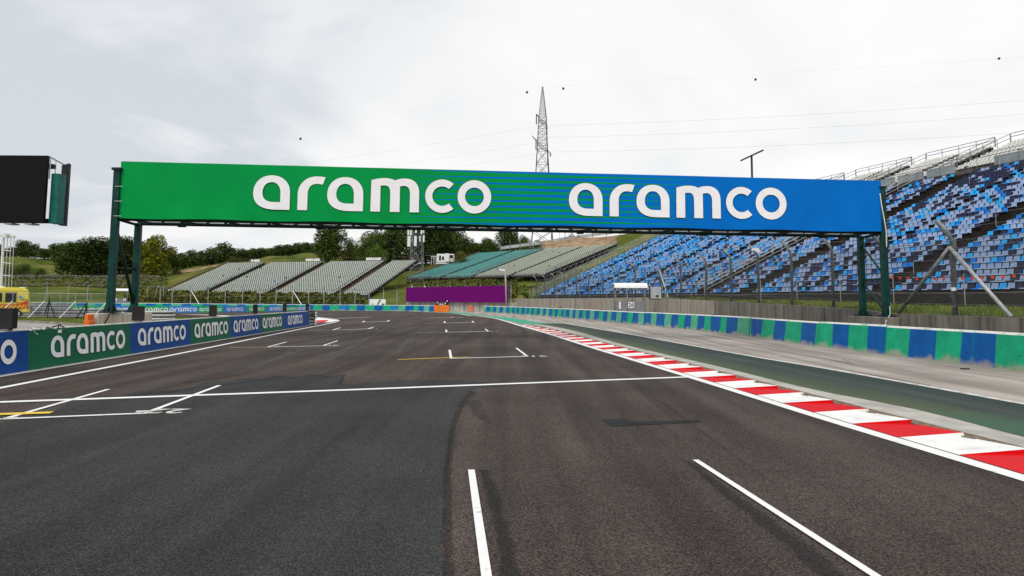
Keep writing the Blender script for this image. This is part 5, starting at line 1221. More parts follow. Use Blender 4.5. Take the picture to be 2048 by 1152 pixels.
for i in range(len(tops) - 1):
    (x0_, y0_, z0_, t0, h0), (x1_, y1_, z1_, t1, h1) = tops[i], tops[i+1]; near = i < 9
    mb = MB()
    for hh in ([.05, .45, .9, 1.35, 1.8, 2.25, 2.7, 3.0] if near else [.05, 1.0, 2.0, 3.0]): mb.tube([(x0_ + t0.x * .08, y0_ + t0.y * .08, z0_ + hh), ((x0_ + x1_) / 2 + t0.x * .08, (y0_ + y1_) / 2 + t0.y * .08, (z0_ + z1_) / 2 + hh - .015), (x1_ + t1.x * .08, y1_ + t1.y * .08, z1_ + hh)], .008 if near else .012, 4)
    for e_ in (.3, .62): mb.tube([(x0_ + t0.x * e_, y0_ + t0.y * e_, z0_ + h0 + .1 + e_), (x1_ + t1.x * e_, y1_ + t1.y * e_, z1_ + h1 + .1 + e_)], .008, 4)
    mb.build('cable', STEEL_D, cf)
netting([(a[0] + a[3].x * .09, a[1] + a[3].y * .09) for a in tops], [a[2] + .02 for a in tops], 3.0, 'netting', NET, cf)
def tieback(i, m_dark=True):
    x, y, z, tr, h = tops[i]; d = (Vector(tops[i+1][:2]) - Vector((x, y))).normalized() if i + 1 < len(tops) else (Vector((x, y)) - Vector(tops[i-1][:2])).normalized()
    for sgn, m_ in ((1, STEEL_D), (-1, STEEL)):
        q = Vector((x, y)) + d * sgn * 3.1 + tr * .3
        mb = MB(); mb.tube([(x + tr.x * .12, y + tr.y * .12, z + 2.75), (q.x, q.y, z + .02)], .075, 8); mb.build('brace', m_, cf, smooth=True)
tieback(2); tieback(10)
# small boxes, orange tape on the near post
x, y, z, tr, h = tops[2]
o = MB().box((x - .10, y - .12, z + 1.05), (.16, .1, .14)).build('junction_box', WHITE); tag(o, 'small white box fixed to the braced fence post at right', 'junction box')
o = wirecurve([(x - .08, y - .2, z + 1.0), (x - .02, y - .22, z + .5), (x - .1, y - .25, z + .05)], .02, BLACK, 'cable'); tag(o, 'black cable hanging below the white box on fence post', 'cable')
mb = MB(); fl = MB(); a = P(1775, 552, 31.5); b = P(2060, 546, 26.5); n_ = 15
for q in range(n_):
    p = a.lerp(b, (q + .5) / n_) - Z3 * .10 * math.sin(math.pi * (q + .5) / n_); s_ = .075
    dd = (b - a).normalized(); fl.add([p - dd * s_, p + dd * s_, p + dd * s_ * .4 - Z3 * .14 + Vector((.02, -.03, 0)), p - dd * s_ * .5 - Z3 * .13], [(0, 1, 2, 3)])
pts = [a.lerp(b, t / 20) - Z3 * .10 * math.sin(math.pi * t / 20) for t in range(21)]; mb.tube(pts, .008, 5)
r = thing('bunting', 'line of small orange flags strung across the lower blue seats at right', 'bunting', tuple(a)); mb.build('cord', STEEL_D, r); fl.build('flags', REDP, r)
# thin straight fence behind it, in front of the seats
tf = thing('thin_fence', 'thin straight post fence at the foot of the blue grandstand', 'fence', tuple(blue_pt(30, -2.0)))
tpx = [1075, 1115, 1140, 1160, 1180, 1214, 1252, 1289, 1330, 1382, 1413, 1464, 1521, 1593, 1680, 1786, 1928, 2120]; prev = None; tl2 = []
for px in tpx:
    k = (px - 1024.0) / F; o_ = Vector((BF.x - 1.9 * BN.x, BF.y - 1.9 * BN.y)); s_ = (k * o_.y - o_.x) / (BD.x - k * BD.y); p = o_ + BD * s_; g = hz(p.x, p.y)
    mb = MB(); mb.tube([(p.x, p.y, g - .2), (p.x, p.y, g + 2.45)], .03, 6); mb.build('post', STEEL, tf); tl2.append((p.x, p.y, g))
mb = MB()
for i in range(len(tl2) - 1):
    for h_ in (.15, 1.25, 2.4): mb.tube([Vector(tl2[i]) + Z3 * h_, Vector(tl2[i+1]) + Z3 * h_], .007, 4)
mb.build('wire', STEEL_D, tf); netting([(a[0], a[1]) for a in tl2], [a[2] + .05 for a in tl2], 1.3, 'netting', NET, tf)
# far catch fence behind the far barrier
ff = thing('catch_fence', 'far wire fence with grey posts behind the barrier below the distant stands', 'fence', tuple(P(600, 606, 128)))
fpx = [320, 344, 381, 416, 450, 485, 520, 552, 585, 617, 648, 680, 710, 738, 767, 794, 822, 848, 875, 900, 930, 961, 998, 1022]; prevp = None; fl_ = []
for j, px in enumerate(fpx):
    Y = 127.0 if px < 800 else lerp(127, 123.5, (px - 800) / 220); p = P(px, 600, Y); g = hz(p.x, Y)
    zt = 4.1 if px < 800 else 5.2
    mb = MB(); mb.tube([(p.x, Y, g - .2), (p.x, Y, zt - .5), (p.x - .1, Y - .4, zt)], .065, 6); mb.build('post', STEEL, ff); fl_.append((p.x, Y, g, zt))
    if px in (381, 585, 848, 822): mb = MB(); mb.tube([(p.x + .1, Y - .1, zt - .8), (p.x + 2.6, Y - 1.6, g)], .07, 6); mb.build('brace', STEEL_L, ff)
mb = MB()
for i in range(len(fl_) - 1):
    for h_ in (.8, 1.9, 3.2): mb.tube([(fl_[i][0], fl_[i][1], h_ + .4), (fl_[i+1][0], fl_[i+1][1], h_ + .4)], .018, 4)
mb.build('wire', STEEL_D, ff)
# left infield: guard rails and a mesh fence
RAILG = mat('guard_rail_steel', (.20, .21, .215), .5, .2, var=.25)
def guard(p0, p1, lab, n, zs=(.35, .72), post=2.0, ph=.98, m_=RAILG, grp='guard rails of the infield'):
    p0 = Vector(p0); p1 = Vector(p1); r = thing('guard_rail', lab, 'guard rail', (p0.x, p0.y, 0), grp); d = (p1 - p0); Ln = d.length; d.normalize(); nn = Vector((d.y, -d.x, 0))
    if nn.y > 0: nn = -nn
    for z in zs:
        mb = MB(); prof = [(0, -.15), (.05, -.12), (.0, -.02), (.0, .02), (.05, .12), (0, .15), (-.02, .15), (-.02, -.15)]
        mb.extr([p0 + nn * a + Z3 * (z + b) for a, b in prof], (0, 0, 0), d * Ln); mb.build('rail', m_, r)
    k = int(Ln / post)
    for i in range(k + 1): q = p0 + d * (Ln * i / k) - nn * .08; mb = MB(); mb.box((q.x, q.y, ph / 2 - .05), (.12, .12, ph), math.atan2(d.y, d.x)); mb.build('post', STEEL_D, r)
guard(G(-120, 634), G(62, 632.5), 'steel guard rail on the left, mostly behind the ambulance', 8)
guard(G(40, 632), G(250, 633.5), 'double steel guard rail on the infield grass behind the fence props', 8, zs=(.2, .5), ph=.62)
guard(G(40, 624.5), G(146, 625), 'farther steel guard rail left of the first far board', 8, zs=(.3, .62, .94))
mf = thing('mesh_fence', 'low wire mesh fence with slanting props on the infield grass', 'fence', tuple(G(130, 636)))
mpts = []
for px in (-40, 23, 87, 118, 149, 180, 213):
    p = G(px, 635.5); mpts.append(p); mb = MB(); mb.tube([p, p + Z3 * 2.15], .022, 6); mb.build('post', STEEL, mf)
for px in (23, 87, 149, 213): p = G(px, 635.5); mb = MB(); mb.tube([p + Z3 * 1.45, p + Vector((-.85, -.7, 0))], .04, 6); mb.build('prop', STEEL_L, mf)
mb = MB(); mb.tube([mpts[0] + Z3 * 2.12, mpts[-1] + Z3 * 2.12], .018, 5); mb.tube([mpts[0] + Z3 * .12, mpts[-1] + Z3 * .12], .018, 5); mb.build('rail', STEEL, mf)
netting([(a.x, a.y) for a in mpts], [.1] * len(mpts), 2.0, 'netting', NETF, mf)
for i, px in enumerate((95, 166)):
    p = G(px, 635.6 - i * -1.5); r = thing('fence_prop', ['green steel prop frame beside the mesh fence, under the second fence post', 'green steel prop frame beside the mesh fence, nearer the orange block'][i], 'steel frame', tuple(p), 'green prop frames')
    for a_, b_ in (((0, 0, 0), (.05, 0, 1.75)), ((.62, .05, 0), (.08, 0, 1.4)), ((-.5, .2, 0), (.0, 0, 1.3))) if i == 0 else (((-.6, 0, 0), (.25, 0, 1.35)), ((.3, 0, 0), (.25, 0, 1.35)), ((-.1, .2, 0), (.25, 0, 1.3)), ((-.9, .1, .08), (.7, .1, .08))):
        mb = MB(); mb.tube([p + Vector(a_), p + Vector(b_)], .045, 6); mb.build('strut', GREENST if a_[0] <= 0 else GREENST2, r)
# thin masts in the grass bank behind
for i, px in enumerate((93, 135, 174, 294, 308, 326)):
    p = P(px, 606, 131); g = hz(p.x, 131); mb = MB(); mb.tube([(p.x, 131, g - .1), (p.x + (.5 if px == 308 else 0), 131, g + 3.0)], .06, 6)
    tag(mb.build('post', STEEL), 'thin grey fence post standing in the grass bank beyond the far boards', 'post', 'posts in the grass bank')
# orange water barrier and round guard rail beside the base
def water_barrier(c, rz, label, n=1, s=1.0):
    r = thing('water_barrier', label, 'barrier', (c[0], c[1], 0)); mb = MB(); w, d, h = .55 * s, .45 * s, 1.0 * s
    prof = [(-.27, 0), (.27, 0), (.27, .14), (.19, .22), (.24, .30), (.24, .36), (.16, .44), (.20, .52), (.20, .58), (.13, .66), (.16, .74), (.16, .80), (.10, .90), (.10, 1.1), (-.10, 1.1), (-.10, .90), (-.16, .80), (-.16, .74), (-.13, .66), (-.20, .58), (-.20, .52), (-.16, .44), (-.24, .36), (-.24, .30), (-.19, .22), (-.27, .14)]
    ca, sa = math.cos(rz), math.sin(rz); pts = [Vector((c[0] + x * .62 * s * ca, c[1] + x * .62 * s * sa, z * s)) for x, z in prof]; e = Vector((-sa, ca, 0)) * d / 2
    mb.extr(pts, -e, e); mb.build('shell', ORG, r); return r
water_barrier((-15.98, 26.0), .1, 'orange plastic water barrier beside the concrete base of the gantry')
r = thing('ring_guard_rail', 'curved stack of pale guard rails behind the gantry base', 'guard rail', tuple(P(312, 640, 36)))
cc = P(306, 640, 37.0); 
for k in range(5):
    mb = MB(); ring = [(cc.x + 1.15 * math.cos(a), 37 + .9 * math.sin(a), .26 + k * .19) for a in [math.pi * (1.0 + j / 12) for j in range(13)]]; mb.tube(ring, .062, 6); mb.build('rail', STEEL_L, r, smooth=True)
mb = MB(); mb.prism([(cc.x + 1.08 * math.cos(a), 37 + .84 * math.sin(a)) for a in [math.pi * (1.0 + j / 12) for j in range(13)]], 0, 1.05); mb.build('core', STEEL_D, r)

# ------------------------------------------------------------------ purple board, wall below, orange board, tyres
pw = thing('panel_wall', 'pale concrete panel wall below the purple board', 'wall', tuple(G(930, 622)))
a, b = P(812, 620, 121.3), P(1044, 620, 118.8); d = (b - a); Ln = d.length; d.normalize(); k = int(Ln / 1.2)
for i in range(k): mb = MB(); c = a + d * (Ln * (i + .5) / k); mb.box((c.x, c.y, .92), (Ln / k - .05, .3, 1.84 if c.x < -1 else 1.2), math.atan2(d.y, d.x)); mb.build('panel', CON_P, pw)
pb = thing('billboard', 'long blank purple board above the far barrier', 'billboard', tuple(P(912, 604, 120)))
PURP = mat('purple_board', (.125, .0002, .12), .9, var=.05, scale=.4)
a0, a1, b0, b1 = P(812, 603.5, 120.2), P(812, 575, 120.2), P(1017, 605, 118.2), P(1017, 571, 118.2); e = Vector((0, .35, 0)); mb = MB()
mb.add([a0, b0, b1, a1, a0 + e, b0 + e, b1 + e, a1 + e], [(0, 1, 2, 3), (7, 6, 5, 4), (3, 2, 6, 7), (0, 4, 5, 1), (0, 3, 7, 4), (1, 5, 6, 2)]); mb.build('face', PURP, pb)
mb = MB()
for i in range(19): t = i / 18; p = a1.lerp(b1, t); mb.tube([p + Vector((0, .2, -.1)), p + Vector((0, .2, .12))], .06, 5)
mb.build('top_studs', STEEL_D, pb)
for i in range(8): t = i / 7; p = a0.lerp(b0, t) + Vector((0, .45, 0)); mb = MB(); mb.tube([Vector((p.x, p.y, hz(p.x, p.y) - .2)), Vector((p.x, p.y, a1.z))], .07, 5); mb.build('post', STEEL_D, pb)
mb = MB(); a = P(1013.5, 607, 117); b = P(1010.5, 541, 117); mb.tube([Vector((a.x, a.y, 0)), b], .14, 8); pole = thing('light_pole', 'slender pale pole at the right end of the purple board', 'pole', (a.x, a.y, 0)); mb.build('pole', mat('pinkish_pole', (.34, .29, .30), .5), pole, smooth=True)
mb = MB(); mb.beam(b, b + Vector((-1.0, -.4, .15)), .12, .3); mb.build('arm', WHITE, pole)
ob = thing('crash_board', 'bright orange padded board closing the gap in far barrier', 'board', tuple(G(883, 623.8))); a, b = G(868, 624.2), G(898.5, 624.4)
mb = MB(); c = (a + b) / 2; mb.box((c.x, c.y, .53), ((b - a).length, .35, 1.05), math.atan2((b - a).y, (b - a).x)); mb.build('panel', ORG, ob, bevel=.03)
gear = thing('fire_cart', 'dark frame cart with white-capped gear behind the orange board', 'cart', tuple(P(884, 620, 116)))
mb = MB(); A_ = P(872, 612, 112); B_ = P(896, 612, 112)
for p in (A_, B_): mb.tube([(p.x, p.y, .05), (p.x, p.y, 1.95)], .04, 5); mb.tube([(p.x, p.y + .8, .05), (p.x, p.y + .8, 1.95)], .04, 5)
mb.tube([(A_.x, A_.y, 1.95), (B_.x, B_.y, 1.95)], .04, 5); mb.tube([(A_.x, A_.y, 1.0), (B_.x, B_.y, 1.0)], .04, 5); mb.build('frame', BLACK, gear)
for i, (dx, h_) in enumerate(((.15, 1.45), (.65, 1.2), (1.0, 1.15), (1.5, 1.3), (1.78, 1.7))):
    mb = MB(); c = Vector((A_.x + dx, A_.y + .35, 0)); mb.tube([c + Z3 * .1, c + Z3 * (h_ - .25), c + Z3 * (h_ - .12)], .15, 8); bt = mb.build('bottle', BLACK, gear)
    mb = MB(); mb.tube([c + Z3 * (h_ - .14), c + Z3 * h_, c + Z3 * (h_ + .1)], .12, 8, r2=.04); mb.build('cap', WHITE, bt)
ts = thing('tyre_stack', 'small red and orange banded crash block left of the striped barrier end', 'crash block', tuple(G(941, 624)))
p = G(941.5, 623.5)
for k in range(5): mb = MB(); mb.prism([(p.x + .38 * math.cos(t), p.y + .38 * math.sin(t)) for t in [j * math.pi / 6 for j in range(12)]], .02 + k * .2, .17 + k * .2); mb.build('band', REDP if k % 2 else ORG, ts)
mb = MB(); mb.box((P(754, 606, 124).x, 124.6, 1.35), (2.9, .12, 1.2)); sg = thing('white_board', 'white board with dark marks standing behind the far barrier', 'board', (P(754, 606, 124).x, 124, 0)); mb.build('panel', WHITE, sg); 
mb = MB(); c = P(754, 606, 124); mb.beam((c.x - .1, 124.5, .8), (c.x + .5, 124.5, 1.9), .05, .18); mb.box((c.x - .9, 124.52, 1.05), (.25, .03, .2)); mb.box((c.x + 1.0, 124.52, 1.05), (.5, .03, .2)); mb.build('marks', BLACK, sg)

# ------------------------------------------------------------------ marshal shelters
def shelter(c, w, label, rz=0.0, h=3.25, sign=None, sidesign=None, d=1.3, scale=1.0, zb=0.0, zt0=.9):
    r = thing('marshal_shelter', label, 'shelter', (c[0], c[1], zb)); ca, sa = math.cos(rz), math.sin(rz); X = Vector((ca, sa, 0)); Yv = Vector((-sa, ca, 0)); o = Vector((c[0], c[1], zb))
    for i, (a_, b_) in enumerate(((-.5, -.5), (.5, -.5), (.5, .5), (-.5, .5), (-.10, -.5), (.12, .5))):
        mb = MB(); p = o + X * a_ * w + Yv * b_ * d; mb.box(p + Z3 * (h - .35) / 2, (.09, .09, h - .35), rz); mb.build('post', FENCE_STEEL, r)
    rf_ = MB(); n_ = 8; o1 = [((d / 2 + .25) * math.cos(math.pi * j / n_), .46 * math.sin(math.pi * j / n_) ** .8) for j in range(n_ + 1)]
    prof = [o + Yv * a + Z3 * (h - .46 + b) for a, b in o1] + [o + Yv * a * .96 + Z3 * (h - .49 + b * .93) for a, b in o1[::-1]]
    rf_.extr(prof, -X * (w / 2 + .12), X * (w / 2 + .22)); rf_.build('roof', WHITE, r, smooth=False)
    for sg_ in (-1, 1):
        ec = MB(); ec.extr([o + Yv * a * .97 + Z3 * (h - .47 + b * .95) for a, b in o1], X * sg_ * (w / 2 + .06), X * sg_ * (w / 2 + .09)); ec.build('roof_end', mat('shelter_glass', (.22, .24, .25), .3, var=.1), r)
    mb = MB(); mb.box(o + Yv * (-d / 2 - .02) + Z3 * .92, (w, .05, 1.72), rz); mb.build('front_panel', mat('shelter_grey', (.19, .20, .22), .6, var=.1), r)
    mb = MB(); mb.box(o + Yv * (d / 2) + Z3 * .9, (w, .05, .7), rz); mb.build('back_panel', mat('shelter_glass', (.22, .24, .25), .3, var=.1), r)
    if sign:
        s_ = MB(); q = o + X * w * .02 - Yv * (d / 2 + .06) + Z3 * 1.46; s_.box(q, (.54, .03, .52), rz); sp = s_.build('number_plate', WHITE, r)
        put_text(sign, q - Yv * .02, X, .36, r, BLACK, -Yv, name='lettering', lift=.006)
    if sidesign:
        s_ = MB(); q = o - X * w * .36 - Yv * (d / 2 + .06) + Z3 * 1.42; s_.box(q, (.15, .03, .62), rz); s_.build('small_sign', WHITE, r)
    return r
c = P(1259, 600, 63); shelter((c.x, 63), 2.65, 'grey marshal shelter with white curved roof and number 26', sign='26', sidesign=1, rz=-.06, h=P(1259, 566, 63).z)
c = P(195, 606, 118); r = shelter((c.x, 124.5), 3.6, 'distant marshal shelter with white roof behind the far boards', h=3.55, rz=.0, zt0=.9)
for dx in (-.9, 1.2): mb = MB(); mb.box((c.x + dx, 124.5 - .75, 1.72), (.6, .04, .42)); 
for nm, dx, w_ in (('52', -.45, .85), ('5', 1.35, .4)):
    mb = MB(); mb.box((c.x + dx, 123.80, 1.55), (w_, .04, .5)); mb.build('number_plate', WHITE, r); put_text(nm, Vector((c.x + dx, 123.77, 1.55)), (1, 0, 0), .38, r, BLACK, (0, -1, 0))
# cabinet on an arm
mb = MB(); q = P(1333, 600, 54); lp = thing('signal_panel', 'grey square signal cabinet hanging from a dark post beyond shelter 26', 'signal panel', (q.x, 54, 0)); mb.tube([(q.x, 54, 0), (q.x, 54, P(1333, 576, 54).z)], .055, 8); mb.build('post', STEEL_D, lp)
a = P(1333, 576, 54); b = P(1303, 574, 54); mb = MB(); mb.beam(a, b, .1, .07); mb.build('arm', BLACK, lp)
c = P(1311, 585.5, 54); mb = MB(); mb.box(c, (.88, .16, .95), -.1); mb.build('casing', mat('cabinet_grey', (.34, .37, .38), .5, var=.15), lp, bevel=.02)
mb = MB(); mb.box(c + Vector((-.46, -.03, 0)), (.07, .2, 1.0), -.1); mb.box(c + Vector((0, -.02, -.5)), (.9, .18, .06), -.1); mb.build('frame', BLACK, lp); mb = MB(); mb.box(c + Vector((.12, -.10, -.26)), (.2, .03, .14), -.1); mb.build('lock', BLACK, lp)
# camera on fence post
c = P(1511, 499, 44.5); mb = MB(); mb.box(c, (.42, .2, .16), .3); mb.box(c + Vector((.12, -.02, -.1)), (.26, .18, .16)); o = mb.build('security_camera', WHITE); tag(o, 'white security camera on the bent fence post below the banner', 'camera')
# ------------------------------------------------------------------ big screen, masts, pylon, vehicles
YS = 30.0
s0 = P(95, 311, YS); s1 = P(90, 445, YS); zt, zb_ = s0.z, s1.z; xr = s0.x
scn = thing('video_screen', 'large black video screen on a green steel frame at the upper left', 'screen', (xr - 5, YS + .6, 0))
mb = MB(); mb.box((xr - 4.0, YS + .08, (zt + zb_) / 2), (8.0, .16, zt - zb_)); mb.build('front_panel', SCREEN, scn, bevel=.01)
dx2 = P(129, 380, YS + 2.0).x
mb = MB(); hb = (zt - .25) - zb_ + .1; a = Vector((P(104, 380, YS + .3).x, YS + 1.6)); b = Vector((dx2, YS + 2.2))
mb.add([(xr + .28, YS + 1.1, zb_ - .02), (dx2, YS + 1.7, zb_ + .08), (dx2 + .0, YS + 1.7, zt - .1), (xr + .28, YS + 1.1, zt - .12), (xr + .1, YS + 1.5, zb_), (dx2 - .12, YS + 2.1, zb_ + .08), (dx2 - .12, YS + 2.1, zt - .1), (xr + .1, YS + 1.5, zt - .12)], [(0, 1, 2, 3), (7, 6, 5, 4), (3, 2, 6, 7), (0, 4, 5, 1), (0, 3, 7, 4), (1, 5, 6, 2)]); bp_ = mb.build('side_panel', mat('screen_side', (.016, .013, .018), .7, var=.3), scn)
for q in range(12):
    for dxx in (.10, .34): mb = MB(); zq = zb_ + .3 + q * .22; mb.box((lerp(xr + .28, dx2, dxx / .5 * .6 + .1), YS + 1.1 + .3 * dxx - .06, zq), (.03, .02, .05)); 
    if q == 0: allm = MB()
    allm.add(mb.v, mb.f)
allm.build('bolts', STEEL, bp_)
mb = MB(); mb.box((xr + .20, YS + .55, (zt - .75 + zb_) / 2), (.36, .5, zt - .75 - zb_)); mb.build('cabinet', mat('teal_cabinet', (.012, .13, .115), .4, var=.2), scn, bevel=.02)
mb = MB(); mb.tube([(xr - .02, YS + .1, zt + .0), (dx2 + .05, YS + 1.75, zt - .05)], .035, 6)
for t in (.12, .5): p = Vector((xr, YS + .1, zt)).lerp(Vector((dx2, YS + 1.75, zt)), t); mb.tube([p, p - Z3 * 1.0], .03, 6)
mb.build('top_rail', STEEL_L, scn)
for x in (xr - 6.2, xr - 2.6): 
    mb = MB(); mb.box((x, YS + .5, zt / 2 if False else (zb_ + .3) / 2), (.3, .3, zb_ + .3)); 
    if x < xr - 5: mb.build('leg', GREENST, scn)
mb = MB()
for k in range(6): mb.box((xr - .7 - k * .9, YS + .3, zb_ - .05), (.35, .5, .06))
mb.build('bottom_brackets', STEEL, scn); mb = MB(); mb.box((xr - 4, YS + .5, zb_ + .12), (8, .2, .2)); mb.box((xr - 4, YS + .5, zt - .4), (8, .2, .2)); mb.build('frame', GREENST2, scn)
# white floodlight mast left edge
Ym = 62; m0 = P(8, 580, Ym); mast = thing('lamp_mast', 'white tubular mast with a crossbar at the left edge behind the ambulance', 'mast', (m0.x, Ym, 0)); zt_ = P(8, 472, Ym).z
for x_, r_ in ((3, .12), (11, .035), (18, .035), (24, .03)): a = P(x_, 580, Ym + (0 if x_ < 5 else 1)); mb = MB(); b = P(x_ + 4, 474, Ym); mb.tube([(a.x, a.y, 0), (b.x, b.y, zt_)], r_, 6); mb.build('pole', STEEL_L, mast)
a = P(-22, 469, Ym); b = P(29, 474, Ym); mb = MB(); mb.beam(a, b, .25, .22); mb.beam(P(8, 471, Ym - .3), P(16, 472, Ym - .3), .5, .35); mb.build('crossbar', STEEL_L, mast)
mb = MB()
for y in (500, 525, 550): mb.tube([P(4, y, Ym), P(22, y + 2, Ym)], .035, 5)
mb.build('rungs', STEEL_L, mast)
# T pole
tp = thing('tee_pole', 'dark green pole with a slanting crossbar above the right part of the banner', 'pole', tuple(P(1504, 400, 120))); a = P(1482, 321, 125); b = P(1526, 300.5, 115.5); c = (a + b) / 2
mb = MB(); mb.tube([Vector((c.x, c.y, hz(c.x, c.y) - 1)), c], .19, 8); mb.build('pole', GREENST2, tp, smooth=True); mb = MB(); mb.tube([a, b], .15, 8); mb.build('crossbar', GREENST2, tp)
# lattice helper
def lattice(mb, c, w0, w1, z0_, z1_, n, r_, rz=0.0):
    for i in range(n):
        za, zb2 = lerp(z0_, z1_, i / n), lerp(z0_, z1_, (i + 1) / n); wa, wb = lerp(w0, w1, i / n) / 2, lerp(w0, w1, (i + 1) / n) / 2
        ca = [(c[0] + wa * math.cos(rz + math.pi / 4 + k * math.pi / 2) * 1.414, c[1] + wa * math.sin(rz + math.pi / 4 + k * math.pi / 2) * 1.414, za) for k in range(4)]
        cb = [(c[0] + wb * math.cos(rz + math.pi / 4 + k * math.pi / 2) * 1.414, c[1] + wb * math.sin(rz + math.pi / 4 + k * math.pi / 2) * 1.414, zb2) for k in range(4)]
        for k in range(4):
            mb.tube([ca[k], cb[k]], r_, 4); mb.tube([ca[k], cb[(k + 1) % 4]], r_ * .6, 4); mb.tube([ca[(k + 1) % 4], cb[k]], r_ * .6, 4); mb.tube([cb[k], cb[(k + 1) % 4]], r_ * .6, 4)
# pylon
Yp = 235; pb_ = P(1084, 500, Yp); ptop = P(1084, 174, Yp); gz = hz(pb_.x, Yp)
PYL = mat('pylon_steel', (.13, .135, .14), .6, .2, var=.2); pyl = thing('power_pylon', 'tall lattice power pylon rising behind the banner', 'pylon', (pb_.x, Yp, gz))
mb = MB(); zk = P(1084, 300, Yp).z; zk2 = P(1084, 232, Yp).z
lattice(mb, (pb_.x, Yp), 8.2, 3.6, gz - 1, zk, 9, .13); lattice(mb, (pb_.x, Yp), 3.6, 2.6, zk, zk2, 6, .10); lattice(mb, (pb_.x, Yp), 2.6, .35, zk2, ptop.z, 9, .075); mb.build('tower', PYL, pyl)
arms = []
for (x0_, y0_, x1_, y1_, dd, zlift) in ((1073, 228, 1094, 250.5, .062, 2.0), (1064, 271, 1101, 306, .11, 3.0)):
    a = P(x0_, y0_, Yp * (1 - dd / 2)); b = P(x1_, y1_, Yp * (1 + dd / 2)); z_ = (a.z + b.z) / 2; a.z = b.z = z_; c = (a + b) / 2; c.z = z_
    mb = MB(); mb.tube([a, b], .10, 4); mb.tube([a, c + Z3 * zlift * .0 + Vector((0, 0, -1.6))], .09, 4); mb.tube([b, c + Vector((0, 0, -1.6))], .09, 4)
    for t in np.linspace(.1, .9, 9): p = a.lerp(b, t); q = Vector((p.x, p.y, z_ - 1.6 * (1 - abs(2 * t - 1)))); mb.tube([p, q], .05, 4); mb.tube([q, a.lerp(b, min(1, t + .1))], .05, 4)
    mb.build('cross_arm', PYL, pyl); arms.append((a, b))
ins = []
for (px, y0_, y1_, base) in ((1073.5, 230, 251, arms[0][0]), (1094.5, 254, 275, arms[0][1]), (1075, 285, 306, arms[1][0].lerp(arms[1][1], .2)), (1100, 300, 308, arms[1][1])):
    mb = MB(); L_ = (y1_ - y0_) * Yp / F; a = Vector(base)
    for q in range(9): mb.tube([a - Z3 * (L_ * q / 9), a - Z3 * (L_ * (q + .6) / 9)], .22, 6)
    mb.tube([a, a - Z3 * L_], .06, 5); mb.build('insulator', mat('insulator_brown', (.06, .045, .04), .3), pyl); ins.append(a - Z3 * L_)
WIRE = mat('wire_grey', (.42, .43, .45), .6)
def wire(a, b, sag, lab, r_=.022):
    a = Vector(a); b = Vector(b); pts = [a.lerp(b, t / 24) - Z3 * (4 * sag * (t / 24) * (1 - t / 24)) for t in range(25)]
    mb = MB(); mb.tube(pts, r_, 4); tag(mb.build('power_line', WIRE), lab, 'cable', 'overhead power lines'); return pts
wr = [(1101, 251, 2048, 194, 'upper right-hand power line running from the pylon to the right picture edge'), (1099, 275, 2048, 222, 'middle right-hand power line running from the pylon to the right'), (1103, 304, 2048, 258, 'lowest right-hand power line running from the pylon to the right')]
for x0_, y0_, x1_, y1_, lb in wr:
    a = P(x0_, y0_, Yp); k = (F * 1.0); b = P(x1_, y1_, Yp); f_ = (a.z - HC) / (b.z - HC); b = P(x1_, y1_, Yp * f_ * 1.04); b = a + (b - a) * 1.25; wire(a, b, 1.6, lb)
wl_ = [(1071, 253, 130, 385, 'upper left-hand power line fading towards the left'), (1069, 286, 130, 412, 'middle left-hand power line fading towards the left'), (1075, 308, 130, 435, 'lowest left-hand power line fading towards the left')]
for x0_, y0_, x1_, y1_, lb in wl_:
    a = P(x0_, y0_, Yp); b = P(x1_, y1_, Yp); f_ = (a.z - HC) / (b.z - HC); b = P(x1_, y1_, Yp * f_ * .8); wire(a, b, 2.0, lb, .016)
RED = mat('red_marker', (.28, .012, .012), .5)
a = P(1084, 174, Yp); b = P(1998, 117, 176); b2 = a + (b - a) * 1.3; wire(a, b2, .2, 'thin top earth wire running right from the pylon peak', .009)
c = P(130, 331, 330); 
wire(a, c, 1.0, 'thin top earth wire running left from the pylon peak', .009)
for i, (x, y, Y) in enumerate(((1054, 184.5, 238), (601, 277.5, 285), (1126.5, 177, 233), (1511, 159, 203), (1998, 117, 176))):
    p = P(x, y, Y); me = bpy.data.meshes.new('ball'); import bmesh; bm = bmesh.new(); bmesh.ops.create_uvsphere(bm, u_segments=14, v_segments=9, radius=2.6 * Y / F); bm.to_mesh(me); bm.free(); me.materials.append(RED); o = bpy.data.objects.new('marker_ball', me); COL.objects.link(o); o.location = p
    mb = MB(); mb.tube([(p.x, p.y, p.z + .3 * Y / 100 * 1.0), (p.x, p.y, p.z + .62)], .03, 4)
    tag(o, ['red marker ball just left of the pylon peak', 'red marker ball high above the left part of the banner', 'red marker ball just right of the pylon peak', 'red marker ball above the dark tee-shaped pole', 'red marker ball in the upper right picture corner'][i], 'marker ball', 'red balls on the earth wire')
# telecom mast
Yt = 172; tb = P(833, 540, Yt); gz = hz(tb.x, Yt); tm = thing('antenna_mast', 'lattice antenna mast with white panel antennas beside the grey-green stands', 'mast', (tb.x, Yt, gz)); zt2 = P(833, 452, Yt).z
mb = MB(); lattice(mb, (tb.x, Yt), 3.0, 2.7, gz - .5, zt2, 7, .05, rz=.3); mb.build('tower', mat('mast_steel', (.27, .28, .29), .5, .2, var=.15), tm)
for x, y0_, y1_, w_ in ((817, 457, 470, .35), (822, 457, 471, .3), (832, 457, 466, .3), (843, 457, 468, .3), (847, 457, 466, .25), (818, 472, 493, .55), (831, 472, 492, .5), (840, 472, 483, .25), (847.5, 471, 484, .3)):
    a = P(x, y0_, Yt - 1.9); b = P(x, y1_, Yt - 1.9); mb = MB(); mb.box((a.x, a.y, (a.z + b.z) / 2), (w_ * 1.3, .22, a.z - b.z)); mb.build('panel_antenna', WHITE, tm)
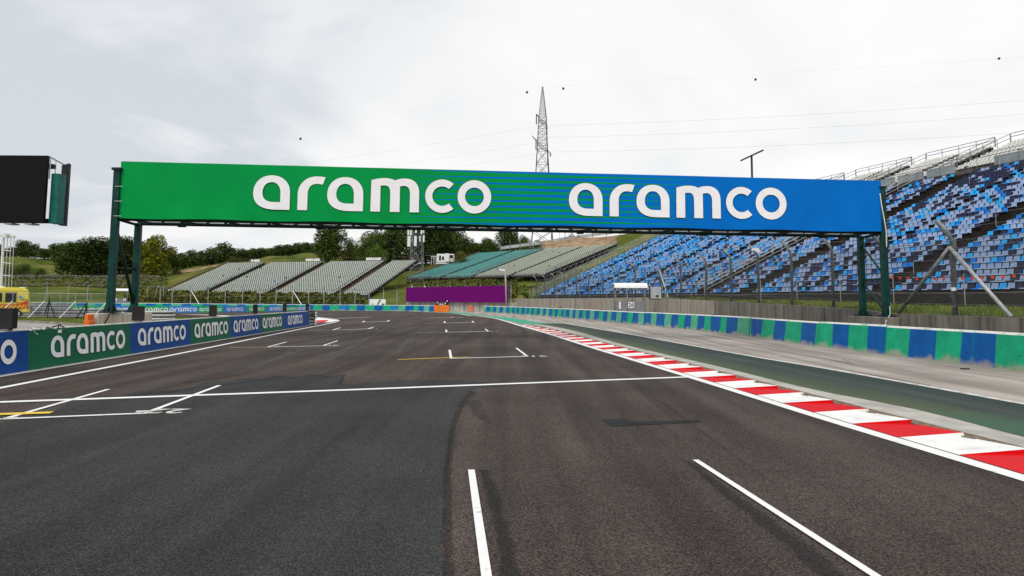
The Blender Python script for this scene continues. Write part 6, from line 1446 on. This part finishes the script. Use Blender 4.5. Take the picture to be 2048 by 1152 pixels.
mb = MB(); mb.tube([P(849, 452, Yt), P(849, 475, Yt)], .08, 5); mb.tube([P(850, 511, Yt), P(872, 511, Yt)], .06, 4); mb.build('strut', STEEL_D, tm)
# camera truck
Yc = 190; c = P(892, 522, Yc); gz = hz(c.x, Yc); cv = thing('camper_van', 'white camper van parked behind the teal seats among the trees', 'van', (c.x, Yc, gz)); zl = P(892, 529, Yc).z
def vbox(x0_, x1_, y0_, y1_, dy, depth, m_, nm, par, bev=.0):
    a = P(x0_, y1_, Yc + dy); b = P(x1_, y0_, Yc + dy); mb = MB(); mb.box(((a.x + b.x) / 2, a.y + depth / 2, (a.z + b.z) / 2), (b.x - a.x, depth, b.z - a.z)); return mb.build(nm, m_, par, bevel=bev)
vbox(873, 908, 508, 524, 0, 2.4, WHITE, 'body', cv, .15); vbox(899, 906, 510, 516, -.05, .1, GLASSD, 'windscreen', cv); vbox(878, 882, 511, 521, -.05, .1, BLACK, 'door', cv); vbox(884, 888, 513, 520, -.05, .1, GLASSD, 'window', cv)
vbox(872, 898, 525, 528, -.4, 2.6, STEEL_L, 'platform', cv)
o = vbox(890, 898, 507, 523, -.9, .6, WHITE, 'white_cabinet', None) if False else None
a = P(890, 523, Yc - 1.2); b = P(898, 507, Yc - 1.2); mb = MB(); mb.box(((a.x + b.x) / 2, a.y, (a.z + b.z) / 2), (b.x - a.x, .5, b.z - a.z)); o = mb.build('white_cabinet', WHITE, bevel=.03); tag(o, 'upright white cabinet standing in front of the camper van', 'cabinet')
mb = MB()
for x in (863, 868, 872): a = P(x, 530, Yc); b = P(x, 512, Yc); mb.tube([a, b], .08, 5)
mb.tube([P(862, 513, Yc), P(880, 513, Yc)], .08, 5); tag(mb.build('pipe_rack', STEEL_L), 'pale pipe rack left of the white camper van', 'rack')
for i, x in enumerate((875, 904)): a = P(x, 527, Yc - .1); mb = MB(); mb.tube([a, a + Vector((0, .25, 0))], .38, 10); mb.build('wheel', RUBBER, cv)

# ambulance
Ya = 60.5; axp = P(58, 600, Ya); ax = 0.0; wv = 2.0; ay = 0.0
amb = thing('ambulance', 'yellow ambulance van with orange chevrons, cut by the left picture edge', 'ambulance', (0, 0, 0))
def vb(nm, mb, m_, par=amb, **k): return mb.build(nm, m_, par, **k)
prof = [(0.0, .62), (.0, .95), (-.02, 1.45), (-.10, 2.25), (-.22, 2.50), (-.5, 2.60), (-4.3, 2.62), (-4.75, 2.5), (-5.35, 1.75), (-6.05, 1.45), (-6.2, 1.1), (-6.2, .5), (-5.75, .42), (-.3, .42)]
mb = MB(); mb.extr([Vector((a, 0, b)) for a, b in prof], (0, 0, 0), (0, wv, 0)); vb('body', mb, YEL, bevel=.05)
mb = MB(); mb.add([(-.01, -.012, .74), (-5.9, -.012, .74), (-5.9, -.012, 1.22), (-2.3, -.012, 1.16), (-1.0, -.012, 1.18), (-.5, -.012, 1.30), (-.06, -.012, 1.55)], [(0, 1, 2, 3, 4, 5, 6)]); vb('orange_band', mb, mat('ambulance_orange', (.80, .13, .01), .4))
mb = MB()
for i in range(20):
    x = -.12 - i * .30; mb.add([(x - .02, -.020, .80), (x - .16, -.020, .80), (x + .04, -.020, 1.10), (x + .18 if i else x + .10, -.020, 1.10)], [(0, 1, 2, 3)])
vb('chevrons', mb, mat('chevron_yellow', (.82, .58, .04), .4))
mb = MB(); mb.add([(-.03, -.016, 1.13), (-1.5, -.016, 1.14), (-.9, -.016, 1.17), (-.45, -.016, 1.28), (-.08, -.016, 1.48)], [(0, 1, 2, 3, 4)]); vb('red_sweep', mb, mat('ambulance_red', (.74, .05, .01), .4))
for x0_, x1_ in ((-1.70, -.93), (-2.75, -1.92), (-4.6, -3.2)):
    mb = MB(); mb.box(((x0_ + x1_) / 2, -.01, 1.77), (x1_ - x0_, .03, .84)); vb('window', mb, GLASSD, bevel=.01)
mb = MB(); mb.box((-.35, -.02, .56), (.7, .06, .26)); mb.box((.03, 1, .5), (.10, 2.0, .2)); vb('bumper', mb, YEL, bevel=.03)
mb = MB(); mb.box((-3.2, -.005, .64), (4.4, .03, .12)); vb('sill', mb, RUBBER)
for x in (-.78, -4.7):
    mb = MB(); mb.tube([(x, -.012, .44), (x, .02, .44)], .44, 20); vb('wheel_arch', mb, BLACK)
    mb = MB(); mb.tube([(x, -.06, .34), (x, .25, .34)], .34, 20); w_ = vb('wheel', mb, RUBBER); mb = MB(); mb.tube([(x, -.085, .34), (x, -.04, .34)], .19, 14); mb.build('rim', STEEL_L, w_)
mb = MB(); mb.tube([(-.62, -.03, 1.77), (-.62, 0, 1.77)], .19, 20); em = vb('emblem', mb, mat('emblem_grey', (.35, .37, .42), .4))
mb = MB(); mb.tube([(-.62, -.04, 1.77), (-.62, -.03, 1.77)], .15, 20); mb.build('emblem_disc', WHITE, em)
mb = MB()
for k in range(3): a = k * math.pi / 3; mb.beam((-.62 - .10 * math.cos(a), -.045, 1.77 - .10 * math.sin(a)), (-.62 + .10 * math.cos(a), -.045, 1.77 + .10 * math.sin(a)), .008, .045)
mb.build('emblem_star', mat('star_blue', (.03, .06, .20), .4), em)
mb = MB(); mb.box((-.06, -.01, .92), (.08, .05, .3)); vb('tail_light', mb, mat('tail_red', (.4, .01, .01), .3))
mb = MB(); mb.box((-.5, .3, 2.62), (.5, .4, .06)); mb.box((-3, 1, 2.66), (2.2, 1.2, .12)); vb('roof_unit', mb, WHITE, bevel=.02)
mb = MB()
for x in (-.88, -1.8, -3.0): mb.beam((x, -.015, .75), (x, -.015, 2.3), .012, .015)
mb.beam((-.05, -.012, 1.33), (-1.8, -.012, 1.33), .012, .02); mb.beam((-.05, -.012, 2.30), (-5, -.012, 2.32), .012, .02); vb('panel_seam', mb, mat('seam_dark', (.25, .18, .04), .6))
put_text('MENTO', Vector((-.30, -.02, 1.55)), (1, 0, 0), .10, amb, mat('print_blue', (.03, .05, .18), .5), (0, -1, 0))
amb.location = (axp.x, Ya, 0); amb.rotation_euler = (0, 0, math.radians(33))

# ------------------------------------------------------------------ trees
def leafmat(name, a, b, c):
    mt = bpy.data.materials.new(name); mt.use_nodes = True; t = mt.node_tree; p = t.nodes['Principled BSDF']; p.inputs['Roughness'].default_value = .75; p.inputs['Specular IOR Level'].default_value = .05
    g = N(t, 'ShaderNodeNewGeometry'); oi = N(t, 'ShaderNodeObjectInfo'); n = N(t, 'ShaderNodeTexNoise'); n.inputs['Scale'].default_value = .9; n.inputs['Detail'].default_value = 5; t.links.new(g.outputs['Position'], n.inputs['Vector'])
    r = N(t, 'ShaderNodeValToRGB'); r.color_ramp.elements[0].position = .34; r.color_ramp.elements[0].color = (*a, 1); r.color_ramp.elements[1].position = .68; r.color_ramp.elements[1].color = (*c, 1); e = r.color_ramp.elements.new(.5); e.color = (*b, 1)
    t.links.new(n.outputs[0], r.inputs[0]); k = N(t, 'ShaderNodeMapRange'); k.inputs[3].default_value = .75; k.inputs[4].default_value = 1.25; t.links.new(oi.outputs['Random'], k.inputs[0])
    vm = N(t, 'ShaderNodeVectorMath', operation='SCALE'); t.links.new(r.outputs[0], vm.inputs[0]); t.links.new(k.outputs[0], vm.inputs['Scale']); t.links.new(vm.outputs[0], p.inputs['Base Color'])
    return mt
LF_D = leafmat('leaf_dark', (.028, .046, .012), (.046, .074, .018), (.085, .120, .028)); LF_M = leafmat('leaf_mid', (.040, .068, .014), (.072, .115, .022), (.13, .18, .035)); LF_Y = leafmat('leaf_yellow', (.035, .055, .008), (.11, .13, .012), (.42, .38, .025)); LF_O = leafmat('leaf_olive', (.04, .05, .012), (.085, .095, .022), (.15, .15, .04))
BARK = mat('bark', (.055, .042, .03), .9, var=.4, scale=6)
def leafcloud(mb, blobs, n, size, r):
    tot = sum(b[3] ** 2 for b in blobs)
    for (bx_, by_, bz_, br) in blobs:
        for _ in range(int(n * br * br / tot)):
            while True:
                v = Vector((r.uniform(-1, 1), r.uniform(-1, 1), r.uniform(-1, 1)))
                if .05 < v.length < 1: break
            v = v.normalized() * (v.length ** .45) * br * r.uniform(.75, 1.12); v.z *= .82
            c = Vector((bx_, by_, bz_)) + v; s_ = size * r.uniform(.6, 1.4)
            a = Vector((r.uniform(-1, 1), r.uniform(-1, 1), r.uniform(-.5, .5))).normalized() * s_; b = a.cross(Vector((r.uniform(-1, 1), r.uniform(-1, 1), r.uniform(-1, 1)))).normalized() * s_ * .7
            mb.add([c - a, c + b * .9, c + a, c - b], [(0, 1, 2, 3)])
def tree_proto(name, label, H, Wd, seed, lm, n=4200, blobs=16, trunk=.22, low=.12, leaf=.215, shape='round'):
    r = random.Random(seed); root = thing(name, label, 'tree' if 'tree' in name else 'bush', (0, 0, 0)); mb = MB(); bl = []
    for i in range(blobs):
        t = (i + .5) / blobs; z = lerp(low + .12, .90, t) * H
        prof = math.sin(math.pi * min(1, (t * .80 + .16))) ** .7 if shape == 'round' else (math.sin(math.pi * (t * .86 + .12)) ** .5 * (1 - .25 * t))
        R_ = Wd / 2 * prof; a = i * 2.399 + r.uniform(-.4, .4); rr = R_ * r.uniform(.35, .78); br = Wd * r.uniform(.17, .27)
        bl.append((math.cos(a) * rr, math.sin(a) * rr, z, br))
    bl.append((0, 0, H * .55, Wd * .30)); bl.append((0, 0, H * .38, Wd * .28)); bl.append((r.uniform(-.1, .1) * Wd, 0, H * .86, Wd * .17))
    leafcloud(mb, bl, n, leaf, r); mb.build('crown', lm, root)
    tk = MB(); tk.tube([(0, 0, -1.2), (.05, 0, H * .2), (.12, .05, H * .5), (0, 0, H * .8)], trunk * H / 14 * 1.6, 7, r2=.05)
    for i in range(0, len(bl), 2): b = bl[i]; z0_ = max(H * .15, b[2] * .55); tk.tube([(.05, 0, z0_), (b[0] * .5, b[1] * .5, (z0_ + b[2]) / 2 + .2), (b[0] * .95, b[1] * .95, b[2])], .10, 5, r2=.03)
    tk.build('trunk', BARK, root); return root
protos = {}
protos['D1'] = tree_proto('tree', 'x', 12, 12, 1, LF_D, 13000, low=-.04); protos['D2'] = tree_proto('tree', 'x', 12, 11, 2, LF_D, 12000, shape='tall', low=-.03); protos['M1'] = tree_proto('tree', 'x', 12, 12, 3, LF_M, 11000); protos['M2'] = tree_proto('tree', 'x', 12, 10, 4, LF_M, 10000, shape='tall')
protos['Y1'] = tree_proto('tree', 'x', 12, 11, 5, LF_Y, 12000, low=-.02); protos['B1'] = tree_proto('bush', 'x', 12, 14, 6, LF_O, 6000, low=-.05); protos['B2'] = tree_proto('bush', 'x', 12, 15, 8, LF_D, 6000, low=-.05); protos['R1'] = tree_proto('tree', 'x', 12, 13, 12, LF_D, 3200, low=-.02, leaf=.42); protos['R2'] = tree_proto('tree', 'x', 12, 12, 14, LF_M, 3000, low=-.02, leaf=.42)
PW = {'D1': 12, 'D2': 11, 'M1': 12, 'M2': 10, 'Y1': 11, 'B1': 14, 'B2': 15, 'R1': 13, 'R2': 12}
used = set(); tr_ = random.Random(4)
def plant(k, px, ptop, pbase, wpx, Y, label, group=None, sink=.0):
    b = P(px, pbase, Y); t = P(px, ptop, Y); g = hz(b.x, Y); z0_ = min(b.z, g + .3); H = t.z - z0_; W_ = wpx * Y / F
    sc = (W_ / PW[k] / .95, W_ / PW[k] / .95, H / 12.0 / .98)
    src = protos[k]
    if k not in used: r = src; used.add(k); r.location = (b.x, Y, z0_); r.scale = sc; r.rotation_euler = (0, 0, tr_.uniform(0, 6.28)); r['label'] = label
    else: r = dup(src, (b.x, Y, z0_), tr_.uniform(0, 6.28), label, sc)
    if group: r['group'] = group
    elif 'group' in r: del r['group']
    return r
plant('Y1', 309, 474, 548, 70, 205, 'yellow-green tree standing right of the left gantry legs')
plant('D1', 146, 487, 553, 92, 212, 'round dark tree at the left end of the clump left of the gantry'); plant('D2', 190, 478, 554, 96, 208, 'dark tree in the middle of the clump left of the gantry'); plant('D1', 238, 476, 553, 98, 214, 'dark tree behind the left gantry legs'); plant('D2', 275, 488, 552, 76, 222, 'dark tree between the gantry legs and the yellow-green tree')
plant('M2', 657, 446, 532, 76, 182, 'tall solitary tree rising behind the third grey-green block'); plant('B1', 700, 478, 526, 44, 192, 'lower olive tree right of the tall solitary tree'); plant('M1', 703, 490, 524, 32, 215, 'small green tree half hidden behind the olive tree')
plant('M1', 742, 468, 528, 66, 186, 'mid green tree left of the big dark tree beside the mast'); plant('D1', 782, 448, 526, 104, 190, 'big dark tree left of the antenna mast'); plant('M1', 752, 492, 526, 46, 182, 'low light green tree in front of the big dark tree')
plant('D2', 852, 440, 530, 92, 198, 'dark tree directly behind the antenna mast'); plant('D1', 888, 443, 526, 90, 204, 'dark tree right of the antenna mast')
plant('M1', 925, 473, 516, 50, 212, 'light green tree right of the dark trees'); plant('M2', 950, 486, 512, 36, 222, 'small green tree in the dip of the tree line'); plant('M1', 975, 478, 508, 46, 222, 'round green tree left of the tall one under the banner'); plant('D2', 1016, 455, 502, 56, 226, 'tall dark tree under the middle of the banner'); plant('M1', 1048, 474, 500, 36, 226, 'green tree just left of the pylon base'); plant('D1', 1078, 483, 498, 36, 230, 'low dark tree at the foot of the pylon')
plant('M1', 1142, 473, 484, 28, 262, 'small distant tree above the boarded fence, left one'); plant('M2', 1163, 474, 483, 24, 262, 'small distant tree above the boarded fence, right one')
plant('B1', 352, 535, 550, 24, 214, 'round bush on the earth bank behind the left stands'); plant('B1', 468, 514, 529, 34, 192, 'bush growing behind the first grey-green block')
plant('B1', 922, 503, 518, 32, 188, 'yellowish bush at the upper left corner of teal seats'); plant('B1', 1050, 486, 498, 40, 210, 'yellowish bush behind the teal seats near the pale fence')
plant('B2', 17, 532, 556, 44, 205, 'dark bush on the terrace at the left picture edge'); plant('B2', 47, 529, 556, 36, 206, 'taller dark bush beside the white mast'); plant('B2', 80, 538, 557, 34, 205, 'dark bush right end of the terrace row')
plant('B2', 330, 592, 610, 28, 130, 'dark bush below the left end of the first grey-green block')
# ridge trees
ys = random.Random(9)
for i in range(11): x = -5 + i * 14 + ys.uniform(-4, 4); plant(ys.choice(('R1', 'R1', 'R2')), x, 490 + ys.uniform(-3, 9) - (6 if i in (3, 4) else 0), 516, ys.uniform(24, 34), 282 + ys.uniform(-6, 10), 'dark tree in the row along the far left ridge', 'trees along the far left ridge', 1)
for x, t, w in ((338, 500, 36), (362, 508, 30), (382, 504, 32), (402, 505, 30), (420, 500, 30), (445, 490, 42), (466, 498, 30), (484, 501, 28), (504, 499, 30), (522, 499, 28), (540, 498, 30), (558, 493, 30), (576, 491, 30), (594, 489, 30), (610, 487, 32), (628, 490, 30), (645, 492, 30)):
    b_ = 545 - (x - 338) * .135 if x < 480 else 526 - (x - 480) * .135
    plant(ys.choice(('R1', 'R1', 'R2')), x, t - 2, b_ - 2, w * 1.1, 250 + (x - 338) * .08 + ys.uniform(-4, 4), 'dark tree in the hedge-like row along the ridge behind the stands', 'trees along the ridge behind the stands', 1)
for x, t in ((700, 492), (718, 494), (735, 490), (905, 486), (935, 490), (965, 492), (990, 490), (1035, 490)): plant('R1', x, t, 520, 30, 240, 'dark background tree filling the tree line behind the stands', 'background trees behind the stands', 1)
for k, o in protos.items():
    if k not in used: print('unused', k)
# undergrowth strips
def scrub(name, label, rng, n, lm, size=.22, hmax=1.0, seed=1):
    r = random.Random(seed); mb = MB(); 
    xs_ = []; 
    for _ in range(n): xs_.append(rng(r))
    hh = height(np.array([a[0] for a in xs_]), np.array([a[1] for a in xs_]))
    for (x, y), z in zip(xs_, hh):
        hm = hmax * (.45 + .55 * math.sin(x * .7 + math.sin(y * .5) * 2) ** 2); c = Vector((x, y, float(z) + r.uniform(0, 1) * hm)); s_ = size * r.uniform(.6, 1.5)
        a = Vector((r.uniform(-1, 1), r.uniform(-1, 1), r.uniform(-.6, .6))).normalized() * s_; b = a.cross(Vector((r.uniform(-1, 1), r.uniform(-1, 1), r.uniform(-1, 1)))).normalized() * s_ * .7
        mb.add([c - a, c + b, c + a, c - b], [(0, 1, 2, 3)])
    o = mb.build(name, lm); tag(o, label, None, None, 'stuff'); return o
def r_left(r): s_ = r.uniform(-40, 16); p = left_pt(s_, -1.5); t = r.random(); return (lerp(p.x, p.x * .86, t), lerp(p.y - .5, 128.5, t))
scrub('undergrowth', 'dense olive undergrowth below the grey-green stands', r_left, 26000, LF_O, .26, 1.3, 3)
def r_right(r): s_ = r.uniform(RS[0] + 2, RS[3] + 3); p = right_pt(s_, -1.0); t = r.random() ** .8; return (lerp(p.x, p.x * 129 / p.y, t), lerp(p.y - 1, 129, t))
scrub('undergrowth', 'green undergrowth on the bank below the teal seats', r_right, 20000, LF_O, .22, .8, 4)
def r_slope(r): s_ = r.uniform(89, 104); n = r.uniform(0, 34); p = blue_pt(s_, n); return (p.x, p.y)
scrub('undergrowth', 'fresh green undergrowth on the slope beside the blue grandstand', r_slope, 9000, LF_M, .18, .5, 5)
# tall grass behind the wall, infield grass
def blades(name, label, pts, h, m_, seed=2):
    r = random.Random(seed); mb = MB(); z = height(np.array([p[0] for p in pts]), np.array([p[1] for p in pts]))
    for (x, y), zz_ in zip(pts, z):
        hh = h * r.uniform(.4, 1.4); a = r.uniform(0, 6.28); w = .016 + .0006 * y; dx, dy = math.cos(a) * w, math.sin(a) * w; lx, ly = r.uniform(-.4, .4) * hh, r.uniform(-.4, .4) * hh; z0_ = float(zz_) - .02
        mb.add([(x - dx, y - dy, z0_), (x + dx, y + dy, z0_), (x + lx, y + ly, z0_ + hh)], [(0, 1, 2)])
    o = mb.build(name, m_); tag(o, label, None, None, 'stuff'); return o
BLADE = leafmat('grass_blade', (.08, .125, .02), (.15, .20, .035), (.27, .28, .08))
gr = random.Random(31); gp_ = []
while len(gp_) < 42000:
    s_ = gr.uniform(4, WL[-1] - 30); q, z, d = wall_at(s_); tr = Vector((-d.y, d.x)); w = gr.random() ** 1.5; far = 9 if q.y < 70 else 4; p = q - tr * (.35 + w * far); gp_.append((p.x, p.y))
blades('grass', 'rough grass between the retaining wall and the blue grandstand', gp_, .17, BLADE)
gp_ = []
while len(gp_) < 26000:
    px = gr.uniform(-20, 470); D = 34 + gr.random() ** 1.3 * 46; y = D; x = (px - 1024) / F * D
    k = Vector((x, y)) - L0.to_2d(); 
    if k.dot(Vector((ln.x, ln.y))) > -1.2: continue
    v = C0 + (Vector((x, y, 0)) - C0); 
    py = 603 + (px - 1024) * .0072 + HC * F / D
    if px < 200 and py > 641.2: continue
    if py < 634.8: continue
    gp_.append((x, y))
blades('grass', 'mown infield grass left of the track', gp_, .07, BLADE, 5)
# abandoned terraces with old benches on the far left bank
ter = thing('bench_terrace', 'overgrown terraces with rows of old grey benches on the far left bank', 'terrace', tuple(P(150, 560, 185)))
OLDB = mat('old_bench', (.14, .135, .115), .9, var=.5, scale=3, space='World')
tr2 = random.Random(17)
for j in range(11):
    Y = 171 + j * 2.9; mb = MB(); x = P(-60, 560, Y).x; xe = P(330 - j * 2, 560, Y).x
    xs_ = []
    while x < xe:
        if tr2.random() > .4: xs_.append(x)
        x += tr2.uniform(.7, 1.5)
    hh = height(np.array(xs_), np.full(len(xs_), Y))
    for x, z in zip(xs_, hh): w = tr2.uniform(.4, .9); mb.box((x, Y, float(z) + .42), (w, .35, .07), tr2.uniform(-.1, .1)); mb.box((x, Y + .1, float(z) + .2), (.08, .08, .5)); mb.box((x, Y + .2, float(z) + .62), (w, .05, .28))
    mb.build('bench_row', OLDB, ter)
def r_ter(r): Y = r.uniform(168, 206); return (P(r.uniform(-60, 335), 560, Y).x, Y)
scrub('weeds', 'dry weeds growing over the old bench terraces', r_ter, 9000, LF_O, .22, .5, 8)
rk = thing('scaffold_row', 'row of dark old seat frames along the top of the far left terraces', 'frames', tuple(P(100, 556, 204)))
mb = MB()
for i in range(60):
    p = P(lerp(-20, 240, i / 59), 556, 204); g = hz(p.x, 204); mb.tube([(p.x, 204, g), (p.x + .5, 204, g + 1.1)], .05, 4); mb.tube([(p.x + 1, 204, g), (p.x + .2, 204, g + 1.1)], .05, 4)
mb.tube([(P(-20, 556, 204).x, 204, hz(P(-20, 556, 204).x, 204) + 1.0), (P(110, 556, 204).x, 204, hz(P(110, 556, 204).x, 204) + 1.0)], .06, 4); mb.build('frames', STEEL_D, rk)
for o in bpy.data.objects:
    if '_w' in o: del o['_w']
